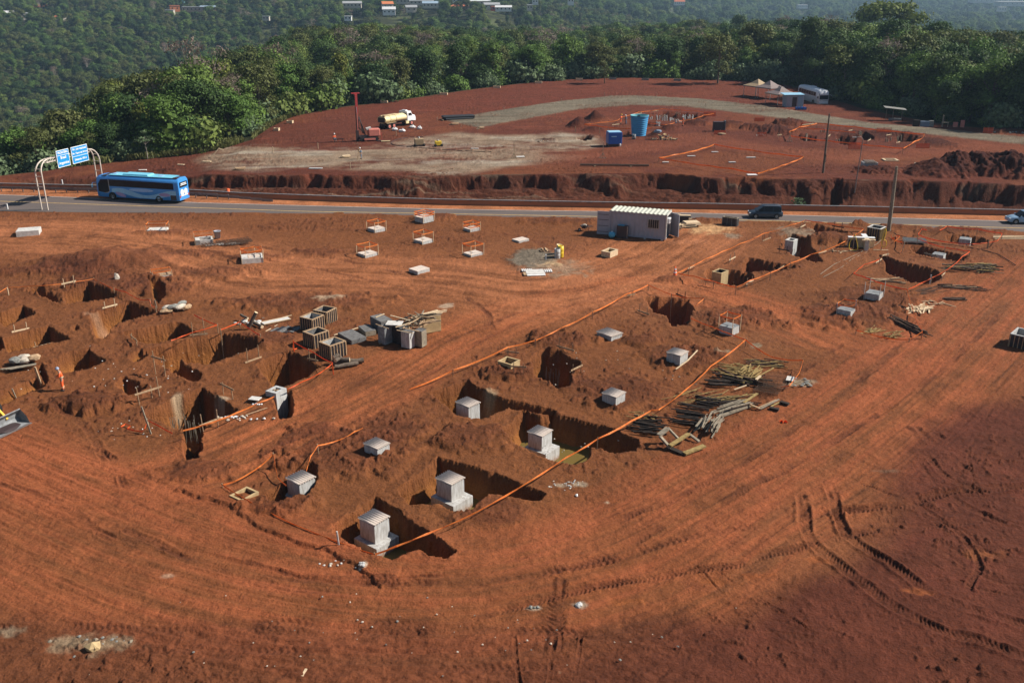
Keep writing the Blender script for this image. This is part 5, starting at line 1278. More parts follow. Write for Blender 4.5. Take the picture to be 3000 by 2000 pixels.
BB = [((c5(545, 292), c5(625, 275)), 'with a white plank at the top of the left pits', .8, .15, 'wood_pale'), ((c5(878, 445), c5(962, 420)), 'before the lit wall of the upper left trench', .7, .12, 'wood_pale'),
      ((c5(122, 632), c5(222, 605)), 'at the left frame edge above a lit pit wall', .75, .1, 'wood_pale'), ((c5(300, 755), c5(420, 722)), 'under the second left triangular pit', .7, .25, 'wood'),
      ((c5(1612, 685), c5(1712, 672)), 'at the tape point between the left pits', 1.5, .2, 'wood'), ((c5(1100, 700), c5(1145, 745)), 'leaning between the small left hollows', .6, .3, 'wood'),
      ((c5(1300, 980), c5(1380, 1000)), 'tall and thin beside the kidney shaped hollow', 1.9, 1.5, 'wood'), ((c5(2070, 890), c5(2165, 855)), 'on the ledge over the deep left pit', 1.2, .1, 'wood'),
      ((c5(1165, 1235), c5(1335, 1178)), 'shaped like a long cross behind the dark spoil', 1.6, .75, 'wood'), ((c5(1865, 1155), c5(1945, 1190)), 'on the rim above the wide deep pit', 1.0, .85, 'wood'),
      ((c5(1700, 1475), c5(1822, 1425)), 'with an orange taped plank before the wide deep pit', 1.3, .55, 'wood'), ((c6(875, 585), c6(928, 600)), 'below the orange tape by the open crates', 1.0, .1, 'wood'),
      ((c3(755, 625), c3(815, 630)), 'behind the plywood box by the long tape', .8, .35, 'wood'), ((c3(1145, 580), c3(1243, 610)), 'behind the deep square pit', .9, .05, 'wood'), ((c3(1248, 800), c3(1310, 765)), 'right of the deep square pit', .8, .35, 'wood'),
      ((c3(1680, 195), c3(1708, 190)), 'below the corner of the long tape', .7, .3, 'wood'), ((c3(1758, 310), c3(1820, 335)), 'left of the far square pit', .95, .15, 'wood'), ((c4(560, 328), c4(608, 308)), 'right of the far square pit', .95, .35, 'wood'),
      ((c4(484, 180), c4(540, 200)), 'behind the far square pit', .75, .1, 'wood_dark'), ((c3(798, 800), c3(870, 805)), 'in front of the plywood box', .85, .5, 'wood'),
      ((c7(1135, 425), c7(1192, 405)), 'on the left side of the upper right tape loop', .95, .1, 'wood'), ((c7(1500, 310), c7(1535, 290)), 'at the top of the upper right tape loop', .8, .2, 'wood_pale'), ((c7(393, 735), c7(440, 705)), 'just right of the traffic cone', .8, .5, 'wood_pale'),
      ((c7(800, 640), c7(845, 615)), 'between the two pits of the upper right loop', .9, .35, 'wood_pale'), ((c7(1285, 540), c7(1362, 552)), 'in front of the hollow white box', .85, .35, 'wood_dark'), ((c7(1683, 565), c7(1735, 548)), 'under the long side of the upper right tape loop', .8, .25, 'wood_pale'),
      ((c7(1278, 735), c7(1322, 708)), 'by the narrow dark trench', .5, .35, 'wood'), ((c7(968, 885), c7(1018, 860)), 'with a white plank near the lowest loop corner', 1.0, .45, 'wood_pale'), ((c7(558, 860), c7(638, 878)), 'left of the lowest corner of the loop', .75, .5, 'wood'),
      ((c7(848, 735), c7(948, 748)), 'between the plywood box and the dark trench', 1.0, .3, 'wood'), ((c7(1822, 310), c7(1900, 322)), 'dark and thin behind the upper right pits', 1.0, .3, 'wood_dark'),
      ((c8(745, 775), c8(835, 800)), 'standing in the wide dark pit', .9, .55, 'wood'), ((c8(1192, 822), c8(1215, 800)), 'at the right end of the wide dark pit', .8, .6, 'wood_pale'), ((c8(1040, 580), c8(1130, 600)), 'before the half buried white block', .5, .35, 'wood_grey'),
      ((c8(558, 655), c8(600, 630)), 'with a white plank by the tape end near the wide dark pit', .3, .2, 'wood_pale'), ((c7(2310, 700 - 100), c7(2348, 590)), 'small and white at the left end of the wide dark pit', .35, .25, 'wood_pale')]
for cs, wh, h, pk, mt in BB: batter(cs, wh, h, pk, mt)

# ---------------------------------------------------------------- single stakes
def stake(q, label, h, w=.07, mat='wood', lean=(0, 0), terrace=False, name='stake', cat='stake', group=None, z=None):
    p = GT(*q) if terrace else P(*q); zg = (p.z if terrace else Hs([p])[0]) if z is None else z
    mb = MB(); mb.bar((0, 0, -.25), (lean[0], lean[1], h), w, w, mat, up=(0, 1, 0)); mb.box((lean[0], lean[1], h + .01), (w * 1.05, w * 1.05, .03), mat=mat)
    o = mb.build(name, loc=(p.x, p.y, zg)); return tag(o, label, cat, group)
stake(c2(1122, 1292), 'white marker stake left of the pedestal in the corner pit', .85, .08, 'white_dirty', (-.06, 0))
stake(c5(72, 325), 'pale stake holding the thin tape at the top left', .75, .08, 'wood_pale')
stake(c5(130, 1118), 'red tipped stake near the left frame edge above the loader', 1.0, .08, 'wood_grey', (-.25, 0))
stake(c5(1310, 432), 'short grey stake at the end of the pinkish tape', .8, .08, 'wood_grey', (-.1, 0))
stake(c5(1265, 1475), 'long bare leaning stake by the tangled tape', 2.1, .09, 'wood_grey', (-.42, 0))
stake(c5(1270, 1175), 'middle stake behind the long cross board', 1.0, .06, 'wood')
stake(c5(340, 1040), 'split pale stake at the trench beside the worker', 1.3, .12, 'wood', (-.3, .1))
stake(c8(1078, 855), 'grey stake under the tape at the wide dark pit', .95, .09, 'white_dirty')
stake(c8(1645, 498), 'stake below the tape of the far right pit', .95, .08, 'wood_grey')
stake(c8(800, 540), 'pale stake with a crosspiece under crumpled tape', 1.3, .08, 'wood_pale', (.25, 0))
for i, (q, lb) in enumerate(((cC(70, 668), 'nearest the left sign leg'), (cC(575, 445), 'on the far verge between the sign legs'), )):
    stake(q, 'short white roadside post ' + lb, .75, .16, 'white_paint', name='roadside_post', cat='post', group='roadside posts')
# ---------------------------------------------------------------- open shuttering crates
def open_crate(cs, z, label, zb=.0, outer='ply_dark', rim='wood', inner='ply_grey', battens=6, t=.10, group='open shuttering crates', name='shuttering_crate', ret=False, bat='wood'):
    c, a, b, rot = quad(*cs, z); h = z - zb
    th = thing(name, label, 'crate', (c.x, c.y, zb), rot, group)
    for (x, y, sx, sy, ax) in ((0, -b / 2 + t / 2, a, t, 0), (0, b / 2 - t / 2, a, t, 0), (-a / 2 + t / 2, 0, t, b - 2 * t, 1), (a / 2 - t / 2, 0, t, b - 2 * t, 1)):
        mb = MB(); mb.box((x, y, h / 2 - .03), (sx, sy, h - .06), mat=outer)
        # inner face
        ix, iy = (x * (1 - t / a - .02), y) if ax else (x, y)
        if ax: mb.box((x + (t / 2 + .006) * (1 if x < 0 else -1), 0, h / 2 - .03), (.012, b - 2 * t - .03, h - .08), mat=inner)
        else: mb.box((0, y + (t / 2 + .006) * (1 if y < 0 else -1), h / 2 - .03), (a - 2 * t - .03, .012, h - .08), mat=inner)
        p = mb.build('side_panel', th)
        if battens:
            mb = MB(); s = 1 if (x + y) > 0 else -1
            for i in range(battens):
                u = (i / (battens - 1) - .5)
                if ax: mb.box((x + s * (t / 2 + .03), u * (b - .1), h / 2 - .03), (.055, .06, h - .08), mat=bat)
                else: mb.box((u * (a - .1), y + s * (t / 2 + .03), h / 2 - .03), (.06, .055, h - .08), mat=bat)
            mb.build('batten', p)
    mb = MB()
    for (x, y, sx, sy) in ((0, -b / 2 + t / 2, a + .05, t + .04), (0, b / 2 - t / 2, a + .05, t + .04), (-a / 2 + t / 2, 0, t + .04, b - 2 * t - .045), (a / 2 - t / 2, 0, t + .04, b - 2 * t - .045)): mb.box((x, y, h - .03), (sx, sy, .07), mat=rim)
    mb.build('rim', th)
    return th
open_crate([c6(893, 162), c6(1000, 128), c6(1105, 145), c6(1010, 185)], 1.3, 'open dark shuttering crate farthest back, behind the other three', inner='ply_grey')
open_crate([c6(790, 222), c6(893, 180), c6(1003, 208), c6(888, 243)], 1.3, 'open dark shuttering crate with a grey lined inside, second from the back', inner='concrete')
open_crate([c6(820, 343), c6(943, 303), c6(1035, 335), c6(905, 378)], 1.3, 'open dark shuttering crate third from the back, beside the flat black boards', inner='ply_grey')
open_crate([c6(955, 430), c6(1080, 385), c6(1182, 422), c6(1040, 465)], 1.3, 'open dark shuttering crate nearest the log pile, with a green strap inside', inner='concrete')
mb = MB(); c = P(*c6(1045, 440), .6); mb.tube([(0, 0, -.4), (.05, .05, 0), (-.03, .1, .35)], .03, 5, M['leaf_mid']); o = mb.build('strap', loc=c); tag(o, 'green strap hanging inside the open crate nearest the logs', 'strap')
open_crate([(2958, 975), (2985, 960), (3050, 972), (3025, 992)], 1.25, 'open dark crate cut by the right frame edge', inner='concrete', rim='concrete')
open_crate([(2543, 665), (2556, 657), (2596, 664), (2580, 671)], 1.5, 'open dark form crate at the foot of the leaning pole', inner='ply_grey', rim='white_dirty', bat='bamboo')
open_crate([(2117, 634), (2123, 632), (2164, 637), (2160, 641)], 1.1, 'dark crate filled with offcuts standing at the road edge', inner='ply_dark', rim='wood_grey', battens=4, bat='ply_grey')
open_crate([c3(675, 672), c3(745, 637), c3(850, 665), c3(772, 700)], .9, 'tan plywood form box beside the long tape', outer='ply', rim='ply', inner='ply', battens=0, group='plywood form boxes', name='form_box', zb=-.2)
open_crate([c1(1515, 1010), c1(1612, 950), c1(1700, 985), c1(1580, 1045)], .22, 'open tan form box sunk in the earth at the tape corner', outer='ply', rim='ply', inner='ply', battens=0, group='plywood form boxes', name='form_box', zb=-.9)
open_crate([c7(630, 722), c7(690, 692), c7(785, 710), c7(722, 745)], .5, 'tan plywood form box standing in the pit near the traffic cone', outer='ply', rim='ply', inner='ply_dark', battens=0, group='plywood form boxes', name='form_box', zb=-1.6)
open_crate([c7(1345, 410), c7(1390, 392), c7(1478, 405), c7(1420, 425)], .6, 'hollow white concrete shaft standing in the upper right pit', outer='concrete', rim='white_dirty', inner='concrete_dark', battens=0, group='plywood form boxes', name='concrete_shaft', zb=-2.0, t=.16)
open_crate([cE(1543, 588), cE(1635, 556), cE(1715, 575), cE(1640, 603)], .65, 'pale form box alone in front of the container', outer='wood_pale', rim='wood_pale', inner='ply', battens=0, group='plywood form boxes', name='form_box', t=.16)
# hollow concrete shaft with a cross of bars
def shaft():
    z = .35; c, a, b, rot = quad(c1(1740, 322), c1(1812, 289), c1(1882, 305), c1(1808, 342), z)
    t = thing('concrete_shaft', 'hollow grey concrete shaft with crossed timbers in its mouth, beside the deep hole', 'concrete shaft', (c.x, c.y, 0), rot)
    w = .26
    mb = MB()
    for (x, y, sx, sy) in ((0, -b / 2 + w / 2, a, w), (0, b / 2 - w / 2, a, w), (-a / 2 + w / 2, 0, w, b - 2 * w), (a / 2 - w / 2, 0, w, b - 2 * w)): mb.box((x, y, (z - 2.6) / 2), (sx, sy, z + 2.6), mat='concrete')
    mb.build('shaft_wall', t)
    for i in (0, 1):
        mb = MB(); mb.bar((-a / 2 + w, 0, z - .06), (a / 2 - w, 0, z - .06), .1, .06, 'wood') if i == 0 else mb.bar((0, -b / 2 + w, z - .12), (0, b / 2 - w, z - .12), .1, .05, 'wood'); mb.build('cross_timber', t)
shaft()
def flat_panel(cs, z, label, mat, th=.06, name='panel', cat='panel', group=None, tilt=(0, 0), zz=None):
    c, a, b, rot = quad(*cs, z); mb = MB(); mb.box((0, 0, 0), (a, b, th), mat=mat)
    o = mb.build(name, loc=(c.x, c.y, c.z - th / 2 if zz is None else zz), rot=rot, bevel=.006); o.rotation_euler.x, o.rotation_euler.y = tilt
    return tag(o, label, cat, group)
flat_panel([c1(1625, 375), c1(1655, 360), c1(1722, 362), c1(1690, 388)], .2, 'small white panel lying beside the hollow concrete shaft', 'white_dirty')
# half buried white blocks in the right pits
for cs, z, lb in (([c8(1362, 400), c8(1385, 378), c8(1508, 393), c8(1465, 412)], .25, 'white sided concrete block in the far right pit beside the road'), ([c8(1100, 550), c8(1130, 525), c8(1252, 545), c8(1205, 565)], .3, 'white sided concrete block half buried in the pit below')):
    c, a, b, rot = quad(*cs, z); mb = MB(); mb.box((0, 0, (z - 1.4) / 2), (a, b, z + 1.4), mat='concrete'); mb.box((0, 0, z + .02), (a * .98, b * .98, .04), mat='concrete_dark'); tag(mb.build('concrete_block', loc=(c.x, c.y, 0), rot=rot, bevel=.015), lb, 'concrete block', 'concrete blocks in the right pits')
# stacked steel channels
t = thing('channel_stack', 'stack of grey metal channels above the half buried block', 'steel stack', P(*c8(930, 440)), -.25)
for i in range(4):
    mb = MB(); x = (i - 1.5) * .45
    for dx in (-.17, .17): mb.box((0, x + dx, .35), (2.6, .03, .16), mat='steel')
    mb.box((0, x, .26), (2.6, .36, .03), mat='steel'); mb.build('channel', t)
mb = MB(); mb.box((-.9, 0, .12), (.1, 1.7, .24), mat='wood'); mb.box((.9, 0, .12), (.1, 1.7, .24), mat='wood'); mb.build('bearer', t)

# ---------------------------------------------------------------- pile of used shuttering with sticks
GQ = 'weathered shuttering blocks in the big pile'
def block(cs, z, label, zb=0, mat='ply_grey', mid=None, name='shuttering_block', grp=GQ):
    c, a, b, rot = quad(*cs, z); t = thing(name, label, 'shuttering', (c.x, c.y, zb), rot, grp); h = z - zb
    mb = MB(); mb.box((0, 0, h / 2), (a, b, h), mat=mat); mb.build('block_body', t, bevel=.02)
    mb = MB(); mb.box((0, 0, h + .02), (a * .99, b * .99, .035), mat='ply_grey'); mb.build('top_board', t)
    return t
def zP(x, y): return (780 + x / 4.3556, 880 + y / 4.3556)
block([zP(935, 425), zP(1075, 360), zP(1270, 465), zP(1095, 520)], .35, 'low grey slab of shuttering nearest the open crates')
block([zP(1180, 330), zP(1300, 305), zP(1390, 370), zP(1275, 415)], .45, 'second low slab of shuttering leaning by the big pile', mat='wood_grey')
block([zP(1318, 205), zP(1470, 170), zP(1600, 245), zP(1470, 280)], 1.1, 'grey shuttering block with a plank on top, at the back of the big pile')
block([zP(1425, 335), zP(1510, 300), zP(1605, 330), zP(1505, 365)], 1.5, 'tall grey shuttering block left in the big pile', mat='concrete_dark')
block([zP(1710, 400), zP(1790, 370), zP(1900, 395), zP(1815, 425)], 1.4, 'tall pale grey shuttering block nearest the haul road', mat='concrete')
block([zP(1895, 380), zP(1950, 350), zP(2062, 370), zP(1965, 400)], 1.45, 'tall brownish shuttering block at the right front of the pile', mat='wood_grey')
block([zP(1600, 330), zP(1700, 290), zP(1830, 330), zP(1720, 370)], 1.5, 'dark shuttering block in the middle of the big pile', mat='ply_dark')
block([zP(1960, 195), zP(2150, 130), zP(2200, 180), zP(2030, 235)], 1.5, 'cream coloured shuttering panel at the far right of the pile', mat='ply')
flat_panel([zP(1525, 300), zP(1545, 262), zP(1740, 258), zP(1730, 320)], 1.8, 'white board lying across the middle of the big pile', 'white_dirty', tilt=(.05, 0))
def stick_heap(name, label, center, rot, spread, L, n, mat, r=.035, h=.5, seed=1, cat='stick heap', fan=.5, mats=None, group=None, z=0, sq=False):
    rr = random.Random(seed); t = thing(name, label, cat, (center[0], center[1], z), rot, group)
    for i in range(n):
        a = rr.gauss(0, fan * .8); x, y = rr.uniform(-1, 1) * spread[0], rr.uniform(-1, 1) * spread[1]; zz = .04 + h * (rr.random() ** 1.2); l = L * rr.uniform(.6, 1.1) / 2; dz = rr.uniform(-.12, .12) * min(1, h * 2)
        mb = MB(); w = r * rr.uniform(.7, 1.5)
        mm = rr.choice(mats) if mats else mat
        p, q = (x - l * math.cos(a), y - l * math.sin(a), max(.02, zz - dz)), (x + l * math.cos(a), y + l * math.sin(a), max(.02, zz + dz))
        if sq: mb.bar(p, q, w * 3.4, w * 1.3, mm)
        else: mb.bar(p, q, w * 2, w * 2, mm)
        mb.build('stick' if not sq else 'plank', t)
    return t
stick_heap('stick_heap', 'tangled heap of brown sticks on top of the shuttering pile', P(*zP(1920, 280), 1.4), .5, (1.3, .7), 2.0, 48, 'wood', h=.7, z=1.2, fan=1.1, mats=['wood', 'wood_dark', 'wood_grey', 'wood'], seed=3)
stick_heap('plank_heap', 'long pale planks lying over the cream panel', P(*zP(2060, 190), 1.6), .55, (.3, .35), 3.4, 8, 'wood_pale', h=.25, z=1.5, fan=.08, sq=True, seed=4)
for i, (a, b, zz, lb) in enumerate(((zP(1585, 190), zP(1830, 255), (2.0, 1.9), 'long pale plank pointing back from the pile'), (zP(1650, 340), (780 + 1865 / 4.3556, 880 + 275 / 4.3556), (1.75, 1.85), 'white plank bridging the pile blocks'), (zP(1395, 300), zP(1560, 358), (1.65, 1.6), 'thin pole over the tall left block'),
                                     (zP(1665, 378), zP(1880, 420), (1.6, 1.55), 'thin pole over the pale grey block'), (zP(1760, 350), zP(1950, 395), (1.7, 1.55), 'brown pole over the brownish block'), (zP(1850, 340), zP(2060, 350), (1.6, 1.6), 'thin pole crossing the heap of sticks'),
                                     (zP(1395, 215), zP(1505, 170), (1.2, 1.2), 'pale plank on the back block'), (zP(865, 440), zP(1180, 345), (.12, .12), 'pale plank behind the low grey slab'), (zP(1440, 550), zP(1630, 500), (.1, .1), 'brown plank on the earth before the pile'),
                                     (c6(505, 345), c6(610, 288), (.05, .05), 'pale plank lying above the flat black boards'), (c6(655, 225), c6(725, 208), (.15, .15), 'thin pale lath beside the white door panel'), (c6(590, 395), c6(635, 428), (.05, .05), 'dark lath at the corner of the black boards'),
                                     ((720 + 0, 1215), c6(522, 980), (.05, .05), 'thin grey rod lying along the pit edge'), ((885, 1980), (897, 1958), (.04, .04), 'short white stick lying at the bottom of the frame'), (c4(470, 735), c4(560, 670), (.1, .35), 'lower half of the bent pale strip'), (c4(560, 670), c4(636, 590), (.35, .55), 'upper half of the bent pale strip'))):
    A_, B_ = P(*a, zz[0]), P(*b, zz[1]); mb = MB(); mb.bar((0, 0, 0), B_ - A_, .11 if 'thin' not in lb else .06, .045, 'wood_pale' if ('pale' in lb or 'white' in lb) else 'wood' if 'dark' not in lb else 'wood_dark')
    tag(mb.build('plank', loc=A_), lb, 'plank')
# flat black boards, door panel
t = thing('board_stack', 'flat stack of black and grey boards left of the crates', 'board stack', P(*c6(655, 345)), .15)
for i in range(5):
    mb = MB(); mb.box((-.95 + i * .52, (i % 2) * .12, .08 + (i % 3) * .05), (.42, 1.9 - .1 * i, .10), rot=-.55, mat='ply_dark' if i % 2 else 'ply_grey'); mb.build('board', t)
t = thing('door_panel', 'white panelled board lying by the timber above the black boards', 'door panel', P(*c6(595, 255), .12), .62)
mb = MB(); mb.box((0, 0, 0), (2.6, .75, .06), mat='white_dirty'); mb.build('panel_body', t, bevel=.01)
mb = MB()
for y in (-.38, .38): mb.box((0, y, .03), (2.62, .06, .07), mat='wood_pale')
mb.build('frame', t)

# ---------------------------------------------------------------- logs and stones
def log(a, b, r, label, z=(None, None), seed=0, group='logs beside the last crate'):
    z0, z1 = z; A_, B_ = P(*a, z0 if z0 is not None else r), P(*b, z1 if z1 is not None else r); d = B_ - A_
    rr = random.Random(seed); mb = MB(); n = 5
    pts = [Vector((0, 0, 0)) + d * (i / n) + Vector((0, rr.uniform(-.03, .03), rr.uniform(-.02, .02))) for i in range(n + 1)]
    mb.tube(pts, [r * rr.uniform(.9, 1.08) for _ in pts], 9, 'bark', True, True, 'log_end')
    return tag(mb.build('log', loc=A_), label, 'log', group)
log(c6(1060, 605), c6(1325, 583), .20, 'longest log of the pile, its pale end facing right', seed=1)
log(c6(1085, 640), c6(1280, 607), .18, 'front log of the pile lying on the earth', seed=2)
log(c6(1070, 575), c6(1210, 580), .20, 'short log in the middle of the log pile', z=(.45, .45), seed=3)
log(c6(1075, 560), c6(1125, 540), .19, 'upper log leaning on the last crate', z=(.7, .8), seed=4)
log(c6(1090, 590), c6(1135, 560), .17, 'small log tucked under the upper log', z=(.5, .55), seed=5)
log(c6(365, 310), c6(430, 185), .17, 'thick grey log standing aslant on the stone heap', z=(.2, 1.6), seed=6, group=None)
log(c6(400, 265), c6(480, 305), .16, 'pale log end under the aslant log', z=(.3, .2), seed=7, group=None)
log(c6(300, 205), c6(360, 235), .12, 'small pale log at the left of the stone heap', z=(.5, .4), seed=8, group=None)
def stones(label, center, spread, n, size, mat, seed, name='stone_heap', cat='stones', z=0, flat=.6):
    rr = random.Random(seed); t = thing(name, label, cat, (center[0], center[1], z))
    hs = Hs([(center[0] + x, center[1] + y) for x, y in [(0, 0)]])[0] if z == 0 else 0
    for i in range(n):
        mb = MB(); s = size * rr.uniform(.5, 1.3); mb.blob((rr.gauss(0, .5) * spread[0], rr.gauss(0, .5) * spread[1], hs + s * .25), (s, s * rr.uniform(.6, 1), s * flat), mat if not isinstance(mat, list) else rr.choice(mat), rr.randint(0, 9999), 1, .25, rr.uniform(0, 3)); mb.build('stone', t)
    return t
stones('pale broken stones and sacks under the aslant log', P(*c6(400, 275)), (1.1, .8), 16, .28, ['stone', 'white_dirty', 'stone_dark'], 11)
stones('row of white stones beside the taped plank at the pit edge', P(*c5(1980, 1350)), (1.5, .5), 26, .13, ['stone', 'white_paint'], 12, name='white_stones')
stones('handful of white stones below the small white panel', P(*c1(1680, 405)), (.5, .2), 6, .12, 'white_paint', 13, name='white_stones')
stones('pale stones scattered right of the dark spoil', P(*c5(1080, 1460)), (3.0, 1.6), 22, .07, ['stone', 'white_dirty'], 14, name='scattered_stones')
stones('pale stones scattered on the spoil between pedestals', P(1500, 1290), (6.5, 2.2), 46, .07, ['stone', 'stone_dark'], 15, name='scattered_stones')
stones('light stones below the corner knot of the tape', P(1010, 1655), (2.2, .5), 12, .10, ['stone', 'white_dirty'], 16, name='scattered_stones')
stones('grey lump of mortar below the corner knot', P(1063, 1660), (.15, .12), 9, .12, 'concrete', 17, name='mortar_lump')
stones('white broken stone right of the corner pit', P(1690, 1452), (.05, .05), 2, .2, 'white_paint', 18, name='white_stone')
stones('grey rubble scattered right of the middle flooded pit', P(1660, 1420), (1.5, .7), 30, .08, ['concrete', 'stone'], 19, name='rubble_scatter')
stones('grey rock lump on the crawler track', P(1695, 1772), (.12, .10), 7, .14, 'concrete', 20, name='rock_lump')
stones('few grey stones left of the rock lump', P(1560, 1780), (.35, .06), 7, .10, 'stone_dark', 21, name='rock_lump')
stones('large brown boulder at the bottom left', P(272, 1898), (.02, .02), 2, .28, 'ply', 22, name='boulder', flat=.9)
stones('pale grey broken rock behind the boulder at the bottom left', P(290, 1870), (1.6, .5), 18, .10, ['stone_dark', 'wood_grey'], 23, name='rock_scatter')
stones('scattered small stones over the lower open earth', P(1200, 1880), (14, 3.0), 60, .06, ['stone', 'stone_dark'], 24, name='scattered_stones')
stones('small light stones on the earth of the left pits', P(300, 1100), (9, 6), 50, .07, ['stone', 'white_dirty'], 25, name='scattered_stones')
stones('small pale stones by the haul road above the middle pits', P(1750, 1080), (9, 6), 46, .07, ['stone', 'stone_dark'], 26, name='scattered_stones')
mb = MB(); mb.blob((0, 0, .55), (.32, .3, .75), 'stone', 5, 2, .12); tag(mb.build('boulder', loc=P(*c5(985, 240))), 'upright pale boulder beside the tape above the left pits', 'boulder')
# sacks
t = thing('sack_pile', 'pile of pale lumpy sacks right of the upper left pits', 'sacks', P(*c5(1470, 460)), .6)
for i in range(7):
    mb = MB(); mb.blob((-.9 + i * .33, (i % 2) * .5 - .1, .25 + .15 * (i % 3)), (.62, .26, .24), ['wood', 'stone', 'stone_dark'][i % 3], 40 + i, 2, .12, rot=.1 * i); mb.build('sack', t)
t = thing('sack_pile', 'pile of pale sacks and grey boards above the orange worker', 'sacks', P(*c5(200, 900)), .45)
for i in range(6):
    mb = MB(); mb.blob((-.6 + (i % 3) * .7, .5 - .5 * (i // 3), .3 + .1 * (i % 2)), (.5, .34, .26), ['stone_dark', 'stone', 'wood'][i % 3], 50 + i, 2, .14); mb.build('sack', t)
for i in range(9):
    mb = MB(); mb.box((-.4 + .05 * i, -.7 - .12 * i, .12 + .03 * i), (2.7 - .1 * i, .12, .04), rot=.05 * (i % 3), mat='wood_grey'); mb.build('board', t)

# ---------------------------------------------------------------- rods, mats and old timber on the right
stick_heap('timber_stack', 'long stack of old dark timbers in the middle of the rod yard', P(*c4(580, 1095)), -.33, (.4, 1.8), 2.1, 28, 'wood_dark', r=.035, h=.3, fan=.07, seed=21)
stick_heap('timber_stack', 'small stack of dark timbers above the long one', P(*c4(700, 1005)), -.35, (.35, .9), 1.7, 14, 'wood_dark', r=.035, h=.4, fan=.06, seed=22)
stick_heap('timber_stack', 'shaded black timber stack left of the leaning grey frame', P(*c4(260, 1180)), -.2, (.6, 1.5), 1.9, 30, 'wood_dark', r=.035, h=.4, fan=.1, seed=23)
stick_heap('timber_stack', 'short dark timbers lying apart above the long stack', P(*c4(805, 850)), -.12, (.2, .4), 2.0, 14, 'wood_dark', r=.035, h=.2, fan=.03, seed=24)
stick_heap('lath_stack', 'bundle of bright grey laths casting a black shadow', P(*c4(730, 1180)), 1.15, (.6, .75), 2.3, 32, 'wood_grey', r=.03, h=.75, fan=.10, seed=25)
stick_heap('lath_stack', 'slanting bundle of bright grey laths right of the first', P(*c4(910, 1045)), .62, (.4, .42), 3.0, 30, 'wood_grey', r=.032, h=.45, fan=.04, seed=26)
stick_heap('lath_stack', 'brown rods and laths between the grey bundles', P(*c4(880, 985)), .25, (1.2, .8), 2.4, 26, 'bamboo', r=.028, h=.25, fan=.35, seed=27, mats=['bamboo', 'wood_dark', 'rebar'])
stick_heap('rod_heap', 'straw coloured rods fanned out below the tape junction', P(*c4(905, 745)), -.3, (.9, 1.0), 1.9, 30, 'bamboo', r=.024, h=.25, fan=.35, seed=28)
stick_heap('rod_heap', 'straw coloured rods standing over the black gap', P(*c4(1045, 775)), .9, (.6, .8), 2.0, 28, 'bamboo', r=.028, h=.4, fan=.2, seed=29)
stick_heap('rod_heap', 'dark heap of rods and boards left of the rod mats', P(*c4(990, 830)), -.45, (1.4, .7), 2.4, 30, 'wood_dark', r=.04, h=.35, fan=.3, seed=30, mats=['wood_dark', 'rebar', 'bamboo'])
stick_heap('rod_heap', 'brown rods just below the slack loop of tape', P(*c4(1155, 695)), -.15, (1.1, .7), 1.9, 26, 'bamboo', r=.026, h=.15, fan=.35, seed=31, mats=['bamboo', 'rebar', 'wood_dark'])
stick_heap('rod_heap', 'thin scattered rods along the long tape', P(*c4(640, 940)), .4, (1.8, .9), 2.4, 16, 'bamboo', r=.016, h=.08, fan=.35, seed=32)
stick_heap('rod_heap', 'dry grass and rods at the tape left of the black stack', P(*c4(230, 1110)), -.3, (.9, .5), 1.0, 20, 'bamboo', r=.018, h=.2, fan=.9, seed=33)
def rebar_mat(cs, label, n=26, m_=5, z=.35, r=.010):
    c, a, b, rot = quad(*cs, z); t = thing('rebar_mat', label, 'rebar mat', (c.x, c.y, 0), rot, 'rusty rod mats')
    mb = MB()
    for i in range(n):
        u = (i / (n - 1) - .5) * a; mb.bar((u, -b / 2, z + .05), (u + .2, b / 2, z - .1), r * 2, r * 2, 'rebar')
    mb.build('cross_bars', t)
    mb = MB()
    for i in range(m_):
        v = (i / (m_ - 1) - .5) * b; mb.bar((-a / 2, v, z - .04), (a / 2, v, z - .04), r * 2, r * 2, 'rebar')
    mb.build('long_bars', t)
rebar_mat([c4(1080, 870), c4(1175, 755), c4(1335, 765), c4(1270, 880)], 'upper rusty rod mat inside the slack tape loop', 17, 5, .5)
rebar_mat([c4(1060, 900), c4(1110, 820), c4(1285, 850), c4(1255, 935)], 'lower dark rod mat under the upper one', 18, 6, .25)
stick_heap('rebar_bundle', 'sagging bundle of long dark bars left of the plank pile', P(*c8(835, 1250)), -1.25, (.6, .45), 5.2, 26, 'rebar', r=.03, h=.35, fan=.05, seed=41)
stick_heap('rebar_bundle', 'thin tail of dark bars above the sagging bundle', P(*c8(730, 1050)), -1.0, (.5, .2), 3.6, 10, 'rebar', r=.025, h=.15, fan=.08, seed=42)
stick_heap('plank_heap', 'untidy pile of short pale planks beside the hanging tape', P(*c8(990, 1100)), .9, (1.1, 1.0), 2.0, 30, 'wood_pale', r=.04, h=.35, fan=.4, sq=True, seed=43, mats=['wood_pale', 'wood_pale', 'wood'])
stick_heap('plank_heap', 'few brown planks right of the pale plank pile', P(*c8(1150, 1035)), -.3, (1.2, .5), 1.4, 9, 'wood', r=.035, h=.15, fan=.8, sq=True, seed=44)
stick_heap('timber_stack', 'small rust dark bundle right of the plank piles', P(*c8(1335, 1005)), -.1, (.3, .35), 2.2, 9, 'rebar', r=.05, h=.25, fan=.05, seed=45)
stick_heap('rod_heap', 'large heap of rods casting a black shadow right of the wide pit', P(*c8(1480, 710)), -.1, (2.2, 1.0), 2.6, 40, 'bamboo', r=.035, h=.6, fan=.25, seed=46, mats=['wood_dark', 'bamboo', 'wood_grey', 'rebar'])
stick_heap('rod_heap', 'yellowish rods at the right end of the large heap', P(*c8(1620, 700)), .45, (.9, .8), 2.2, 22, 'bamboo', r=.03, h=.5, fan=.15, seed=47)
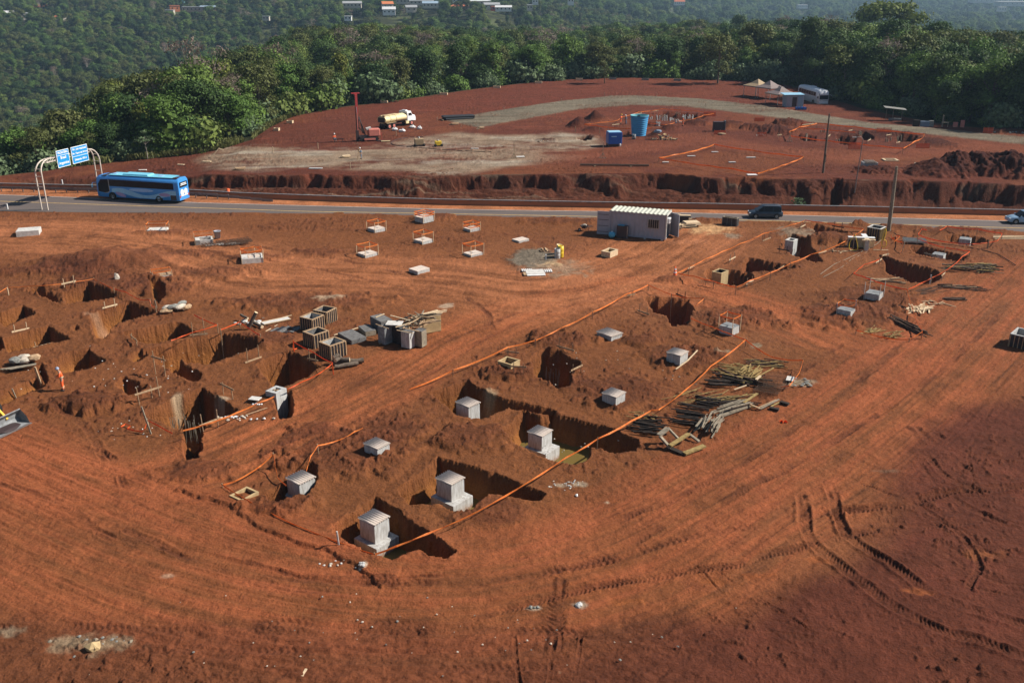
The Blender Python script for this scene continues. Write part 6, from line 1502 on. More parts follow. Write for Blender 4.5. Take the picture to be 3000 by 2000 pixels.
stick_heap('rod_heap', 'low dark rods below the large heap', P(*c8(1350, 880)), -.2, (1.6, .8), 2.4, 22, 'rebar', r=.035, h=.2, fan=.2, seed=48, mats=['rebar', 'wood', 'wood_dark'])
stick_heap('rod_heap', 'fine bent bars on the earth below the tape of the wide pit', P(*c8(1120, 910)), .45, (1.6, .8), 3.0, 18, 'rebar', r=.015, h=.1, fan=.12, seed=49)
stick_heap('rod_heap', 'brown poles lying inside the tape before the wide pit', P(*c8(640, 810)), -.25, (1.2, .5), 3.2, 8, 'wood', r=.04, h=.15, fan=.35, seed=50)
stick_heap('rod_heap', 'straw rods behind the slack tape at the lower right', P(*c8(520, 1310)), .5, (.7, .4), 1.8, 16, 'bamboo', r=.022, h=.2, fan=.3, seed=51)
stick_heap('rod_heap', 'little dark heap of straw rods at the slack tape', P(*c8(720, 1365)), .1, (.7, .4), 1.2, 16, 'bamboo', r=.025, h=.45, fan=.5, seed=52)
stick_heap('plank_heap', 'pale planks at the right frame edge beside the last pit', P(*c8(1890, 392)), -.03, (.5, .7), 5.0, 7, 'wood_pale', r=.045, h=.15, fan=.03, sq=True, seed=53)
stick_heap('rod_heap', 'sparse bent wires right of the small dark bundle', P(*c8(1590, 905)), -.1, (1.5, .9), 1.4, 10, 'rebar', r=.015, h=.2, fan=.8, seed=54)
stick_heap('plank_heap', 'offcuts scattered under the white cross shaped form', P(*c8(250, 530)), -.1, (1.8, .6), 1.2, 10, 'wood', r=.03, h=.1, fan=.9, sq=True, seed=55)
# leaning frames
def bars(label, segs, mat, w=.1, h=.05, name='leaning_timbers', cat='timbers', group=None):
    o = P(*segs[0][0]); t = thing(name, label, cat, (o.x, o.y, 0), 0, group)
    for sg in segs:
        a, b, za, zb_ = sg[:4]; mm = sg[4] if len(sg) > 4 else mat; ww = sg[5] if len(sg) > 5 else w
        A_, B_ = P(*a, za) - Vector((o.x, o.y, 0)), P(*b, zb_) - Vector((o.x, o.y, 0)); mb = MB(); mb.bar(A_, B_, ww, h, mm); mb.build('beam', t)
    return t
bars('leaning frame of grey timbers before the black stack', [(c4(340, 1240), c4(410, 1185), .9, 1.1, 'wood_grey', .35), (c4(410, 1185), c4(510, 1290), 1.1, .1, 'wood_grey', .3), (c4(345, 1245), c4(430, 1340), .9, .1, 'wood_grey', .3), (c4(425, 1320), c4(570, 1228), .35, .5, 'bamboo', .28), (c4(430, 1340), c4(545, 1390), .1, .05, 'wood_dark', .35),
     (c4(535, 1380), c4(690, 1320), .15, .2, 'bamboo', .35), (c4(570, 1230), c4(650, 1290), .3, .1, 'wood_grey', .2), (c4(505, 1300), c4(515, 1275), 0, .4, 'wood', .12)], 'wood_grey', h=.12)
bars('square frame of poles right of the grey bundles', [(c4(990, 990), c4(1095, 920), .5, .5, 'bamboo', .2), (c4(1010, 990), c4(1118, 1038), .3, .1, 'wood', .15), (c4(1118, 1038), c4(1262, 965), .1, .3, 'wood_grey', .14), (c4(1100, 1030), c4(1240, 968), .1, .25, 'wood', .1), (c4(1200, 1020), c4(1280, 980), .08, .08, 'bamboo', .12)], 'wood')
bars('small dark pieces of timber right of the square frame', [(c4(1190, 1030), c4(1260, 1045), .08, .08), (c4(1270, 985), c4(1335, 1003), .08, .08)], 'wood_dark', w=.3, h=.15)
bars('bright pole running up to the rod mats', [(c4(1090, 795), c4(1220, 725), .4, .5, 'bamboo', .1), (c4(1085, 815), c4(1118, 785), .45, .5, 'wood_pale', .2), (c4(918, 890), c4(1012, 858), .1, .2, 'wood_pale', .1)], 'wood')
mb = MB(); c, a, b, rot = quad(c4(1310, 825), c4(1325, 792), c4(1372, 800), c4(1370, 833), .05); mb.box((0, 0, 0), (a, b, .06), mat='white_dirty'); tag(mb.build('concrete_tile', loc=(c.x, c.y, .1), rot=rot), 'white slab under the slack tape beside the rod mats', 'slab')
mb = MB()
for i in range(16): mb.blob((random.uniform(-.9, .9), random.uniform(-.9, .9), .08), (.16, .14, .06), 'stone_dark', i, 1)
tag(mb.build('gravel_patch', loc=P(*c4(1405, 845))), 'patch of grey grit right of the white slab', 'gravel', kind='stuff')
# rods standing in the pits
for q, n, lb in ((c5(1465, 1470), 14, 'left of the slot'), (c5(1610, 1450), 12, 'under the taped plank'), (c3(1085, 830), 10, 'in the deep square pit'), (c7(1440, 570), 8, 'in the upper right pit')):
    p = P(*q, -.8); t = thing('starter_bars', 'thin bars standing up %s' % (lb if 'in the' in lb else 'in the wide deep pit ' + lb), 'rebar', (p.x, p.y, -1.8), 0, 'bars standing in the pits')
    for i in range(n):
        mb = MB(); x, y = random.uniform(-.6, .6), random.uniform(-.3, .3); mb.bar((x, y, 0), (x + random.uniform(-.2, .2), y, random.uniform(1.4, 2.3)), .03, .03, 'wood_grey'); mb.build('bar', t)
# cement spill on the pit wall, hose
# ================================================================ vehicles, road furniture, container, machines
def loft(mb, prof, secs, mat, smooth=True, caps=True):
    """prof: (y, z) loop in 0..1 units; secs: (x, half width, z0, height[, zshift])"""
    n = len(prof); vs = []
    for (x, w, z0, h) in secs: vs += [(x, y * w, z0 + z * h) for y, z in prof]
    fs = []
    for i in range(len(secs) - 1):
        for j in range(n):
            a = i * n + j; b = i * n + (j + 1) % n; fs.append((a, b, b + n, a + n))
    mb.add(vs, fs, mat, smooth)
    if caps:
        mb.add(vs[:n], [tuple(range(n))], mat); mb.add(vs[-n:], [tuple(reversed(range(n)))], mat)
def plate(mb, pts, y, t, mat):
    """flat shape in the x-z plane at y, t thick outwards (sign gives the side)"""
    n = len(pts); s = 1 if t > 0 else -1
    vs = [(x, y, z) for x, z in pts] + [(x, y + t, z) for x, z in pts]
    mb.add(vs, [tuple(range(n)) if s < 0 else tuple(reversed(range(n))), tuple(range(n, 2 * n))[::-1] if s < 0 else tuple(range(n, 2 * n))] + [(i, (i + 1) % n, n + (i + 1) % n, n + i) for i in range(n)], mat)
def wheel(parent, x, y, r, w, hub='steel', name='wheel'):
    s = 1 if y > 0 else -1
    mb = MB(); mb.lathe([(r * .55, -w / 2), (r * .93, -w / 2), (r, -w * .36), (r, w * .36), (r * .93, w / 2), (r * .55, w / 2), (r * .55, -w / 2)], 20, 'black')
    o = mb.build(name, parent, loc=(x, y, r)); o.rotation_euler.x = R(90)
    mb = MB(); mb.lathe([(.0, .02), (r * .2, .03), (r * .25, -.02), (r * .5, .0), (r * .56, .03), (r * .56, -w * .3), (0, -w * .3)], 16, hub); h = mb.build('hub', o, loc=(0, 0, -s * w * .5)); h.rotation_euler.x = R(180) if s > 0 else 0
    h.location = (0, 0, -s * w * .45)
    return o
for nm, c, ro in (('bus_blue', (.06, .30, .74), .35), ('bus_light', (.30, .58, .80), .4), ('bus_roof', (.20, .60, .78), .4), ('bus_pale', (.33, .52, .80), .45), ('bus_pink', (.40, .30, .52), .5), ('car_blue', (.03, .05, .075), .25), ('car_light', (.26, .40, .55), .3), ('white_gloss', (.78, .80, .82), .35),
                  ('contain', (.34, .35, .40), .7), ('contain_roof', (.52, .53, .44), .7), ('sky_paint', (.08, .42, .62), .6), ('yellow', (.75, .52, .03), .5), ('tank_yellow', (.80, .66, .36), .6), ('rig_red', (.52, .06, .06), .5), ('rig_pink', (.62, .20, .15), .6), ('rig_dark', (.045, .028, .028), .6),
                  ('gen_blue', (.010, .10, .42), .45), ('gen_pale', (.30, .55, .72), .5), ('water_tank', (.05, .30, .58), .5), ('water_tank_top', (.16, .45, .50), .5), ('orange_suit', (.85, .13, .03), .8), ('skin', (.38, .22, .15), .7), ('helmet', (.25, .30, .42), .4), ('reflect', (.75, .68, .45), .5), ('denim', (.16, .22, .30), .8),
                  ('sign_blue', (.015, .27, .62), .4), ('sign_white', (.85, .88, .90), .4), ('pole_cream', (.62, .54, .46), .5), ('canvas_shade', (.22, .17, .16), .8), ('canvas', (.36, .26, .15), .8), ('barrel_blue', (.02, .13, .42), .4), ('cab_yellow', (.70, .42, .02), .45), ('pipe_black', (.03, .032, .036), .45), ('boots', (.03, .025, .02), .7), ('safety_net', (.80, .12, .03), .8)):
    M[nm] = plain(nm, c, ro)
BP = [(-1, .02), (-1, .55), (-1, .80), (-.93, .90), (-.72, .97), (0, 1.0), (.72, .97), (.93, .90), (1, .80), (1, .55), (1, .02), (.9, 0), (-.9, 0)]
def coach(label, loc, rot, kind):
    t = thing('coach', label, 'bus', loc, rot)
    L = 13.4 if kind == 'blue' else 11.5
    h = L / 2; W = 1.3; Ht = 3.2; body = 'bus_blue' if kind == 'blue' else 'white_gloss'
    mb = MB()
    loft(mb, BP, [(-h, W * .93, .42, Ht * .96), (-h + .12, W, .36, Ht * 1.0), (h * .5, W, .34, Ht), (h - .9, W, .34, Ht * .99), (h - .25, W * .95, .36, Ht * .93), (h, W * .82, .42, Ht * .72)], body); mb.build('body', t)
    if kind == 'blue':
        for s in (1, -1):
            y = s * (W + .004); T = .012 * s
            mb = MB(); plate(mb, [(-h + .75, 1.95), (-h + .75, 2.85), (h - 2.3, 2.95), (h - 2.3, 1.98)], y, T, 'glass'); mb.build('side_window', t)
            mb = MB(); plate(mb, [(h - 2.2, 1.25), (h - 2.2, 2.95), (h - .95, 2.88), (h - .45, 2.2), (h - .40, 1.15), (h - 1.4, 1.0), (h - 1.9, 1.08)], y * .995, T * 1.8, 'glass'); mb.build('front_side_window', t)
            mb = MB(); plate(mb, [(h - 2.28, 1.25), (h - 2.28, 2.98), (h - 2.2, 2.98), (h - 2.2, 1.25), (h - 1.9, 1.08), (h - 1.4, .98), (h - 1.4, .93), (h - 1.95, 1.0)], y, T * 1.6, 'steel'); mb.build('window_trim', t)
            top = lambda x: 1.35 + .42 * math.cos((x - 2.9) * math.pi / 4.4)
            xs = [h - 2.6 - i * .45 for i in range(24)]
            mb = MB()
            for x0, x1 in zip(xs[:-1], xs[1:]):
                f = lambda x: (max(.5, top(x) - .62 - .12 * math.sin(x)), top(x))
                a0, a1 = f(x0), f(x1); plate(mb, [(x0, a0[0]), (x0, a0[1]), (x1, a1[1]), (x1, a1[0])], y, T, 'bus_light')
            mb.build('side_swoosh', t)
            el = lambda cx, cz, rx, rz, tilt=0: [(cx + rx * math.cos(a) * math.cos(tilt) - rz * math.sin(a) * math.sin(tilt), cz + rz * math.sin(a) * math.cos(tilt) + rx * math.cos(a) * math.sin(tilt)) for a in np.linspace(0, 2 * math.pi, 20)[:-1]]
            mb = MB(); plate(mb, el(-.7, 1.62, 2.0, .24), y, T * 1.5, 'bus_pale'); mb.build('oval_graphic', t)
            mb = MB(); plate(mb, el(2.7, .85, .85, .26, .3), y, T * 1.5, 'bus_pink'); mb.build('oval_graphic', t)
            mb = MB(); plate(mb, el(-4.4, 1.15, .9, .25), y, T * 1.5, 'bus_pink'); mb.build('oval_graphic', t)
            mb = MB(); plate(mb, [(-h + .45, .45), (-h + .45, 1.15), (-h + 1.35, 1.15), (-h + 1.35, .45)], y, T * 2.2, 'rig_dark'); mb.build('engine_grille', t)
        mb = MB(); mb.box((.3, 0, 3.62), (4.4, 1.7, .26), mat='bus_roof', taper=.88); mb.build('roof_unit', t, bevel=.05)
        mb = MB(); mb.box((-.6, 0, 3.535), (10.2, 2.02, .05), mat='bus_roof'); mb.build('roof_panel', t)
        for x in (-3.4, 4.0): mb = MB(); mb.box((x, 0, 3.575), (.7, .7, .05), mat='bus_pale'); mb.build('roof_hatch', t)
        mb = MB(); loft(mb, [(-1, 0), (-.8, .5), (0, .8), (.8, .5), (1, 0), (0, -.3)], [(h - 1.9, 1.15, 3.40, .20), (h - .9, 1.08, 3.32, .18), (h - .35, .95, 3.12, .15)], 'rig_dark'); mb.build('front_roof_cap', t)
        mb = MB(); mb.box((-h + .75, 0, 3.50), (1.1, 2.0, .10), mat='rig_dark'); mb.build('rear_roof_cap', t)
        mb = MB(); mb.box((-h - .01, 0, 2.55), (.06, 1.9, .75), mat='glass'); mb.build('rear_window', t, bevel=.02)
        mb = MB()
        for yy in (-.45, .45): mb.blob((-h - .03, yy, 1.45), (.03, .42, .50), 'white_paint', 3, 2, .12)
        mb.box((-h - .03, 0, 1.0), (.05, 1.7, .12), mat='white_paint'); mb.build('rear_graphic', t)
        mb = MB(); mb.box((-h - .04, 0, 2.5), (.04, 1.5, .09), mat='sign_white'); mb.box((-h - .04, 0, 2.7), (.04, 1.3, .12), mat='sign_white'); mb.build('rear_lettering_band', t)
        for s in (1, -1): mb = MB(); mb.box((-h - .02, s * 1.05, .95), (.07, .16, .35), mat='rig_red'); mb.build('tail_light', t)
    else:
        for s in (1, -1):
            y = s * (W + .004); T = .015 * s
            for i in range(7):
                x1 = h - 1.5 - i * 1.35; mb = MB(); plate(mb, [(x1 - 1.25, 2.0), (x1 - 1.25, 2.85), (x1, 2.85), (x1, 2.0)], y, T, 'glass'); mb.build('side_window', t)
        mb = MB(); mb.box((h - .25, 0, 1.18), (.5, 2.0, .10), mat='rig_dark'); mb.build('radiator_grille', t)
        mb = MB(); mb.box((-1, 0, 3.6), (2.2, 1.4, .2), mat='white_gloss', taper=.85); mb.build('roof_unit', t)
    # windscreen
    mb = MB(); k = .012
    loft(mb, [(-1, 0), (-1, 1), (1, 1), (1, 0)], [(h - .34, W * .93 + k, 1.55, 1.45), (h - .16, W * .90 + k, 1.5, 1.25), (h - .02, W * .82, 1.45, .95), (h + .012, W * .78, 1.42, .9)], 'glass', False); mb.build('windscreen', t)
    for s in (1, -1):
        mb = MB(); mb.box((h - .1, s * .85, .95), (.22, .45, .22), mat='sign_white'); mb.build('headlight', t, bevel=.03)
        mb = MB(); mb.tube([(h - .2, s * 1.2, 2.4), (h + .25, s * 1.55, 2.4), (h + .28, s * 1.6, 2.2)], .03, 6, body); mb.box((h + .3, s * 1.62, 1.95), (.12, .22, .45), mat='bus_light' if kind == 'blue' else 'rig_dark'); mb.build('mirror', t)
        for x in (h - 2.6, -h + 3.3):
            wheel(t, x, s * (W - .13), .5, .30)
            mb = MB(); plate(mb, [(x + .62 * math.cos(a), .5 + .62 * math.sin(a)) for a in np.linspace(-.25, math.pi + .25, 14)], s * (W + .002), .006 * s, 'black'); mb.build('wheel_arch', t)
    return t
a_, b_ = P(288, 583), P(530, 598)
coach('large bright blue coach with a wavy lighter stripe driving on the road', ((a_.x + b_.x) / 2 + .2, (a_.y + b_.y) / 2 + 1.3, .015), ang(b_, a_), 'blue')
coach('white coach parked in the shade at the wood edge behind the shed', (69.3, 221.8, 2.72), R(-83), 'white')
def car(label, loc, rot, mat, L=4.2, van=False, name='car'):
    t = thing(name, label, 'car', loc, rot); h = L / 2; W = .88
    prof = [(-1, .15), (-1.0, .55), (-.96, .85), (-.85, 1), (.85, 1), (.96, .85), (1, .55), (1, .15), (.9, 0), (-.9, 0)]
    mb = MB(); bh = .78
    loft(mb, prof, [(-h, W * .85, .35, bh * .75), (-h + .15, W * .97, .25, bh * .95), (-h * .4, W, .22, bh), (h * .35, W, .22, bh), (h * .62, W * .98, .22, bh * .9), (h - .15, W * .93, .25, bh * .68), (h, W * .78, .32, bh * .45)], mat); mb.build('body', t)
    gp = [(-1, 0), (-.84, .85), (-.74, 1), (.74, 1), (.84, .85), (1, 0)]
    r0 = -h + (.12 if van else .45); r1 = h * (.18 if van else .10); f1 = h * (.62 if van else .48)
    mb = MB(); loft(mb, gp, [(r0, W * .93, .98, .02), (r0 + (.15 if van else .5), W * .93, .96, .60), (r1, W * .94, .96, .64), (f1, W * .92, .93, .02)], 'glass', False); mb.build('window_band', t)
    mb = MB(); loft(mb, [(-1, 0), (-.9, .7), (0, 1), (.9, .7), (1, 0)], [(r0 + .12, W * .70, 1.55, .05), (r0 + .6, W * .76, 1.575, .09), (r1, W * .76, 1.58, .09), (r1 + .12, W * .72, 1.55, .04)], mat); mb.build('roof', t)
    for s in (1, -1):
        for x in ((r0 + r1) / 2, r0 + .35, r1 - .05):
            mb = MB(); mb.bar((x, s * W * .955, .98), (x, s * W * .80, 1.56), .07, .05, mat, up=(1, 0, 0)); mb.build('pillar', t)
        mb = MB(); mb.box((f1 - .25, s * (W + .08), 1.02), (.14, .18, .13), mat=mat); mb.build('mirror', t, bevel=.02)
        mb = MB(); mb.box((h - .14, s * W * .66, .70), (.2, .34, .13), mat='sign_white'); mb.build('headlight', t, bevel=.03)
        mb = MB(); mb.box((-h + .05, s * W * .76, .85), (.1, .16, .3), mat='rig_red'); mb.build('tail_light', t)
        if van: mb = MB(); mb.bar((r0 + .3, s * .6, 1.70), (r1 - .1, s * .6, 1.70), .04, .04, 'steel'); mb.build('roof_rail', t)
        for x in (h * .62, -h * .62):
            wheel(t, x, s * (W - .08), .33, .22)
            mb = MB(); plate(mb, [(x + .40 * math.cos(a), .33 + .40 * math.sin(a)) for a in np.linspace(-.3, math.pi + .3, 12)], s * (W + .002), .006 * s, 'black'); mb.build('wheel_arch', t)
    return t
car('dark blue grey people carrier driving left on the road', (33.7, 122.7, .015), R(180 - 3), 'car_blue', 4.4, True)
car('light blue small car entering at the right frame edge', (66.6, 119.7, .015), R(180 - 3), 'car_light', 4.2)

# ---------------------------------------------------------------- parapet, guard rail, verge posts
PW = [tuple(P(*q)[:2]) for q in [(-600, 538), (0, 552), (270, 558), (560, 571), (700, 580), (1000, 591), (1300, 600), (1700, 607), (2100, 613), (2500, 621), (3000, 632), (3700, 652)]]
t = thing('parapet_wall', 'long low stained concrete parapet along the far side of the road', 'wall', (0, 0, 0))
xs_ = list(np.linspace(-108, 104, 72)); cop = MB(); wal = MB()
for x0, x1 in zip(xs_[:-1], xs_[1:]):
    y0, y1 = ip(x0, PW), ip(x1, PW)
    wal.bar((x0, y0, .36), (x1, y1, .36), .16, .78, 'wall_stain'); cop.bar((x0, y0, .79), (x1, y1, .79), .24, .07, 'concrete_dark')
wal.build('wall_body', t); cop.build('coping', t)
for i, x0 in enumerate(xs_[::2]):
    mb = MB(); mb.box((x0, ip(x0, PW) - .10, .36), (.18, .05, .80), mat='wall_stain'); mb.build('pilaster', t)
GR = [tuple(P(*q)[:2]) for q in [(-600, 547), (0, 561), (270, 566), (560, 579), (700, 586), (800, 591)]]
t = thing('guard_rail', 'rusty steel guard rail on posts behind the blue coach, ending near the striped drum', 'guard rail', (0, 0, 0))
xs_ = list(np.linspace(-100, GR[-1][0], 40)); mb = MB()
for i, (x0, x1) in enumerate(zip(xs_[:-1], xs_[1:])):
    k = max(0, (i - 33) / 6) * .55
    y0, y1 = ip(x0, GR), ip(x1, GR)
    for dz, dy in ((.62, .0), (.75, -.04), (.5, -.04)): mb.bar((x0, y0 + dy, dz - k), (x1, y1 + dy, dz - k), .05, .11, 'rail')
mb.build('rail', t)
for x0 in xs_[:36]: mb = MB(); mb.box((x0, ip(x0, GR) + .1, .33), (.12, .12, .8), mat='rail'); mb.build('post', t)
# road side shrub on the parapet
def spike(label, q, n, hgt, seed):
    rr = random.Random(seed); p = P(*q); t = thing('weed_bush', label, 'shrub', (p.x, p.y, 0))
    mb = MB()
    for i in range(n):
        a = rr.uniform(0, 6.28); mb.tube([(0, 0, 0), (rr.uniform(0, .6) * math.cos(a), .3 * math.sin(a), rr.uniform(.5, 1) * hgt)], [.03, .01], 4, 'bark', cap=False)
    mb.build('stems', t)
    pts = np.array([[rr.gauss(0, .4), rr.gauss(0, .3), hgt * rr.uniform(.2, 1)] for _ in range(260)]); global rg
    rg = np.random.RandomState(seed); me = mesh_quads('foliage', leaves(pts, .22, np.tile([0, -.5, .6], (260, 1))), 'leaf_pale'); o = bpy.data.objects.new('foliage', me); COL.objects.link(o); o.parent = t
spike('green weed bush growing over the parapet right of the people carrier', (2337, 612), 9, 1.5, 3)
# ---------------------------------------------------------------- sign gantry
def gantry():
    t = thing('sign_gantry', 'cream tubular gantry over the road carrying two blue direction signs', 'sign gantry', (-64.3, 127.0, 0))
    o = Vector((-64.3, 127.0, 0)); ax = (Vector((-61.2, 138.6, 0)) - o); L = ax.length; ax.normalize(); sd_ = Vector((-ax.y, ax.x, 0))
    for k in (0, 1):
        s = sd_ * (.5 if k == 0 else -.5)
        for e in (0, 1):
            base = s + (ax * L if e else Vector((0, 0, 0))); d = -ax if e else ax
            pts = [base, base + Vector((0, 0, 3.0)), base + Vector((0, 0, 4.9))]
            for a in np.linspace(.25, 1.57, 5): pts.append(base + Vector((0, 0, 4.9)) + d * (1.7 * (1 - math.cos(a))) + Vector((0, 0, 1.7 * math.sin(a))) - s * (.55 * (a / 1.57)))
            mb = MB(); mb.tube(pts, .10, 8, 'pole_cream'); mb.build('leg', t)
    for e in (0, 1):
        mb = MB()
        for z in (3.2, 4.6, 5.6): b = ax * L if e else Vector((0, 0, 0)); mb.bar(b + sd_ * .5 + Vector((0, 0, z)), b - sd_ * .5 + Vector((0, 0, z)), .07, .07, 'pole_cream')
        mb.build('leg_brace', t)
    mb = MB()
    for s in (.22, -.22):
        for z in (6.65, 6.2): mb.bar(ax * 1.6 + sd_ * s + Vector((0, 0, z)), ax * (L - 1.6) + sd_ * s + Vector((0, 0, z)), .09, .09, 'pole_cream')
    n = 18
    for i in range(n):
        u = 1.6 + (L - 3.2) * i / (n - 1); v = 1.6 + (L - 3.2) * min(i + 1, n - 1) / (n - 1)
        mb.bar(ax * u + sd_ * -.22 + Vector((0, 0, 6.2)), ax * v + sd_ * -.22 + Vector((0, 0, 6.65)), .05, .05, 'pole_cream')
        mb.bar(ax * u + sd_ * .22 + Vector((0, 0, 6.65)), ax * u - sd_ * .22 + Vector((0, 0, 6.65)), .05, .05, 'pole_cream')
    mb.build('truss', t)
    face = -sd_ if (-sd_).dot(Vector((64, -127, 0))) > 0 else sd_
    rot = math.atan2(face.y, face.x) + R(90)
    # text is read along local x with the face towards -y
    def sign(u, w, h, zc, lines, split):
        c = ax * u + face * .42 + Vector((0, 0, zc))
        s = bpy.data.objects.new('sign_panel', None); bpy.data.objects.remove(s)
        mb = MB(); mb.box((0, 0, 0), (w, .06, h), mat='sign_white'); mb.box((0, -.035, 0), (w - .16, .012, h - .16), mat='sign_blue'); mb.box((0, -.043, split), (w - .16, .012, .06), mat='sign_white')
        for dx in (-w * .3, w * .3): mb.box((dx, .12, 0), (.06, .18, h), mat='rig_dark')
        p = mb.build('sign_panel', t, loc=c, rot=rot)
        for txt, z, sz in lines:
            cu = bpy.data.curves.new('lettering', 'FONT'); cu.body = txt; cu.size = sz; cu.align_x = 'CENTER'; cu.align_y = 'CENTER'; cu.extrude = .006; cu.offset = .012
            f0 = bpy.data.objects.new('lettering', cu); COL.objects.link(f0); bpy.context.view_layer.update(); lm = bpy.data.meshes.new_from_object(f0.evaluated_get(bpy.context.evaluated_depsgraph_get())); bpy.data.objects.remove(f0); f = bpy.data.objects.new('lettering', lm); COL.objects.link(f); f.parent = p; f.location = (0, -.055, z); f.rotation_euler = (R(90), 0, 0); lm.materials.clear(); lm.materials.append(M['sign_white'])
    sign(4.7, 2.5, 2.35, 6.3, [('FRONTERA', .80, .40), ('Brasil', .12, .52), ('Argentina', -.62, .50)], .46)
    sign(8.15, 3.4, 2.35, 6.3, [('Pte. Internacional', .78, .40), ('Pte. Tancredo Neves', .22, .36), ('Distancia 100 m', -.66, .38)], -.18)
gantry()
# ---------------------------------------------------------------- poles
def pole(q, h, r, lean, label, mat='wood_grey', z=0, lamp=False, name='utility_pole'):
    p = P(*q, z); t = thing(name, label, 'pole', (p.x, p.y, z))
    mb = MB(); mb.tube([(0, 0, -.4), (lean[0] * .5, lean[1] * .5, h * .5), (lean[0], lean[1], h)], [r * 1.15, r, r * .7], 8, mat); mb.build('shaft', t)
    if lamp:
        mb = MB(); mb.tube([(lean[0], lean[1], h), (lean[0] - .3, lean[1], h + .35), (lean[0] - 1.0, lean[1], h + .3)], .04, 6, mat); mb.build('lamp_arm', t)
        mb = MB(); mb.box((lean[0] - 1.25, lean[1], h + .28), (.55, .22, .12), mat='steel'); mb.build('lamp_head', t, bevel=.03)
    else:
        mb = MB(); mb.box((lean[0], lean[1] - .05, h - .35), (.34, .1, .1), mat='rail'); mb.build('bracket', t)
        if z > 1: mb = MB(); mb.tube([(0, -.1, 1.6), (.15, -.2, 1.8), (.1, -.15, 2.6), (lean[0] * .35, -.1, 3.0)], .04, 5, 'black'); mb.build('cable', t)
    return t
pole((2411, 508), 8.6, .15, (-.1, 0), 'dark wooden pole standing on the terrace at the top of the cut bank', 'bark', 2.95)
pole((2603, 677), 8.15, .24, (-.18, 0), 'thick grey wooden pole leaning beside the dark crate and the road', 'wood_grey', 0)
pole((2498, 597), 9.0, .07, (.25, 0), 'slender rusty lamp post at the parapet between the two wooden poles', 'rail', 0, True, 'lamp_post')
mb = MB(); pts = [P(*q, .06) for q in (c8(700, 320), c8(760, 360), c8(860, 385), c8(960, 420), c8(1130, 440), c8(1300, 460), c8(1480, 485), c8(1650, 520), c8(1750, 550), c8(1850, 610), c8(1920, 655))]
mb.tube([p - pts[0] for p in pts], .045, 5, 'black'); tag(mb.build('cable', loc=pts[0]), 'black cable running over the earth from the leaning pole to the right', 'cable')
mb = MB(); pts = [P(*q, .05) for q in (c7(1690, 750), c7(1760, 700), c7(1830, 650), c7(1950, 600), c7(2060, 550), c7(2110, 520), c7(2140, 510), c7(2250, 450), c7(2300, 400))]
mb.tube([p - pts[0] for p in pts], .035, 5, 'wood_grey'); tag(mb.build('rope', loc=pts[0]), 'pale rope lying slack over the earth below the white cross shaped form', 'rope')
mb = MB(); pts = [P(*q, .05) for q in (c7(1720, 778), c7(1800, 735), c7(1870, 700), c7(1930, 660), c7(2000, 600), c7(2120, 545), c7(2150, 530))]
mb.tube([p - pts[0] for p in pts], .03, 5, 'wood_grey'); tag(mb.build('rope', loc=pts[0]), 'second pale rope just below the first one', 'rope')

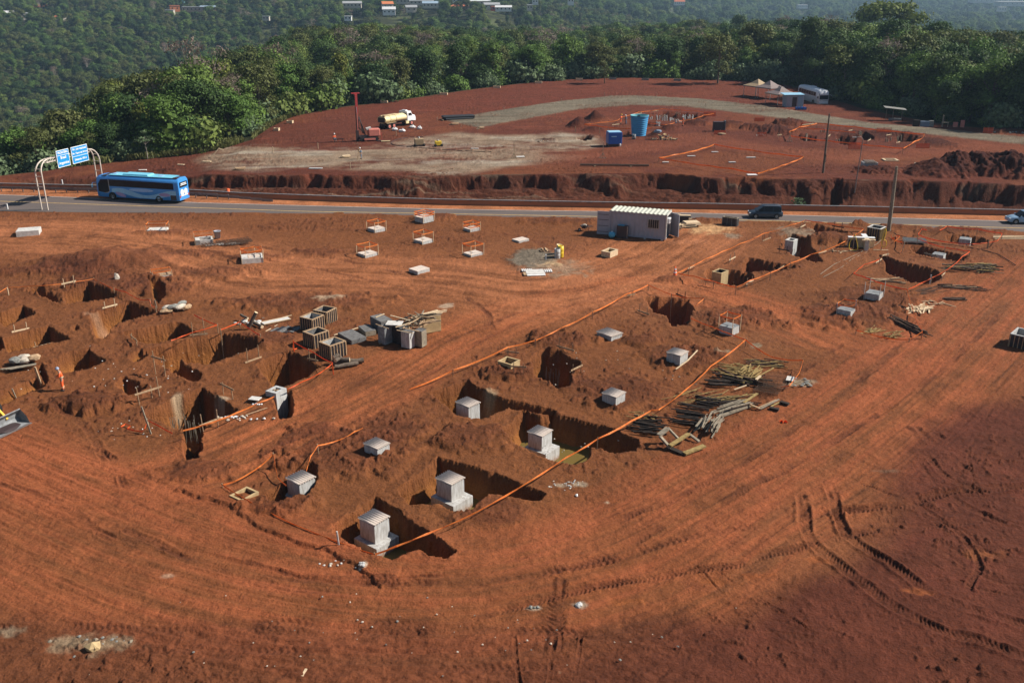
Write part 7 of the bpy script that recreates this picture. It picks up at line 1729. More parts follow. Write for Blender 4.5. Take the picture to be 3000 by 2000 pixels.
# ---------------------------------------------------------------- site container
def container():
    z = 3.15; c, a, b, rot = quad((1792, 617), (1800, 603), (1963, 616), (1957, 631), z); b = 2.7
    t = thing('site_container', 'grey blue corrugated site container with a pale roof and barred window', 'container', (c.x, c.y, 0), rot)
    H0 = .12
    def wall(x0, x1, y, axis, holes=None):
        mb = MB(); n = int(abs(x1 - x0) / .14); vs = []
        for i in range(n + 1):
            u = x0 + (x1 - x0) * i / n; k = (i % 4) in (1, 2); dd = .05 if k else 0
            for zz in (H0 + .12, z - .1): vs.append((u, y - math.copysign(dd, y), zz) if axis == 'x' else (y - math.copysign(dd, y), u, zz))
        mb.add(vs, [(2 * i, 2 * i + 2, 2 * i + 3, 2 * i + 1) for i in range(n)], 'contain'); return mb.build('wall', t)
    wall(-a / 2, a / 2, -b / 2, 'x'); wall(-a / 2, a / 2, b / 2, 'x'); wall(-b / 2, b / 2, -a / 2, 'y')
    mb = MB()
    for y in (-b / 2, b / 2):
        for zz, hh in ((H0 + .08, .18), (z - .08, .14)): mb.box((0, y, zz), (a + .1, .13, hh), mat='contain')
        for x in (-a / 2, a / 2): mb.box((x, y, z / 2 + .06), (.16, .16, z - .12), mat='contain' if x < 0 else 'white_dirty')
    mb.box((0, 0, H0), (a - .1, b - .1, .08), mat='contain'); mb.box((a / 2, 0, z - .1), (.13, b, .18), mat='white_dirty'); mb.build('frame', t)
    mb = MB(); n = 27; vs = []; fs = []
    for i in range(n * 2 + 1):
        u = -a / 2 - .08 + (a + .16) * i / (n * 2); k = .07 if i % 4 in (1, 2) else 0
        for y in (-b / 2 - .08, b / 2 + .08):
            vs.append((u, y, z + k)); vs.append((u, y, z - .03))
    for i in range(n * 2):
        q = i * 4; fs += [(q, q + 4, q + 6, q + 2), (q + 1, q + 3, q + 7, q + 5), (q, q + 1, q + 5, q + 4), (q + 2, q + 6, q + 7, q + 3)]
    mb.add(vs, fs, 'contain_roof'); mb.build('roof', t)
    # window with bars
    wx = a / 2 - 1.55; wz = 1.95
    mb = MB(); mb.box((wx, -b / 2 - .01, wz), (1.30, .04, 1.05), mat='glass'); w = mb.build('window', t)
    mb = MB()
    for dx in (-.66, .66): mb.box((dx, -.03, 0), (.06, .08, 1.15), mat='steel')
    for dz in (-.55, .55): mb.box((0, -.03, dz), (1.38, .08, .06), mat='steel')
    for i in range(4): mb.box((-.4 + i * .27, -.05, 0), (.035, .035, 1.05), mat='steel')
    mb.build('window_bars', w, loc=(wx, -b / 2 - .01, wz))
    w_m = bpy.data.objects[w.name]
    # open doors: left one folded out along the front, right one dark
    mb = MB(); mb.box((-.78, 0, 1.55), (1.5, .07, 2.9), mat='contain')
    for zz in (.45, 1.2, 1.95, 2.6): mb.box((-.78, -.045, zz), (1.36, .03, .05), mat='rig_dark')
    for xx in (-1.4, -.8, -.18): mb.box((xx, -.045, 1.0), (.05, .03, 1.2), mat='contain')
    d = mb.build('door', t, loc=(-a / 2 - .06, -b / 2 + .02, 0)); d.rotation_euler.z = R(3)
    mb = MB(); mb.box((.78, 0, 1.5), (1.45, .07, 2.8), mat='contain'); d = mb.build('door', t, loc=(a / 2 + .05, b / 2, 0)); d.rotation_euler.z = R(-38)
    mb = MB(); mb.box((0, 0, 1.5), (.05, b - .3, 2.7), mat='rig_dark'); mb.build('dark_end_wall', t, loc=(a / 2 - .35, 0, 0))
    mb = MB(); mb.box((0, 0, 0), (.38, .85, .62), mat='white_gloss'); ac = mb.build('air_conditioner', t, loc=(a / 2 + .15, -b / 2 + .75, 2.35), bevel=.03)
    mb = MB(); mb.lathe([(0, .2), (.22, .2), (.22, .22), (0, .22)], 14, 'rig_dark'); f = mb.build('fan_grille', ac); f.rotation_euler.y = R(90)
    mb = MB(); mb.box((-a / 2 + 1.75, -b / 2 - .004, 1.35), (1.7, .012, 1.1), mat='sky_paint'); mb.build('paint_overspray', t) if False else None
    for x in (-1.3, 1.0, 3.1): mb = MB(); mb.box((x, -b / 2, .05), (.25, .35, .18), mat='concrete'); mb.build('footing_block', t)
    cx, cy, s_ = c.x, c.y, rot
    def loc(x, y, zz=0): return (cx + x * math.cos(s_) - y * math.sin(s_), cy + x * math.sin(s_) + y * math.cos(s_), zz)
    t2 = thing('steel_cabinet', 'dark metal cabinet standing against the container front, with a bright blue edge', 'cabinet', loc(-a / 2 + 1.75, -b / 2 - .42), rot)
    mb = MB(); mb.box((0, 0, .75), (1.35, .5, 1.5), mat='rig_dark'); mb.build('cabinet_body', t2, bevel=.02)
    mb = MB(); mb.box((.66, -.26, .75), (.07, .05, 1.5), mat='steel'); mb.box((-.66, -.26, .75), (.05, .05, 1.5), mat='rig_dark'); mb.build('cabinet_frame', t2)
    mb = MB(); mb.box((-.2, .1, 1.53), (.8, .35, .05), mat='sky_paint'); mb.build('blue_lid', t2)
    t3 = thing('plastic_drum', 'round light blue plastic drum on the earth left of the metal cabinet', 'drum', loc(-a / 2 + .55, -b / 2 - .9), 0)
    mb = MB(); mb.blob((0, 0, .38), (.42, .42, .40), 'sky_paint', 1, 3, .01); mb.build('drum_body', t3); mb = MB(); mb.lathe([(.0, .80), (.12, .80), (.12, .74)], 10, 'sign_white'); mb.build('drum_cap', t3)
container()
# wheelbarrow in the shade left of the container
p = P(1712, 676); t = thing('wheelbarrow', 'dark wheelbarrow left of the container with pale rubble in it', 'wheelbarrow', (p.x, p.y, 0), R(10))
mb = MB(); mb.lathe([(.0, .35), (.28, .38), (.55, .72), (.58, .72), (.30, .33), (0, .30)], 4, 'rig_dark', smooth=False); mb.build('tray', t)
mb = MB(); mb.bar((-.5, .25, .62), (1.1, .28, .55), .05, .05, 'rail'); mb.bar((-.5, -.25, .62), (1.1, -.28, .55), .05, .05, 'rail'); mb.bar((.5, .2, .5), (.55, .2, 0), .04, .04, 'rail'); mb.bar((.5, -.2, .5), (.55, -.2, 0), .04, .04, 'rail'); mb.build('frame', t)
o = wheel(t, -.65, .0, .19, .1)
mb = MB(); mb.blob((0, 0, .75), (.3, .25, .15), 'stone', 8, 1, .3); mb.build('rubble', t)
# saw bench, crates, planks right of the container
t = thing('saw_bench', 'dark saw bench with a white board on top right of the container', 'bench', P(1998, 655), R(-5))
for x in (-.8, .8):
    for y in (-.4, .4): mb = MB(); mb.bar((x, y, 0), (x, y, .95), .08, .08, 'wood_pale' if x > 0 else 'wood_dark'); mb.build('leg', t)
mb = MB(); mb.box((0, 0, 1.0), (2.1, 1.0, .12), mat='ply_dark'); mb.build('bench_top', t)
mb = MB(); mb.box((0, .2, .5), (1.7, .6, .8), mat='rig_dark'); mb.build('bench_box', t)
mb = MB(); mb.box((.2, 0, 1.10), (1.7, .5, .06), mat='wood_pale'); mb.blob((-.5, .1, 1.15), (.3, .2, .12), 'wood_pale', 3, 1, .3); mb.build('offcuts', t)
t = thing('timber_pile', 'cream coloured timber block pile in the sawdust right of the container', 'timber pile', P(2022, 664), R(12))
mb = MB(); mb.box((.2, .2, .45), (2.2, 1.5, .35), mat='wood_pale', taper=.85); mb.build('sheet_pack', t, bevel=.03)
for i in range(5): mb = MB(); mb.box((-.5, -.7 + .1 * i, .08 + .12 * i), (2.4 - .2 * i, .25, .07), mat='wood_pale' if i % 2 else 'wood_dark'); mb.build('plank', t)
stick_heap('plank_heap', 'tangled light laths against the open container door', P(1982, 668), 1.1, (.5, .8), 1.6, 14, 'wood_pale', h=.7, fan=.8, seed=61)
# barrels, bucket, white pipe by the mortar patch
def barrel(q, label, mat, h=.95, r=.3, inner='black'):
    p = P(*q); t = thing('barrel', label, 'barrel', (p.x, p.y, .08), 0, 'barrels by the mortar patch')
    mb = MB(); mb.lathe([(0, 0), (r * .95, 0), (r, .05), (r, h * .33), (r * 1.04, h * .35), (r, h * .37), (r, h * .66), (r * 1.04, h * .68), (r, h * .7), (r, h), (r * .93, h), (r * .93, h * .75), (0, h * .75)], 18, mat); mb.build('barrel_body', t)
    mb = MB(); mb.lathe([(0, h * .76), (r * .9, h * .76)], 14, inner); mb.build('contents', t)
barrel(cE(1150, 655), 'tall bright yellow barrel on the mortar patch', 'yellow', 1.35, .34); barrel(cE(1117, 668), 'grey dusty barrel in front of the yellow one', 'concrete', 1.15, .33); barrel(cE(1135, 630), 'dark yellow barrel half hidden behind the two others', 'tank_yellow', 1.2, .3)
stake(cE(1006, 685), 'short white pipe standing on the mortar patch', .55, .15, 'white_paint', name='pipe_stub', cat='pipe')
t = thing('wooden_crate', 'small broken wooden crate at the back of the mortar patch', 'crate', P(*cE(985, 605)), .3)
for i in range(5): mb = MB(); mb.box((-.4 + .2 * i, .05 * (i % 2), .3), (.14, .6, .06 + .3 * (i % 2)), mat='wood', tilt=(.1 * i, .2, 0)); mb.build('slat', t)
mb = MB(); mb.box((0, 0, .12), (1.0, .7, .2), mat='wood_dark'); mb.build('crate_base', t)
p = P(638, 697); t = thing('bucket', 'large black plastic bucket between the boat shaped base and the ladder of bars', 'bucket', (p.x, p.y, 0)); mb = MB(); mb.lathe([(0, 0), (.32, 0), (.40, .85), (.43, .85), (.43, .9), (.37, .9), (.30, .1), (0, .1)], 18, 'contain'); mb.build('bucket_body', t)
mb = MB(); mb.lathe([(.43, .80), (.46, .83), (.43, .86)], 18, 'pipe_black'); mb.build('rim', t)
# white panels and sheets pallet
t = thing('sheet_stack', 'white boards and corrugated strips lying below the mortar patch', 'sheet stack', P(1568, 803), R(6))
mb = MB(); mb.box((0, .15, .22), (2.0, 1.7, .07), mat='white_dirty'); mb.box((0, -.75, .19), (2.0, .55, .05), mat='white_paint', tilt=(.12, 0, 0)); mb.build('flat_board', t)
for i in range(6): mb = MB(); mb.box((-1.3 + i * .2, .9, .2), (.12, .8, .10), mat='white_paint'); mb.build('strip', t)
for i in range(4): mb = MB(); mb.box((1.15 + i * .22, .45, .2), (.13, 1.0, .10), mat='white_paint'); mb.build('strip', t)
mb = MB(); mb.box((-1.15, -.4, .18), (.35, 1.1, .1), mat='wood'); mb.build('plank', t)
for x in (-.7, .6): mb = MB(); mb.tube([(x, -1.2, .08), (x, 1.0, .08)], .07, 8, 'bark'); mb.build('bearer', t)
# lattice girders with white boards
t = thing('lattice_girders', 'rusty lattice girders and white boards beside the black bucket', 'girders', P(655, 716), R(8))
for k in range(5):
    mb = MB(); mb.box((-1.4 + k * .75, -.25 + .35 * (k % 2), .08), (1.3, .35, .05), rot=.35, mat='white_dirty'); mb.build('board', t)
def girder(a, b):
    mb = MB(); a, b = Vector(a), Vector(b); n = 14; s = Vector((0, .22, 0))
    for q in (a + s, a - s, a + Vector((0, 0, .25))): mb.bar(q, q + (b - a), .035, .035, 'rebar')
    for i in range(n):
        u, v = a.lerp(b, i / n), a.lerp(b, (i + 1) / n); m = (u + v) / 2 + Vector((0, 0, .25))
        for e in (s, -s): mb.bar(u + e, m, .03, .03, 'rebar'); mb.bar(m, v + e, .03, .03, 'rebar')
    mb.build('girder', t)
girder((-2.6, -.6, .12), (2.8, 1.8, .12)); girder((-2.4, -1.0, .15), (2.9, -.2, .15)); girder((-1.0, .4, .15), (3.2, .8, .15)); girder((.2, -.9, .2), (3.4, 0.1, .2))
# cones
def cone(q, label, mat1='orange_suit', s=1.0, drum=False, z=0):
    p = P(*q, z); t = thing('traffic_cone' if not drum else 'traffic_drum', label, 'traffic cone' if not drum else 'traffic drum', (p.x, p.y, z))
    if drum:
        mb = MB(); mb.lathe([(0, 0), (.36, 0), (.36, .05), (.27, .06), (.22, 1.05), (.1, 1.1), (0, 1.1)], 16, mat1); mb.build('drum_body', t)
        for zz in (.3, .7): mb = MB(); mb.lathe([(.268 - .05 * zz, zz), (.262 - .05 * zz, zz + .16)], 16, 'sign_white'); mb.build('stripe', t)
    else:
        mb = MB(); mb.box((0, 0, .03), (.5 * s, .5 * s, .06), mat=mat1); mb.build('cone_base', t)
        mb = MB(); mb.lathe([(.2 * s, .06), (.04 * s, 1.0 * s), (0, 1.0 * s)], 16, mat1); mb.build('cone_body', t)
        for zz in (.35, .65): mb = MB(); mb.lathe([((.2 - .17 * zz + .012) * s, zz * s), ((.2 - .17 * (zz + .15) + .012) * s, (zz + .15) * s)], 16, 'sign_white'); mb.build('stripe', t)
cone((1977, 810), 'orange and white traffic cone at the left corner of the upper right tape loop', s=1.15)
cone((670, 574), 'orange drum with white stripes at the end of the guard rail', drum=True)
# white cross shaped form at upper right, hoses, small sign
t = thing('column_form', 'cream cross shaped timber form standing right of the upper pits', 'form', P(2520, 724), R(-8))
for (x, y, sx, sy) in ((0, 0, 3.0, .5), (.5, .1, .55, 2.4)):
    mb = MB(); mb.box((x, y, .62), (sx, sy, 1.15), mat='wood_pale'); mb.build('form_side', t, bevel=.02)
mb = MB(); mb.box((0, 0, 1.215), (3.05, .55, .05), mat='white_paint'); mb.box((.5, .9, 1.245), (.6, 1.2, .05), mat='white_paint'); mb.build('top_board', t)
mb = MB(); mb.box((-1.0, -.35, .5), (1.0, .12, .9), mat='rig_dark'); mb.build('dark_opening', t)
def hose(label, q, pts):
    p = P(*q); mb = MB(); mb.tube(smooth3(pts), .045, 6, 'yellow'); tag(mb.build('hose', loc=p), label, 'hose')
def smooth3(pts):
    out = []
    for i in range(len(pts) - 1):
        p0, p1, p2, p3 = [Vector(pts[max(0, min(len(pts) - 1, k))]) for k in (i - 1, i, i + 1, i + 2)]
        for j in range(4):
            u = j / 4; out.append(.5 * (2 * p1 + (p2 - p0) * u + (2 * p0 - 5 * p1 + 4 * p2 - p3) * u * u + (3 * p1 - p0 - 3 * p2 + p3) * u ** 3))
    out.append(Vector(pts[-1])); return out
t = thing('hose_stand', 'yellow hose hung in a loop on a stake left of the cream form', 'hose stand', P(*c7(2010, 515)))
mb = MB(); mb.bar((0, 0, 0), (0, 0, 2.0), .06, .06, 'wood'); mb.build('stake', t); mb = MB(); mb.tube(smooth3([(0, -.05, 1.9), (-.5, -.1, 1.0), (-.45, -.1, .2), (0, -.1, .05), (.5, -.1, .2), (.3, -.1, 1.1), (0, -.05, 1.9)]), .04, 6, 'yellow'); mb.build('hose_loop', t)
t = thing('hose_stand', 'yellow hose hanging on a stake before the dark crate by the leaning pole', 'hose stand', P(*c7(2290, 515)))
mb = MB(); mb.bar((0, 0, 0), (.1, 0, 2.6), .06, .06, 'wood'); mb.build('stake', t); mb = MB(); mb.tube(smooth3([(.1, -.05, 2.6), (-.12, -.1, 1.2), (.1, -.1, .4), (.45, -.1, .7), (.35, -.1, 1.2), (.1, -.1, 1.3), (.25, -.1, 2.2), (.12, -.05, 2.6)]), .045, 6, 'yellow'); mb.build('hose_loop', t)
mb = MB(); mb.bar((-.9, .1, .04), (.8, -.1, .04), .12, .05, 'wood_pale'); mb.build('foot', t)
stake(c7(2140, 520), 'small white tilted board on a post before the cream form', 1.1, .35, 'white_dirty', name='small_sign', cat='sign')
t = thing('rubble_sack', 'crumpled tan sacks on the cream cross shaped form', 'sacks', P(*c7(2160, 420), 1.3))
for i in range(5): mb = MB(); mb.blob((-.5 + .28 * i, .05 * (i % 2), .05), (.25, .2, .14), 'wood_pale', 70 + i, 1, .3); mb.build('sack', t)

# ---------------------------------------------------------------- wheel loader, mostly outside the frame
def loader():
    e_ = P(92, 1240); w_ = (e_ - P(0, 1284)).normalized(); r_ = math.atan2(w_.y, w_.x) - R(90); c = e_ - w_ * 1.6 - Vector((math.cos(r_), math.sin(r_), 0)) * .82; t = thing('wheel_loader', 'yellow wheel loader with a wide dark bucket entering at the left frame edge', 'loader', (c.x, c.y, 0), r_)
    # bucket opens towards +x
    pr = [(0.0, .95), (-.30, .62), (-.34, .30), (-.12, .06), (.75, .02), (.75, -.02), (-.16, .0), (-.42, .28), (-.38, .66), (-.02, 1.02)]
    mb = MB(); n = len(pr); W = 1.55
    vs = [(x, -W, z + .05) for x, z in pr] + [(x, W, z + .05) for x, z in pr]
    mb.add(vs, [(i, (i + 1) % n, n + (i + 1) % n, n + i) for i in range(n)], 'concrete_dark')
    for y in (-W, W): mb.add([(x, y, z + .05) for x, z in pr[:5]] + [(.55, y, .55)] , [tuple(range(6))], 'concrete_dark')
    mb.build('bucket', t)
    mb = MB(); mb.box((.82, 0, .06), (.18, 2 * W + .1, .05), mat='rail'); mb.build('bucket_lip', t)
    mb = MB(); mb.blob((.15, .1, .12), (.55, 1.2, .12), 'rig_dark', 4, 2, .2); mb.build('bucket_soil', t)
    for y in (-.6, .6):
        mb = MB(); mb.bar((-.3, y, .5), (-1.4, y * .9, 1.5), .16, .28, 'cab_yellow'); mb.bar((-1.4, y * .9, 1.5), (-2.6, y * .8, 1.7), .16, .3, 'cab_yellow'); mb.build('arm', t)
    mb = MB(); mb.tube([(-.5, 0, .8), (-1.9, 0, 1.7)], .07, 8, 'steel'); mb.build('tilt_cylinder', t)
    mb = MB(); mb.box((-3.2, 0, 1.25), (2.2, 1.3, .9), mat='cab_yellow'); mb.box((-5.6, 0, 1.6), (2.2, 1.7, 1.2), mat='cab_yellow'); mb.build('chassis', t, bevel=.06)
    mb = MB(); mb.box((-4.1, 0, 2.5), (1.4, 1.5, 1.5), mat='glass', taper=.9); mb.build('cab', t); mb = MB(); mb.box((-4.1, 0, 3.3), (1.6, 1.7, .12), mat='cab_yellow'); mb.build('cab_roof', t)
    for x in (-2.4, -5.3):
        for y in (-1.15, 1.15): wheel(t, x, y, .75, .55, 'cab_yellow')
loader()
# ---------------------------------------------------------------- people
def skin_body(name, joints, edges, parent, mat, sub=2, root=0):
    me = bpy.data.meshes.new(name); me.from_pydata([j[0] for j in joints], edges, [])
    o = bpy.data.objects.new(name, me); COL.objects.link(o)
    m = o.modifiers.new('s', 'SKIN'); m.use_smooth_shade = True
    me.update()
    if not me.skin_vertices: me.skin_vertices.new(name='sk') if hasattr(me.skin_vertices, 'new') else None
    if me.skin_vertices:
        for i, j in enumerate(joints): me.skin_vertices[0].data[i].radius = (j[1], j[1] if len(j) < 3 else j[2]); me.skin_vertices[0].data[i].use_root = (i == root)
    s = o.modifiers.new('u', 'SUBSURF'); s.levels = sub; s.render_levels = sub
    dg = bpy.context.evaluated_depsgraph_get(); ev = o.evaluated_get(dg); nm = bpy.data.meshes.new_from_object(ev)
    o.modifiers.clear(); o.data = nm; nm.materials.clear(); nm.materials.append(M[mat]); nm.polygons.foreach_set('use_smooth', [True] * len(nm.polygons)); o.parent = parent
    return o
def add_skin_layer(o):
    pass
def person(label, loc, rot, suit='orange_suit', legs=None, helmet='helmet', pose='stand', scale=1.0):
    """faces +x; joints placed for the pose"""
    t = thing('person', label, 'person', loc, rot); t.scale = (scale,) * 3
    legs = legs or suit
    if pose == 'sit': dz = -.42; kn = .45
    else: dz = 0; kn = 0
    hip = Vector((0, 0, .95 + dz)); sh = Vector((.06, 0, 1.45 + dz)); hd = Vector((.16 if pose == 'stand' else .14, 0, 1.70 + dz))
    J = [(hip, .13), (Vector((.02, 0, 1.15 + dz)), .13), (sh, .11), (Vector((.09, 0, 1.56 + dz)), .055), (hd + Vector((0, 0, -.05)), .085), (hd + Vector((.01, 0, .06)), .088)]
    E = [(0, 1), (1, 2), (2, 3), (3, 4), (4, 5)]
    def chain(frm, pts):
        k = frm
        for p, r in pts: J.append((Vector(p), r)); E.append((k, len(J) - 1)); k = len(J) - 1
        return k
    hands = []
    for s in (1, -1):
        el = (.10, s * .27, 1.16 + dz); wr = (.33 if pose == 'stand' else .30, s * .13, 1.13 + dz)
        k = chain(2, [((.05, s * .19, 1.42 + dz), .055), (el, .045), (wr, .033), ((wr[0] + .07, wr[1], wr[2] + .0), .030)])
        for f in range(4): chain(k, [((wr[0] + .11, wr[1] + s * (-.03 + .02 * f), wr[2] + .005), .010), ((wr[0] + .15 - .01 * abs(f - 1), wr[1] + s * (-.03 + .02 * f), wr[2] - .02), .008)])
        chain(k - 1 if False else k, [((wr[0] + .07, wr[1] - s * .045, wr[2] + .02), .010), ((wr[0] + .10, wr[1] - s * .06, wr[2] + .02), .008)])
        if pose == 'stand': chain(0, [((.0, s * .10, .88), .10), ((.03, s * .12, .50), .068), ((-.03, s * .13, .12), .048), ((.03, s * .14, .05), .045), ((.14, s * .15, .035), .035)])
        else: chain(0, [((.06, s * .11, .50), .10), ((.42, s * .14, .52), .07), ((.40, s * .15, .14), .05), ((.48, s * .15, .05), .04)])
    skin_body('body', J, E, t, 'skin')
    # clothes follow the body a little further out
    J2 = [(hip, .155), (Vector((.02, 0, 1.15 + dz)), .16), (Vector((.05, 0, 1.38 + dz)), .15), (sh + Vector((0, 0, .02)), .10)]; E2 = [(0, 1), (1, 2), (2, 3)]
    for s in (1, -1):
        J2 += [(Vector((.05, s * .20, 1.40 + dz)), .072), (Vector((.10, s * .275, 1.16 + dz)), .062), (Vector((.31 if pose == 'stand' else .28, s * .14, 1.13 + dz)), .05)]
        n = len(J2); E2 += [(2, n - 3), (n - 3, n - 2), (n - 2, n - 1)]
    skin_body('jacket', J2, E2, t, suit)
    J3 = [(Vector((0, 0, 1.0 + dz)), .15), (hip + Vector((0, 0, -.05)), .14)]; E3 = [(0, 1)]
    for s in (1, -1):
        if pose == 'stand': q = [(Vector((0, s * .10, .85)), .115), (Vector((.03, s * .125, .50)), .088), (Vector((-.02, s * .13, .13)), .075)]
        else: q = [(Vector((.06, s * .11, .50)), .115), (Vector((.42, s * .14, .52)), .09), (Vector((.40, s * .15, .15)), .07)]
        n = len(J3); J3 += q; E3 += [(1, n), (n, n + 1), (n + 1, n + 2)]
    skin_body('trousers', J3, E3, t, legs)
    for s in (1, -1):
        mb = MB(); x = .05 if pose == 'stand' else .45; mb.blob((x, s * .145, .05), (.15, .06, .06), 'boots', 2, 2, .05); mb.build('boot', t)
    mb = MB(); c = hd + Vector((0, 0, .04)); mb.lathe([(.15, 0), (.135, .015), (.125, .07), (.08, .13), (0, .15)], 14, helmet, c=c); mb.build('helmet', t)
    mb = MB(); f = hd + Vector((.088, 0, 0))
    mb.blob(f + Vector((.01, 0, -.01)), (.018, .015, .028), 'skin', 1, 1, .1)
    for s in (1, -1): mb.blob(f + Vector((-.008, s * .032, .022)), (.010, .014, .009), 'boots', 1, 1, .05); mb.blob(hd + Vector((0, s * .088, .0)), (.02, .012, .03), 'skin', 1, 1, .1)
    mb.blob(f + Vector((-.008, 0, -.048)), (.008, .026, .008), 'rig_pink', 1, 1, .05); mb.build('face', t)
    if suit == 'orange_suit':
        mb = MB(); 
        for z, r in ((1.10 + dz, .178),): mb.lathe([(r, z - .03), (r + .004, z + .03)], 16, 'reflect', c=(.02, 0, 0))
        if pose == 'stand':
            for s in (1, -1): mb.lathe([(.088, .27), (.09, .34)], 12, 'reflect', c=(.0, s * .128, 0))
        mb.build('reflective_band', t)
    return t
p = P(186, 1141); zg = float(Hs([p])[0])
person('person in an orange suit with reflective bands, standing alone left of the dark spoil', (p.x, p.y, max(zg, -.3)), R(200), scale=1.06)
# ================================================================ things on the terrace beyond the road
def gt(q): p = GT(*q); return p
def wheelp(t, x, y, r, w, hub='rig_pink'): return wheel(t, x, y, r, w, hub)
# drill rig
def rig():
    p = gt((1080, 412)); t = thing('drill_rig', 'red crawler drill rig with a tall upright mast', 'drill rig', p, R(18))
    for y in (-.75, .75):
        mb = MB(); pr = [(-1.5, .12), (-1.75, .35), (-1.6, .62), (1.6, .62), (1.75, .35), (1.5, .12)]
        mb.prism([(a, b) for a, b in pr], y - .22, y + .22, 'Y', 'black'); mb.build('crawler_track', t)
        mb = MB(); mb.box((.1, y + (.26 if y > 0 else -.26), .4), (2.0, .08, .32), mat='rig_pink'); mb.build('track_frame', t)
    mb = MB(); mb.box((1.0, 0, 1.45), (2.1, 1.5, 1.3), mat='rig_pink'); mb.build('engine_hood', t, bevel=.15)
    mb = MB(); mb.box((.1, .1, 2.15), (.9, 1.1, .3), mat='white_dirty', tilt=(0, -.25, 0)); mb.build('sun_shade', t)
    mb = MB(); mb.box((0, 0, .78), (3.4, 1.2, .25), mat='rig_dark'); mb.build('chassis', t)
    mb = MB(); mb.box((-1.9, 0, 4.2), (.36, .42, 8.0), mat='rig_dark')
    mb.build('mast', t)
    mb = MB(); mb.box((-1.85, -.12, 6.5), (.42, .30, 3.4), mat='rig_red'); mb.box((-1.85, -.22, 3.4), (.2, .16, 3.2), mat='rig_pink'); mb.build('drill_head_slide', t)
    mb = MB(); mb.box((-1.9, 0, 8.35), (1.5, .35, .16), mat='rig_red'); mb.box((-1.9, 0, 8.15), (.5, .4, .3), mat='rig_red'); mb.build('mast_crown', t)
    mb = MB(); mb.tube([(-1.9, 0, 0), (-1.9, -.3, 6)], .06, 6, 'steel'); mb.build('drill_rod', t)
    for i in range(5):
        mb = MB(); mb.tube(smooth3([(-.6 - .1 * i, -.3 + .15 * i, 1.3), (-1.1 - .05 * i, -.4 + .15 * i, 2.9 + .2 * i), (-1.6, -.2, 3.6 + .15 * i), (-1.75, -.2, 2.2)]), .05, 5, 'rig_dark'); mb.build('hydraulic_hose', t)
    mb = MB(); mb.box((-2.0, -.25, 1.0), (.5, .4, 1.9), mat='rig_dark'); mb.bar((-.5, 0, 1.0), (-1.8, 0, 2.6), .16, .16, 'rig_dark'); mb.build('mast_foot', t)
    mb = MB(); mb.box((2.3, -.6, .7), (.06, .06, 1.4), mat='rig_red'); mb.build('rear_post', t)
rig()
# tank truck
def truck():
    a, b = gt((1147, 377)), gt((1205, 366)); d = ang(a, b); L = (b - a).length
    t = thing('tank_truck', 'white cabbed truck with a dusty yellow water tank behind the drill rig', 'truck', (a.x, a.y, a.z), d)
    n = Vector((-math.sin(d), math.cos(d), 0)); t.location = a + n * 1.0; Lf = max(4.6, L)
    mb = MB(); mb.box((Lf / 2 - .3, 0, .85), (Lf + 2.6, .9, .25), mat='rig_dark'); mb.build('chassis', t)
    pr = [(1.15 * math.cos(q), 1.75 + .72 * math.sin(q)) for q in np.linspace(0, 2 * math.pi, 21)[:-1]]
    mb = MB(); mb.prism(pr, -1.6, Lf - 1.35, 'X', 'tank_yellow', True); mb.build('water_tank', t)
    mb = MB(); mb.box((-1.66, 0, 1.7), (.1, 1.7, .9), mat='rig_dark'); mb.build('rear_dish', t)
    mb = MB(); mb.box((1.0, .75, 2.42), (4.2, .35, .1), mat='canvas'); mb.box((1.0, -.5, 2.44), (3.6, .08, .06), mat='canvas'); mb.build('catwalk', t)
    for x in (-.2, 1.4): mb = MB(); mb.prism([(1.17 * math.cos(q), 1.75 + .74 * math.sin(q)) for q in np.linspace(0, 2 * math.pi, 21)[:-1]], x, x + .08, 'X', 'rig_dark'); mb.build('strap', t)
    mb = MB(); mb.box((-1.5, -.6, 2.5), (.4, .5, .25), mat='canvas'); mb.build('rear_box', t)
    mb = MB(); loft(mb, [(-1, 0), (-1, .75), (-.9, .97), (.9, .97), (1, .75), (1, 0)], [(Lf - 1.15, 1.15, .95, 1.9), (Lf - .05, 1.15, .95, 1.9), (Lf + .35, 1.12, .95, 1.15), (Lf + 1.15, 1.05, .85, 1.05), (Lf + 1.35, .98, .85, .8)], 'white_gloss', False); mb.build('cab', t)
    for s in (1, -1): mb = MB(); plate(mb, [(Lf - .85, 1.95), (Lf - .85, 2.45), (Lf - .1, 2.45), (Lf + .15, 1.95)], s * 1.155, .02 * s, 'glass'); mb.build('side_window', t)
    mb = MB(); mb.box((Lf - 1.17, 0, 2.2), (.04, 1.7, .5), mat='glass'); mb.build('rear_window', t)
    mb = MB(); mb.box((Lf - .75, 0, 2.88), (.6, 1.3, .22), mat='white_gloss', taper=.8); mb.build('roof_vent', t, bevel=.04)
    for s in (1, -1):
        for x in (-.62, .62): wheel(t, x, s * 1.0, .52, .35, 'rig_pink')
        wheel(t, Lf, s * 1.0, .52, .32, 'rig_pink')
        mb = MB(); mb.box((0, s * 1.0, 1.12), (2.6, .4, .06), mat='canvas'); mb.build('mudguard', t)
        mb = MB(); mb.box((Lf - 1.2, s * 1.0, .75), (.8, .35, .5), mat='tank_yellow'); mb.build('fuel_tank', t)
truck()
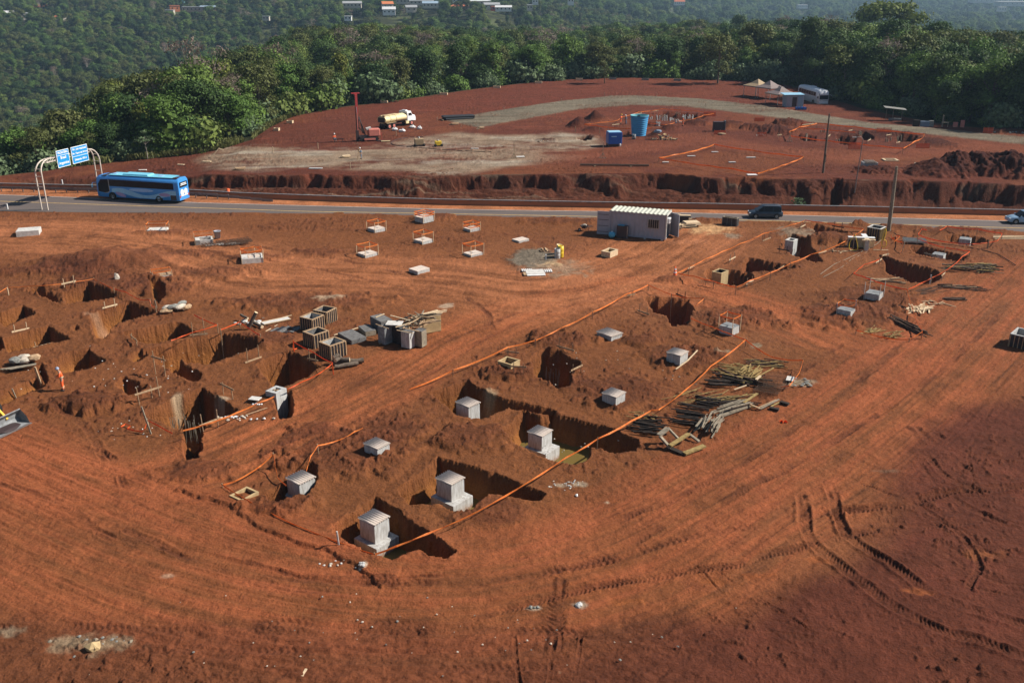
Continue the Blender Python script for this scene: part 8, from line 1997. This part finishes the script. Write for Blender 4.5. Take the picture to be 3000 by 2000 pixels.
# pipes
t = thing('pipe_stack', 'stack of long black plastic pipes on the gravel road', 'pipes', gt((1345, 350)), R(17))
for i in range(9):
    r_, c_ = (0, i) if i < 5 else (1, i - 5)
    mb = MB(); y = (c_ - 2 + .5 * r_) * .46; mb.tube([(-3.0 - .25 * (i % 3), y, .25 + .4 * r_), (2.8 + .3 * (i % 2), y, .25 + .4 * r_)], .22, 10, 'pipe_black', capmat='black'); mb.build('pipe', t)
mb = MB(); mb.box((-3.6, 0, .1), (.2, 2.6, .15), mat='wood'); mb.build('bearer', t)
# water tank
p = gt((1871, 397)); t = thing('water_tank', 'large open blue ribbed water tank widening upwards', 'water tank', p)
r0, r1, h = 1.25, 1.62, 3.6; pf = [(0, .02), (r0, .0)]
for i in range(10):
    a = i / 10; r = r0 + (r1 - r0) * a; z = h * a; pf += [(r, z), (r + .05, z + .05), (r + .05, z + .14), (r + .01, z + .19)]
mb = MB(); mb.lathe(pf + [(r1, h - .15), (r1 + .07, h - .12), (r1 + .07, h), (r1 - .02, h)], 40, 'water_tank'); mb.build('tank_shell', t)
mb = MB(); mb.lathe([(r1 - .02, h), (r1 - .05, h - .1), (r0, h - 1.6), (0, h - 1.6)], 40, 'water_tank_top'); mb.build('tank_inside', t)
mb = MB(); mb.lathe([(r1 - .03, h + .0), (r1 + .08, h + .0), (r1 + .08, h + .05), (r1 - .03, h + .05), (r1 - .03, h)], 40, 'water_tank_top'); mb.build('rim', t)
mb = MB(); mb.box((-.35, -r1 + .05, h + .1), (.5, .25, .15), mat='rig_dark'); mb.build('inlet', t)
p = gt((1857, 408)); t = thing('concrete_ring', 'small grey concrete cylinder at the foot of the blue tank', 'concrete cylinder', p); mb = MB(); mb.lathe([(0, .8), (.26, .8), (.26, .86), (.33, .86), (.33, 0), (0, 0)][::-1], 16, 'concrete_dark'); mb.build('ring_body', t); mb = MB(); mb.lathe([(.331, .3), (.34, .35), (.331, .4)], 16, 'steel'); mb.build('band', t)
# generator
c = gt((1798, 428)); t = thing('generator', 'bright blue box generator on skids beside the blue tank', 'generator', c, R(8))
mb = MB(); mb.box((0, 0, 1.45), (2.35, 2.0, 1.95), mat='gen_blue'); mb.build('housing', t, bevel=.06)
mb = MB(); mb.box((0, 0, 2.46), (2.2, 1.9, .09), mat='gen_pale'); mb.build('roof', t, bevel=.02)
mb = MB(); mb.box((1.19, 0, 1.5), (.03, 1.5, 1.5), mat='gen_pale'); mb.build('side_door', t)
mb = MB(); mb.box((.0, 0, .32), (2.2, 1.8, .3), mat='rig_dark'); mb.box((0, -.8, .1), (2.3, .15, .2), mat='rig_dark'); mb.box((0, .8, .1), (2.3, .15, .2), mat='rig_dark'); mb.build('skid', t)
mb = MB(); mb.box((-.25, -1.01, 1.75), (.9, .02, .14), mat='gen_pale'); mb.build('name_band', t)
mb = MB(); mb.lathe([(0, 0), (.2, 0), (.2, .55), (.08, .65), (0, .65)], 12, 'white_paint'); tag(mb.build('canister', loc=gt((1816, 430))), 'white canister standing at the right foot of the blue generator', 'canister')
# post stands
def post_stand(q, label, h=2.6):
    t = thing('marker_stand', label, 'stand', gt(q), 0, 'timber stands on the terrace')
    mb = MB(); mb.bar((0, 0, 0), (0, 0, h), .11, .11, 'wood_pale'); mb.build('upright', t)
    for a in (-1, 1): mb = MB(); mb.bar((a * .5, 0, .03), (0, 0, .9), .08, .08, 'wood_pale'); mb.build('brace', t)
    mb = MB(); mb.bar((-.55, 0, .05), (.55, 0, .05), .09, .09, 'wood_pale'); mb.build('foot', t)
post_stand((1766, 464), 'pale timber stand on crossed feet left of the blue generator')
post_stand((1506, 465), 'dark timber stand on the grey dust beside a white board', 2.4)
post_stand(cB(332, 632), 'wooden stand by the middle of the right tape loop', 1.6)
# white pegs along the gravel road and elsewhere
for i, q in enumerate([(1645, 299), (1627, 341), (1771, 281), (1783, 313), (1890, 301), (1924, 283), (2067, 313), (2162, 305), (2369, 326), (1281, 354), (1351, 376), (1477, 325), (1161, 399), (932, 437), (1027, 497), (800, 448), (1686, 388), (1756, 392)]):
    near_ = ['behind the blue tank bend', 'where the gravel road widens', 'on the far edge of the bend', 'on the inner edge of the bend', 'on the inner edge above the tank', 'at the top of the bend', 'on the inner edge above the net', 'near the canopies', 'beside the blue barrels', 'at the left end of the pipes', 'below the pipes', 'at the far left end of the gravel road', 'behind the white bags', 'on the grey dust left of the rig', 'at the lip of the cut bank', 'at the left end of the grey dust', 'at the foot of the soil cone', 'between the soil cone and generator'][i]
    stake(q, 'short pale survey peg ' + near_, .75 if i < 12 else 1.0, .10, 'wood_pale', terrace=True, name='survey_peg', cat='peg', group='survey pegs on the terrace')
# low pale frames along the edge
for i, (q, w) in enumerate([((445, 459), 1.6), ((811, 384), 1.0), ((850, 362), 1.2), ((896, 331), 1.5), ((1126, 302), 1.6), ((1300, 279), 1.9), ((1456, 259), 1.8), ((1578, 245), 1.8), ((1697, 236), 1.9), ((1795, 234), 1.9), ((1890, 236), 1.9), ((1984, 238), 1.9)]):
    wh = ['at the verge behind the blue coach', 'on the left slope edge', 'higher on the left slope edge', 'where the slope meets the wood', 'left of the tank truck at the edge', 'above the black pipes', 'at the edge above the gravel start', 'left of the edge bend', 'at the start of the far straight edge', 'second on the far straight edge', 'third on the far straight edge', 'last on the far straight edge'][i]
    p = gt(q); t = thing('edge_marker', 'low pale boxed frame ' + wh, 'marker frame', (p.x, p.y, p.z + .05), R(-5 if i < 8 else 0), 'low marker frames along the terrace edge')
    for s in (-1, 1): mb = MB(); mb.box((0, s * .45, .28), (w, .08, .5), mat='wood_pale' if i < 9 else 'stone_dark'); mb.build('long_board', t); mb = MB(); mb.box((s * (w / 2 - .04), 0, .28), (.08, .815, .5), mat='wood_pale' if i < 9 else 'stone_dark'); mb.build('short_board', t)
# canopies
def canopy(q, s, h, label, rot=0, mats=('canvas', 'canvas_shade')):
    p = gt(q); t = thing('canopy_tent', label, 'canopy', p, rot, 'peaked canopies at the wood edge')
    for x in (-s, s):
        for y in (-s, s): mb = MB(); mb.bar((x, y, 0), (x, y, h), .09, .09, 'steel'); mb.build('leg', t)
    a = s + .25; ap = (0, 0, h + 1.5); c4_ = [(-a, -a, h), (a, -a, h), (a, a, h), (-a, a, h)]
    mb = MB(); vs = []
    for c in c4_: vs.append(c)
    vs.append(ap); low = [(x, y, z - .22) for x, y, z in c4_]
    mids = [tuple((np.array(c4_[i]) * .5 + np.array(ap) * .5) - np.array([0, 0, .22])) for i in range(4)]
    mb.add(c4_ + mids + [ap], [(0, 1, 5, 4), (4, 5, 8), (1, 2, 6, 5), (5, 6, 8), (2, 3, 7, 6), (6, 7, 8), (3, 0, 4, 7), (7, 4, 8)], mats[0], False)
    mb.add(c4_ + low, [(0, 4, 5, 1), (1, 5, 6, 2), (2, 6, 7, 3), (3, 7, 4, 0)], mats[1]); mb.build('canopy_cloth', t)
canopy((2217, 283), 2.2, 2.6, 'sunlit tan peaked canopy farthest left at the wood edge', R(35))
canopy((2252, 288), 2.2, 2.6, 'brownish canopy just behind the sunlit one', R(35), ('canvas_shade', 'canvas_shade'))
canopy((2285, 305), 2.3, 2.4, 'patched canopy in front, touching the grey shed', R(20), ('canvas_shade', 'canvas'))
t = thing('shed', 'small grey metal shed between the canopy and the white coach', 'shed', gt((2322, 312)), R(5))
mb = MB(); mb.box((0, 0, 1.3), (3.9, 2.4, 2.6), mat='contain'); mb.build('wall', t)
mb = MB(); mb.box((-.3, 0, 2.68), (4.6, 2.9, .12), mat='gen_pale', tilt=(.05, 0, 0)); mb.build('roof', t)
mb = MB(); mb.box((-.15, -1.22, 1.1), (1.0, .06, 2.0), mat='rig_dark'); mb.build('door', t)
for i in range(6): mb = MB(); mb.box((.7 + .2 * i, -1.22, 1.3), (.08, .05, 2.4), mat='gen_pale'); mb.build('rib', t)
t = thing('barrel_group', 'row of blue plastic barrels lying before the grey shed', 'barrels', gt((2346, 322)))
for i in range(4): mb = MB(); mb.tube([(-.9 + .6 * i, -.4, .3), (-.9 + .6 * i, .45, .3)], .29, 12, 'barrel_blue'); mb.build('barrel', t)
# lean-to and odds at the shady edge
t = thing('lean_to', 'small open lean-to with a flat sheet roof at the shady wood edge', 'lean-to', gt((2617, 353)), R(-8))
for x in (-1.5, -.2, 1.5): mb = MB(); mb.bar((x, 0, 0), (x, 0, 2.3), .08, .08, 'wood_grey'); mb.build('post', t)
mb = MB(); mb.box((0, 0, 2.4), (4.2, 1.8, .06), mat='stone_dark', tilt=(.08, .1, 0)); mb.build('roof', t); mb = MB(); mb.box((.2, -.2, .25), (2.2, .8, .4), mat='stone_dark'); mb.build('bench', t)
t = thing('site_stall', 'cluttered tables, cans and reddish chairs at the shady wood edge', 'stall', gt((2750, 372)), R(-8))
for i, (x, m_, w, hh) in enumerate([(-4.2, 'wood_dark', 1.1, 1.2), (-2.6, 'denim', 1.6, 1.0), (-1.4, 'stone_dark', .8, 1.1), (.6, 'wood_grey', .1, 2.2), (1.1, 'wood_pale', 1.2, .1), (3.0, 'rig_pink', .7, .9), (4.2, 'rig_pink', .6, 1.3)]):
    mb = MB(); mb.box((x, .1 * (i % 3), hh / 2 + (.8 if hh < .2 else 0)), (w, .6, hh), mat=m_); mb.build('item', t)
for x in (.7, 1.6): mb = MB(); mb.bar((x, 0, 0), (x, 0, .85), .06, .06, 'wood_pale'); mb.build('table_leg', t)
stones('grey rubble heap at the right end of the gravel road', gt((2960, 388)), (2.6, 1.0), 60, .28, ['stone_dark', 'stone', 'wood_dark'], 81, z=3.3, name='rubble_heap')
# firewood pile with blue cover
p = gt((1935, 408)); t = thing('firewood_pile', 'heap of cut logs spilling down a dark soil mound right of the blue tank', 'firewood', p)
rr = random.Random(6)
for i in range(34):
    u = rr.uniform(-1, 1); z = max(.12, (1 - abs(u)) * 1.1 * rr.random()); mb = MB(); x = u * 2.1 + .5; a = rr.uniform(0, 3.14); mb.tube([(x, -.7 - .5 * (1 - z), z), (x + .55 * math.cos(a), -.7 - .5 * (1 - z) + .4 * math.sin(a), z + .1)], rr.uniform(.09, .15), 7, 'bark', capmat='log_end'); 
    mb.mats[0] = 'ply' if i % 2 else 'bark'; mb.build('log', t)
mb = MB(); mb.blob((-.55, .1, 1.35), (.75, .5, .35), 'denim', 9, 2, .15); tag(mb.build('tarp', loc=p), 'blue grey tarpaulin on top of the cut log heap', 'tarpaulin')
# yellow machines and odds
def small_machine(q, label, mat, s=1.0):
    t = thing('pump', label, 'pump', gt(q), R(15)); mb = MB(); mb.box((0, 0, .55 * s), (1.1 * s, .8 * s, .7 * s), mat=mat); mb.build('housing', t, bevel=.05)
    mb = MB(); mb.box((0, 0, .12), (1.3 * s, .9 * s, .12), mat='rig_dark'); mb.build('skid', t); mb = MB(); mb.lathe([(0, .9 * s), (.15, .9 * s), (.15, 1.1 * s), (0, 1.1 * s)], 10, 'steel'); mb.build('filler', t)
    for x in (-.55, .55): mb = MB(); mb.lathe([(.05, -.06), (.24, -.06), (.24, .06), (.05, .06)], 12, 'black'); w = mb.build('wheel', t, loc=(x * s, -.42 * s, .24)); w.rotation_euler.x = R(90)
small_machine((1228, 428), 'dirty yellow pump with a dark engine on the grey dust', 'canvas', 1.4); small_machine((1284, 429), 'small bright yellow pump on the grey dust', 'yellow', 1.0)
mb = MB(); pts = [gt(q) + Vector((0, 0, .05)) for q in ((1240, 402), (1190, 404), (1150, 415), (1153, 425), (1200, 431), (1260, 436), (1340, 442), (1440, 446))]
mb.tube(smooth3([p - pts[0] for p in pts]), .05, 5, 'rig_dark'); tag(mb.build('hose', loc=pts[0]), 'long dark hose looping over the grey dust from the pumps', 'hose')
for i, (q, lb) in enumerate([((1157, 383), 'left of three behind the rig'), ((1178, 387), 'nearest the peg behind the rig'), ((1208, 376), 'under the truck cab'), ((1229, 379), 'smallest, right of the truck')]):
    mb = MB(); mb.blob((0, 0, .25), (.62 - .1 * (i == 3), .45, .3), 'white_paint', 90 + i, 2, .18); mb.blob((.1, 0, .5), (.2, .18, .25), 'white_paint', 95 + i, 1, .2); tag(mb.build('white_bag', loc=gt(q)), 'white bulk bag on the red earth, ' + lb, 'bag', 'white bags behind the rig')
# boards, pallets
for q, rot, w, d, m_, lb in [((1115, 414), .05, 1.4, .5, 'rig_dark', 'dark trough beside the rig tracks'), ((1130, 415), .25, 1.6, .35, 'tank_yellow', 'yellowish beam beside the rig tracks'), ((700, 498), .1, 1.8, .8, 'wood', 'stack of reddish boards left on the grey dust'), ((925, 495), .0, 2.0, .7, 'concrete', 'tile sheet with black holes near the bank lip'),
                         ((606, 475), -.1, 1.4, .5, 'wood_pale', 'pale board near the left slope'), ((418, 500), .1, 1.2, .6, 'white_dirty', 'white slab at the start of the cut bank'), ((530, 484), -.2, 1.2, .4, 'wood_pale', 'pale planks beside a dark dent'), ((1391, 437), 0, 1.3, .4, 'white_dirty', 'white board below the pumps'), ((1330, 366), .1, 1.8, .5, 'wood', 'brown boards at the gravel start'),
                         ((1408, 377), .2, 1.2, .6, 'wood', 'rusty boards below the pipes'), ((1524, 461), .2, 1.4, .8, 'white_dirty', 'white board on the grey dust by the dark stand'), ((2203, 514), .05, 1.4, .8, 'white_paint', 'white slab at the lowest corner of the square tape'), ((1950, 477), .05, 1.0, .4, 'white_dirty', 'pale stone left of the square tape'),
                         ((2025, 459), .1, 1.3, .5, 'concrete', 'grey slab at the left inside the square tape'), ((2094, 447), .1, 1.1, .5, 'concrete', 'grey slab at the top inside the square tape'), ((2145, 477), .1, 1.1, .5, 'concrete', 'grey slab in the middle inside the square tape'), ((2200, 463), .1, 1.5, .5, 'concrete', 'grey slab at the right inside the square tape'),
                         ((1010, 462), .1, 1.6, .8, 'wood_pale', 'pile of pale boards under the tripod'), ((1400, 560 - 180), .2, .6, .3, 'wood', 'loose board on the gravel')]:
    p = gt(q); t = thing('board_stack' if 'stack' in lb or 'pile' in lb else 'ground_board', lb, 'board', p, rot)
    for i in range(3 if 'stack' in lb or 'pile' in lb or 'boards' in lb else 1):
        mb = MB(); mb.box((.1 * i, .1 * i, .1 + .1 * i), (w - .1 * i, d, .09), rot=.2 * i, mat=m_); mb.build('board', t)
    mb = MB(); mb.box((0, 0, .03), (w * .3, d * .8, .05), mat='wood_dark'); mb.build('bearer', t)
# concrete block and frame right
c = gt((2545, 492)); t = thing('concrete_box', 'white ended concrete box on the terrace right of the dark pole', 'concrete box', c, R(-3)); mb = MB(); mb.box((0, 0, .45), (2.1, 1.5, .9), mat='concrete'); mb.build('box_wall', t, bevel=.02)
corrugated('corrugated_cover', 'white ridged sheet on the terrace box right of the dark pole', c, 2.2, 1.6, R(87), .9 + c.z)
t = thing('square_timbers', 'flat square wooden frame lying beside the white ended box', 'frame', gt((2608, 470)), R(-3))
for s in (-1, 1): mb = MB(); mb.box((0, s * .75, .1), (2.2, .3, .12), mat='wood_pale'); mb.build('beam', t); mb = MB(); mb.box((s * .95, 0, .1), (.3, 1.19, .12), mat='wood_pale'); mb.build('beam', t)
t = thing('timber_trestle', 'short wooden trestle left of the big soil heap', 'trestle', gt((2680, 490)), R(70)); mb = MB(); mb.box((0, 0, .5), (1.6, .25, .2), mat='wood_grey'); mb.build('beam', t)
for x in (-.6, .6): mb = MB(); mb.bar((x, -.4, 0), (x, 0, .5), .08, .08, 'wood_grey'); mb.bar((x, .4, 0), (x, 0, .5), .08, .08, 'wood_grey'); mb.build('leg', t)
t = thing('beam_pair', 'two long rusty beams lying near the lip of the cut bank', 'beams', gt((1800, 487)), R(-3))
for i in range(3): mb = MB(); mb.box((0, i * .3 - .3, .2), (10.5, .12, .14), mat='rebar'); mb.build('beam', t)
for x in (-3, 2.5): mb = MB(); mb.box((x, 0, .07), (.3, 1.2, .13), mat='wood'); mb.build('bearer', t)
# orange nets
def net(q, w, h, label, rot=0):
    t = thing('safety_net', label, 'safety net', gt(q), rot, 'orange safety nets on the terrace')
    for x in np.linspace(-w / 2, w / 2, 3): mb = MB(); mb.bar((x, 0, 0), (x + .05, 0, h + .15), .06, .06, 'wood'); mb.build('post', t)
    mb = MB()
    for i in range(7): z = .08 + (h - .1) * i / 6; mb.bar((-w / 2, -.04, z), (w / 2, -.04, z - .05 * (i % 2)), .02, .075, 'safety_net')
    for i in range(int(w / .16)): x = -w / 2 + i * .16; mb.bar((x, -.045, .08), (x + .05, -.045, h), .05, .02, 'safety_net')
    mb.build('mesh', t)
net(cB(1140, 568), 2.6, 1.1, 'long orange net behind the right tape loop', R(-4)); net(cB(892, 697), 2.2, 1.1, 'orange net hung before the lower tape of the right loop'); net(cB(1477, 690), 2.2, .8, 'sagging orange net right of the right tape loop', R(-5)); net(cB(93, 588), 1.7, .7, 'low orange net among the soil heaps')
net(cB(72, 458), 2.0, .7, 'orange net beside white sand above the soil heaps'); net(cB(2038, 562), 1.8, 1.0, 'crumpled orange net before the shady wood'); net(cA(1700, 415), 2.6, .9, 'bright orange net at the right end of the far taped pits', R(5)); net(cA(1790, 570), 2.2, .7, 'orange net round the dark box', 0); net(cB(470, 500), 2.0, .6, 'orange net by the top corner of the right loop', .1)
c = gt(cA(1788, 545)); t = thing('dark_hut', 'dark brown box hut behind the low orange net', 'hut', c); mb = MB(); mb.box((-.2, .4, .9), (2.0, 1.0, 1.7), mat='rig_dark'); mb.build('hut_body', t, bevel=.03); mb = MB(); mb.box((.95, .3, 1.0), (.1, 1.0, 1.9), mat='concrete_dark'); mb.build('side_frame', t)
mb = MB(); mb.blob((0, 0, .2), (.75, .3, .2), 'canvas', 3, 2, .1); tag(mb.build('pale_sack', loc=gt(cA(1805, 575))), 'pale flat sack at the foot of the low orange net', 'sack')
# tapes on the terrace
T_ = dict(terrace=True, mat='tape')
tape_line('orange tape below the soil cones on the terrace', [cA(625, 483), cA(720, 495), cA(830, 510), cA(1010, 520), cA(1110, 520), cA(1210, 515)], .8, (2, 5), .22, **T_)
tape_line('orange tape from the soil cone along the back of the far pits', [cA(625, 483), cA(760, 467), cA(900, 452), cA(950, 418), cA(1100, 375), cA(1300, 350), cA(1450, 360), cA(1600, 370), cA(1740, 388)], .8, (2, 4, 6), .13, **T_)
tape_line('orange tape at the right corner of the far pits', [cA(1740, 390), cA(1650, 405), cA(1600, 425), cA(1520, 445), cA(1440, 455)], .8, (1, 2), .16, **T_)
tape_line('red tape running behind the blue tank to the right', [cA(1160, 470), cA(1240, 480), cA(1320, 488), cA(1400, 470)], .8, (), .12, **T_)
tape_line('orange tape square on the open terrace', [cA(1265, 772), cA(1400, 745), cA(1530, 720), cA(1640, 690), cA(1745, 655), cB(0, 705), cB(250, 740), cB(455, 762), cB(360, 805), cB(265, 838), cB(150, 878), cB(60, 905), cA(1900, 865), cA(1700, 840), cA(1500, 812), cA(1380, 793), cA(1265, 772)], .7, (0, 4, 7), .23, **T_)
tape_line('orange tape round the right terrace pits', [cB(330, 545), cB(420, 505), cB(570, 475), cB(650, 478), cB(900, 505), cB(1250, 545), cB(1495, 568), cB(1480, 600), cB(1410, 630), cB(1310, 690), cB(1130, 672), cB(950, 655), cB(800, 640), cB(660, 625), cB(470, 600), cB(350, 585), cB(330, 545)], .9, (0, 2, 6, 9, 11, 13), .23, **T_)
tape_line('second orange tape across the right terrace pits', [cB(420, 512), cB(590, 525), cB(760, 540), cB(900, 552)], .8, (2,), .16, **T_)
# batter boards and trimmed piles in the far pits
k_ = [((cA(1285, 430), cA(1315, 432)), 'in the far taped pits, left pair'), ((cA(1415, 408), cA(1440, 410)), 'in the far taped pits, right pair'), ((cA(870, 510), cA(915, 505)), 'below the soil cones by the tape'), ((cA(1080, 415), cA(1110, 412)), 'behind the blue tank rim'), ((cA(1220, 392), cA(1250, 390)), 'at the back of the far pits'),
      ((cB(665, 610), cB(680, 600)), 'beside the dark pole'), ((cB(1005, 650), cB(1025, 640)), 'in the middle of the right terrace pits'), ((cB(1170, 600), cB(1200, 595)), 'under the long orange net'), ((cB(1255, 665), cB(1275, 660)), 'by the right terrace pit'), ((cB(845, 560), cB(870, 555)), 'at the back of the right terrace pits'), ((cB(445, 510), cB(530, 500)), 'at the top corner of the right loop'), ((cB(235, 600), cB(255, 598)), 'white, among the dark soil heaps')]
for cs, wh in k_: batter(cs, wh, .8, .5, 'wood_pale', terrace=True)
tp = thing('pile_heads', 'many short concrete pile heads sticking out of the far taped pits', 'pile heads', gt(cA(1300, 440)))
rr = random.Random(12); o = tp.location.copy()
for (x, y, n) in ((1190, 435, 4), (1280, 420, 4), (1320, 435, 4), (1395, 450, 8), (1440, 465, 5), (1530, 430, 5), (1250, 490, 5), (1460, 420, 3)):
    for i in range(n):
        p = gt(cA(x + rr.uniform(-35, 35), y + rr.uniform(-9, 9))) - o; mb = MB(); mb.tube([(p.x, p.y, -.6), (p.x + rr.uniform(-.1, .1), p.y, rr.uniform(.2, .6))], .13, 7, 'concrete'); mb.build('pile_head', tp)
tp = thing('pile_heads', 'pale pile heads sticking out of the right terrace pits', 'pile heads', gt(cB(930, 580))); o = tp.location.copy()
for (x, y, n) in ((940, 575, 6), (1270, 605, 3), (490, 605, 5), (620, 550, 4), (1180, 630, 3), (740, 640, 3)):
    for i in range(n):
        p = gt(cB(x + rr.uniform(-30, 30), y + rr.uniform(-7, 7))) - o; mb = MB(); mb.tube([(p.x, p.y, -.8), (p.x + rr.uniform(-.1, .1), p.y, rr.uniform(.3, .9))], .1, 7, 'wood_grey'); mb.build('pile_head', tp)
stones('broken sticks and stones left of the generator', gt((1590, 415)), (1.6, .8), 24, .16, ['wood', 'wood_dark', 'stone'], 85, z=2.8, name='rubble_heap')
stones('white crumbs of sand and rubble among the right soil heaps', gt((2240, 396)), (2.0, .9), 22, .2, ['white_dirty', 'stone'], 86, z=2.9, name='rubble_heap')
# tripod and workers
t = thing('tripod', 'wooden survey tripod standing on a board pile before the bank', 'tripod', gt((1052, 470)))
for a in (0, 2.1, 4.2): mb = MB(); mb.bar((.5 * math.cos(a), .5 * math.sin(a), 0), (0, 0, 1.6), .05, .05, 'wood'); mb.build('leg', t)
mb = MB(); mb.box((0, 0, 1.7), (.25, .2, .22), mat='wood'); mb.bar((0, 0, 1.8), (-.1, 0, 2.9), .05, .05, 'wood'); mb.bar((-.7, 0, 2.6), (.6, 0, 2.6), .05, .05, 'wood'); mb.build('instrument', t)
person('person in blue working clothes and white helmet beside the tripod', gt((1059, 466)), R(190), 'denim', 'denim', 'white_paint')
person('person in an orange vest sitting left of the drill rig', gt((980, 414)), R(-60), 'orange_suit', 'denim', 'white_paint', 'sit')
person('person in orange bending at the far taped pits left of the tank', gt(cA(935, 478)), R(-30), 'orange_suit', None, 'yellow')
person('person in grey standing in the far pits close to the blue tank', gt(cA(982, 485)), R(200), 'denim', 'denim', 'white_paint')
person('person in red orange clothes standing at the right of the far pits', gt(cA(1473, 498)), R(180), 'orange_suit', 'orange_suit', 'white_paint')
t = thing('work_table', 'low plank table in front of the sitting worker', 'table', gt((992, 416)), .2)
mb = MB(); mb.box((0, 0, .5), (1.8, .6, .06), mat='wood_dark'); mb.build('table_top', t)
for x in (-.7, .7): mb = MB(); mb.box((x, 0, .25), (.08, .5, .46), mat='wood_grey'); mb.build('leg', t)
t = thing('rubble_slab', 'broken pale beam propped on the grey dust at the left', 'beam', gt((640, 462)), .3); mb = MB(); mb.bar((-1.2, 0, .05), (.2, 0, 1.5), .2, .15, 'wood_pale'); mb.build('prop', t); mb = MB(); mb.bar((.2, 0, 1.5), (1.0, 0, 1.2), .2, .15, 'wood_pale'); mb.build('cross_piece', t)
# ---------------------------------------------------------------- haze
hb = MB(); hb.box((0, 1800, 40), (9000, 3860, 320)); hz = hb.build('haze', mat='soil')
hz.data.materials.clear()
m = bpy.data.materials.new('haze'); m.use_nodes = True; nt = m.node_tree; nt.nodes.remove(nt.nodes['Principled BSDF'])
pv = nt.nodes.new('ShaderNodeVolumePrincipled'); pv.inputs['Density'].default_value = .00014; pv.inputs['Color'].default_value = (.50, .74, 1.0, 1); pv.inputs['Anisotropy'].default_value = .2
nt.links.new(pv.outputs[0], nt.nodes['Material Output'].inputs['Volume'])
hz.data.materials.append(m); tag(hz, 'thin blue haze in the air over the far hills', 'haze', kind='stuff')
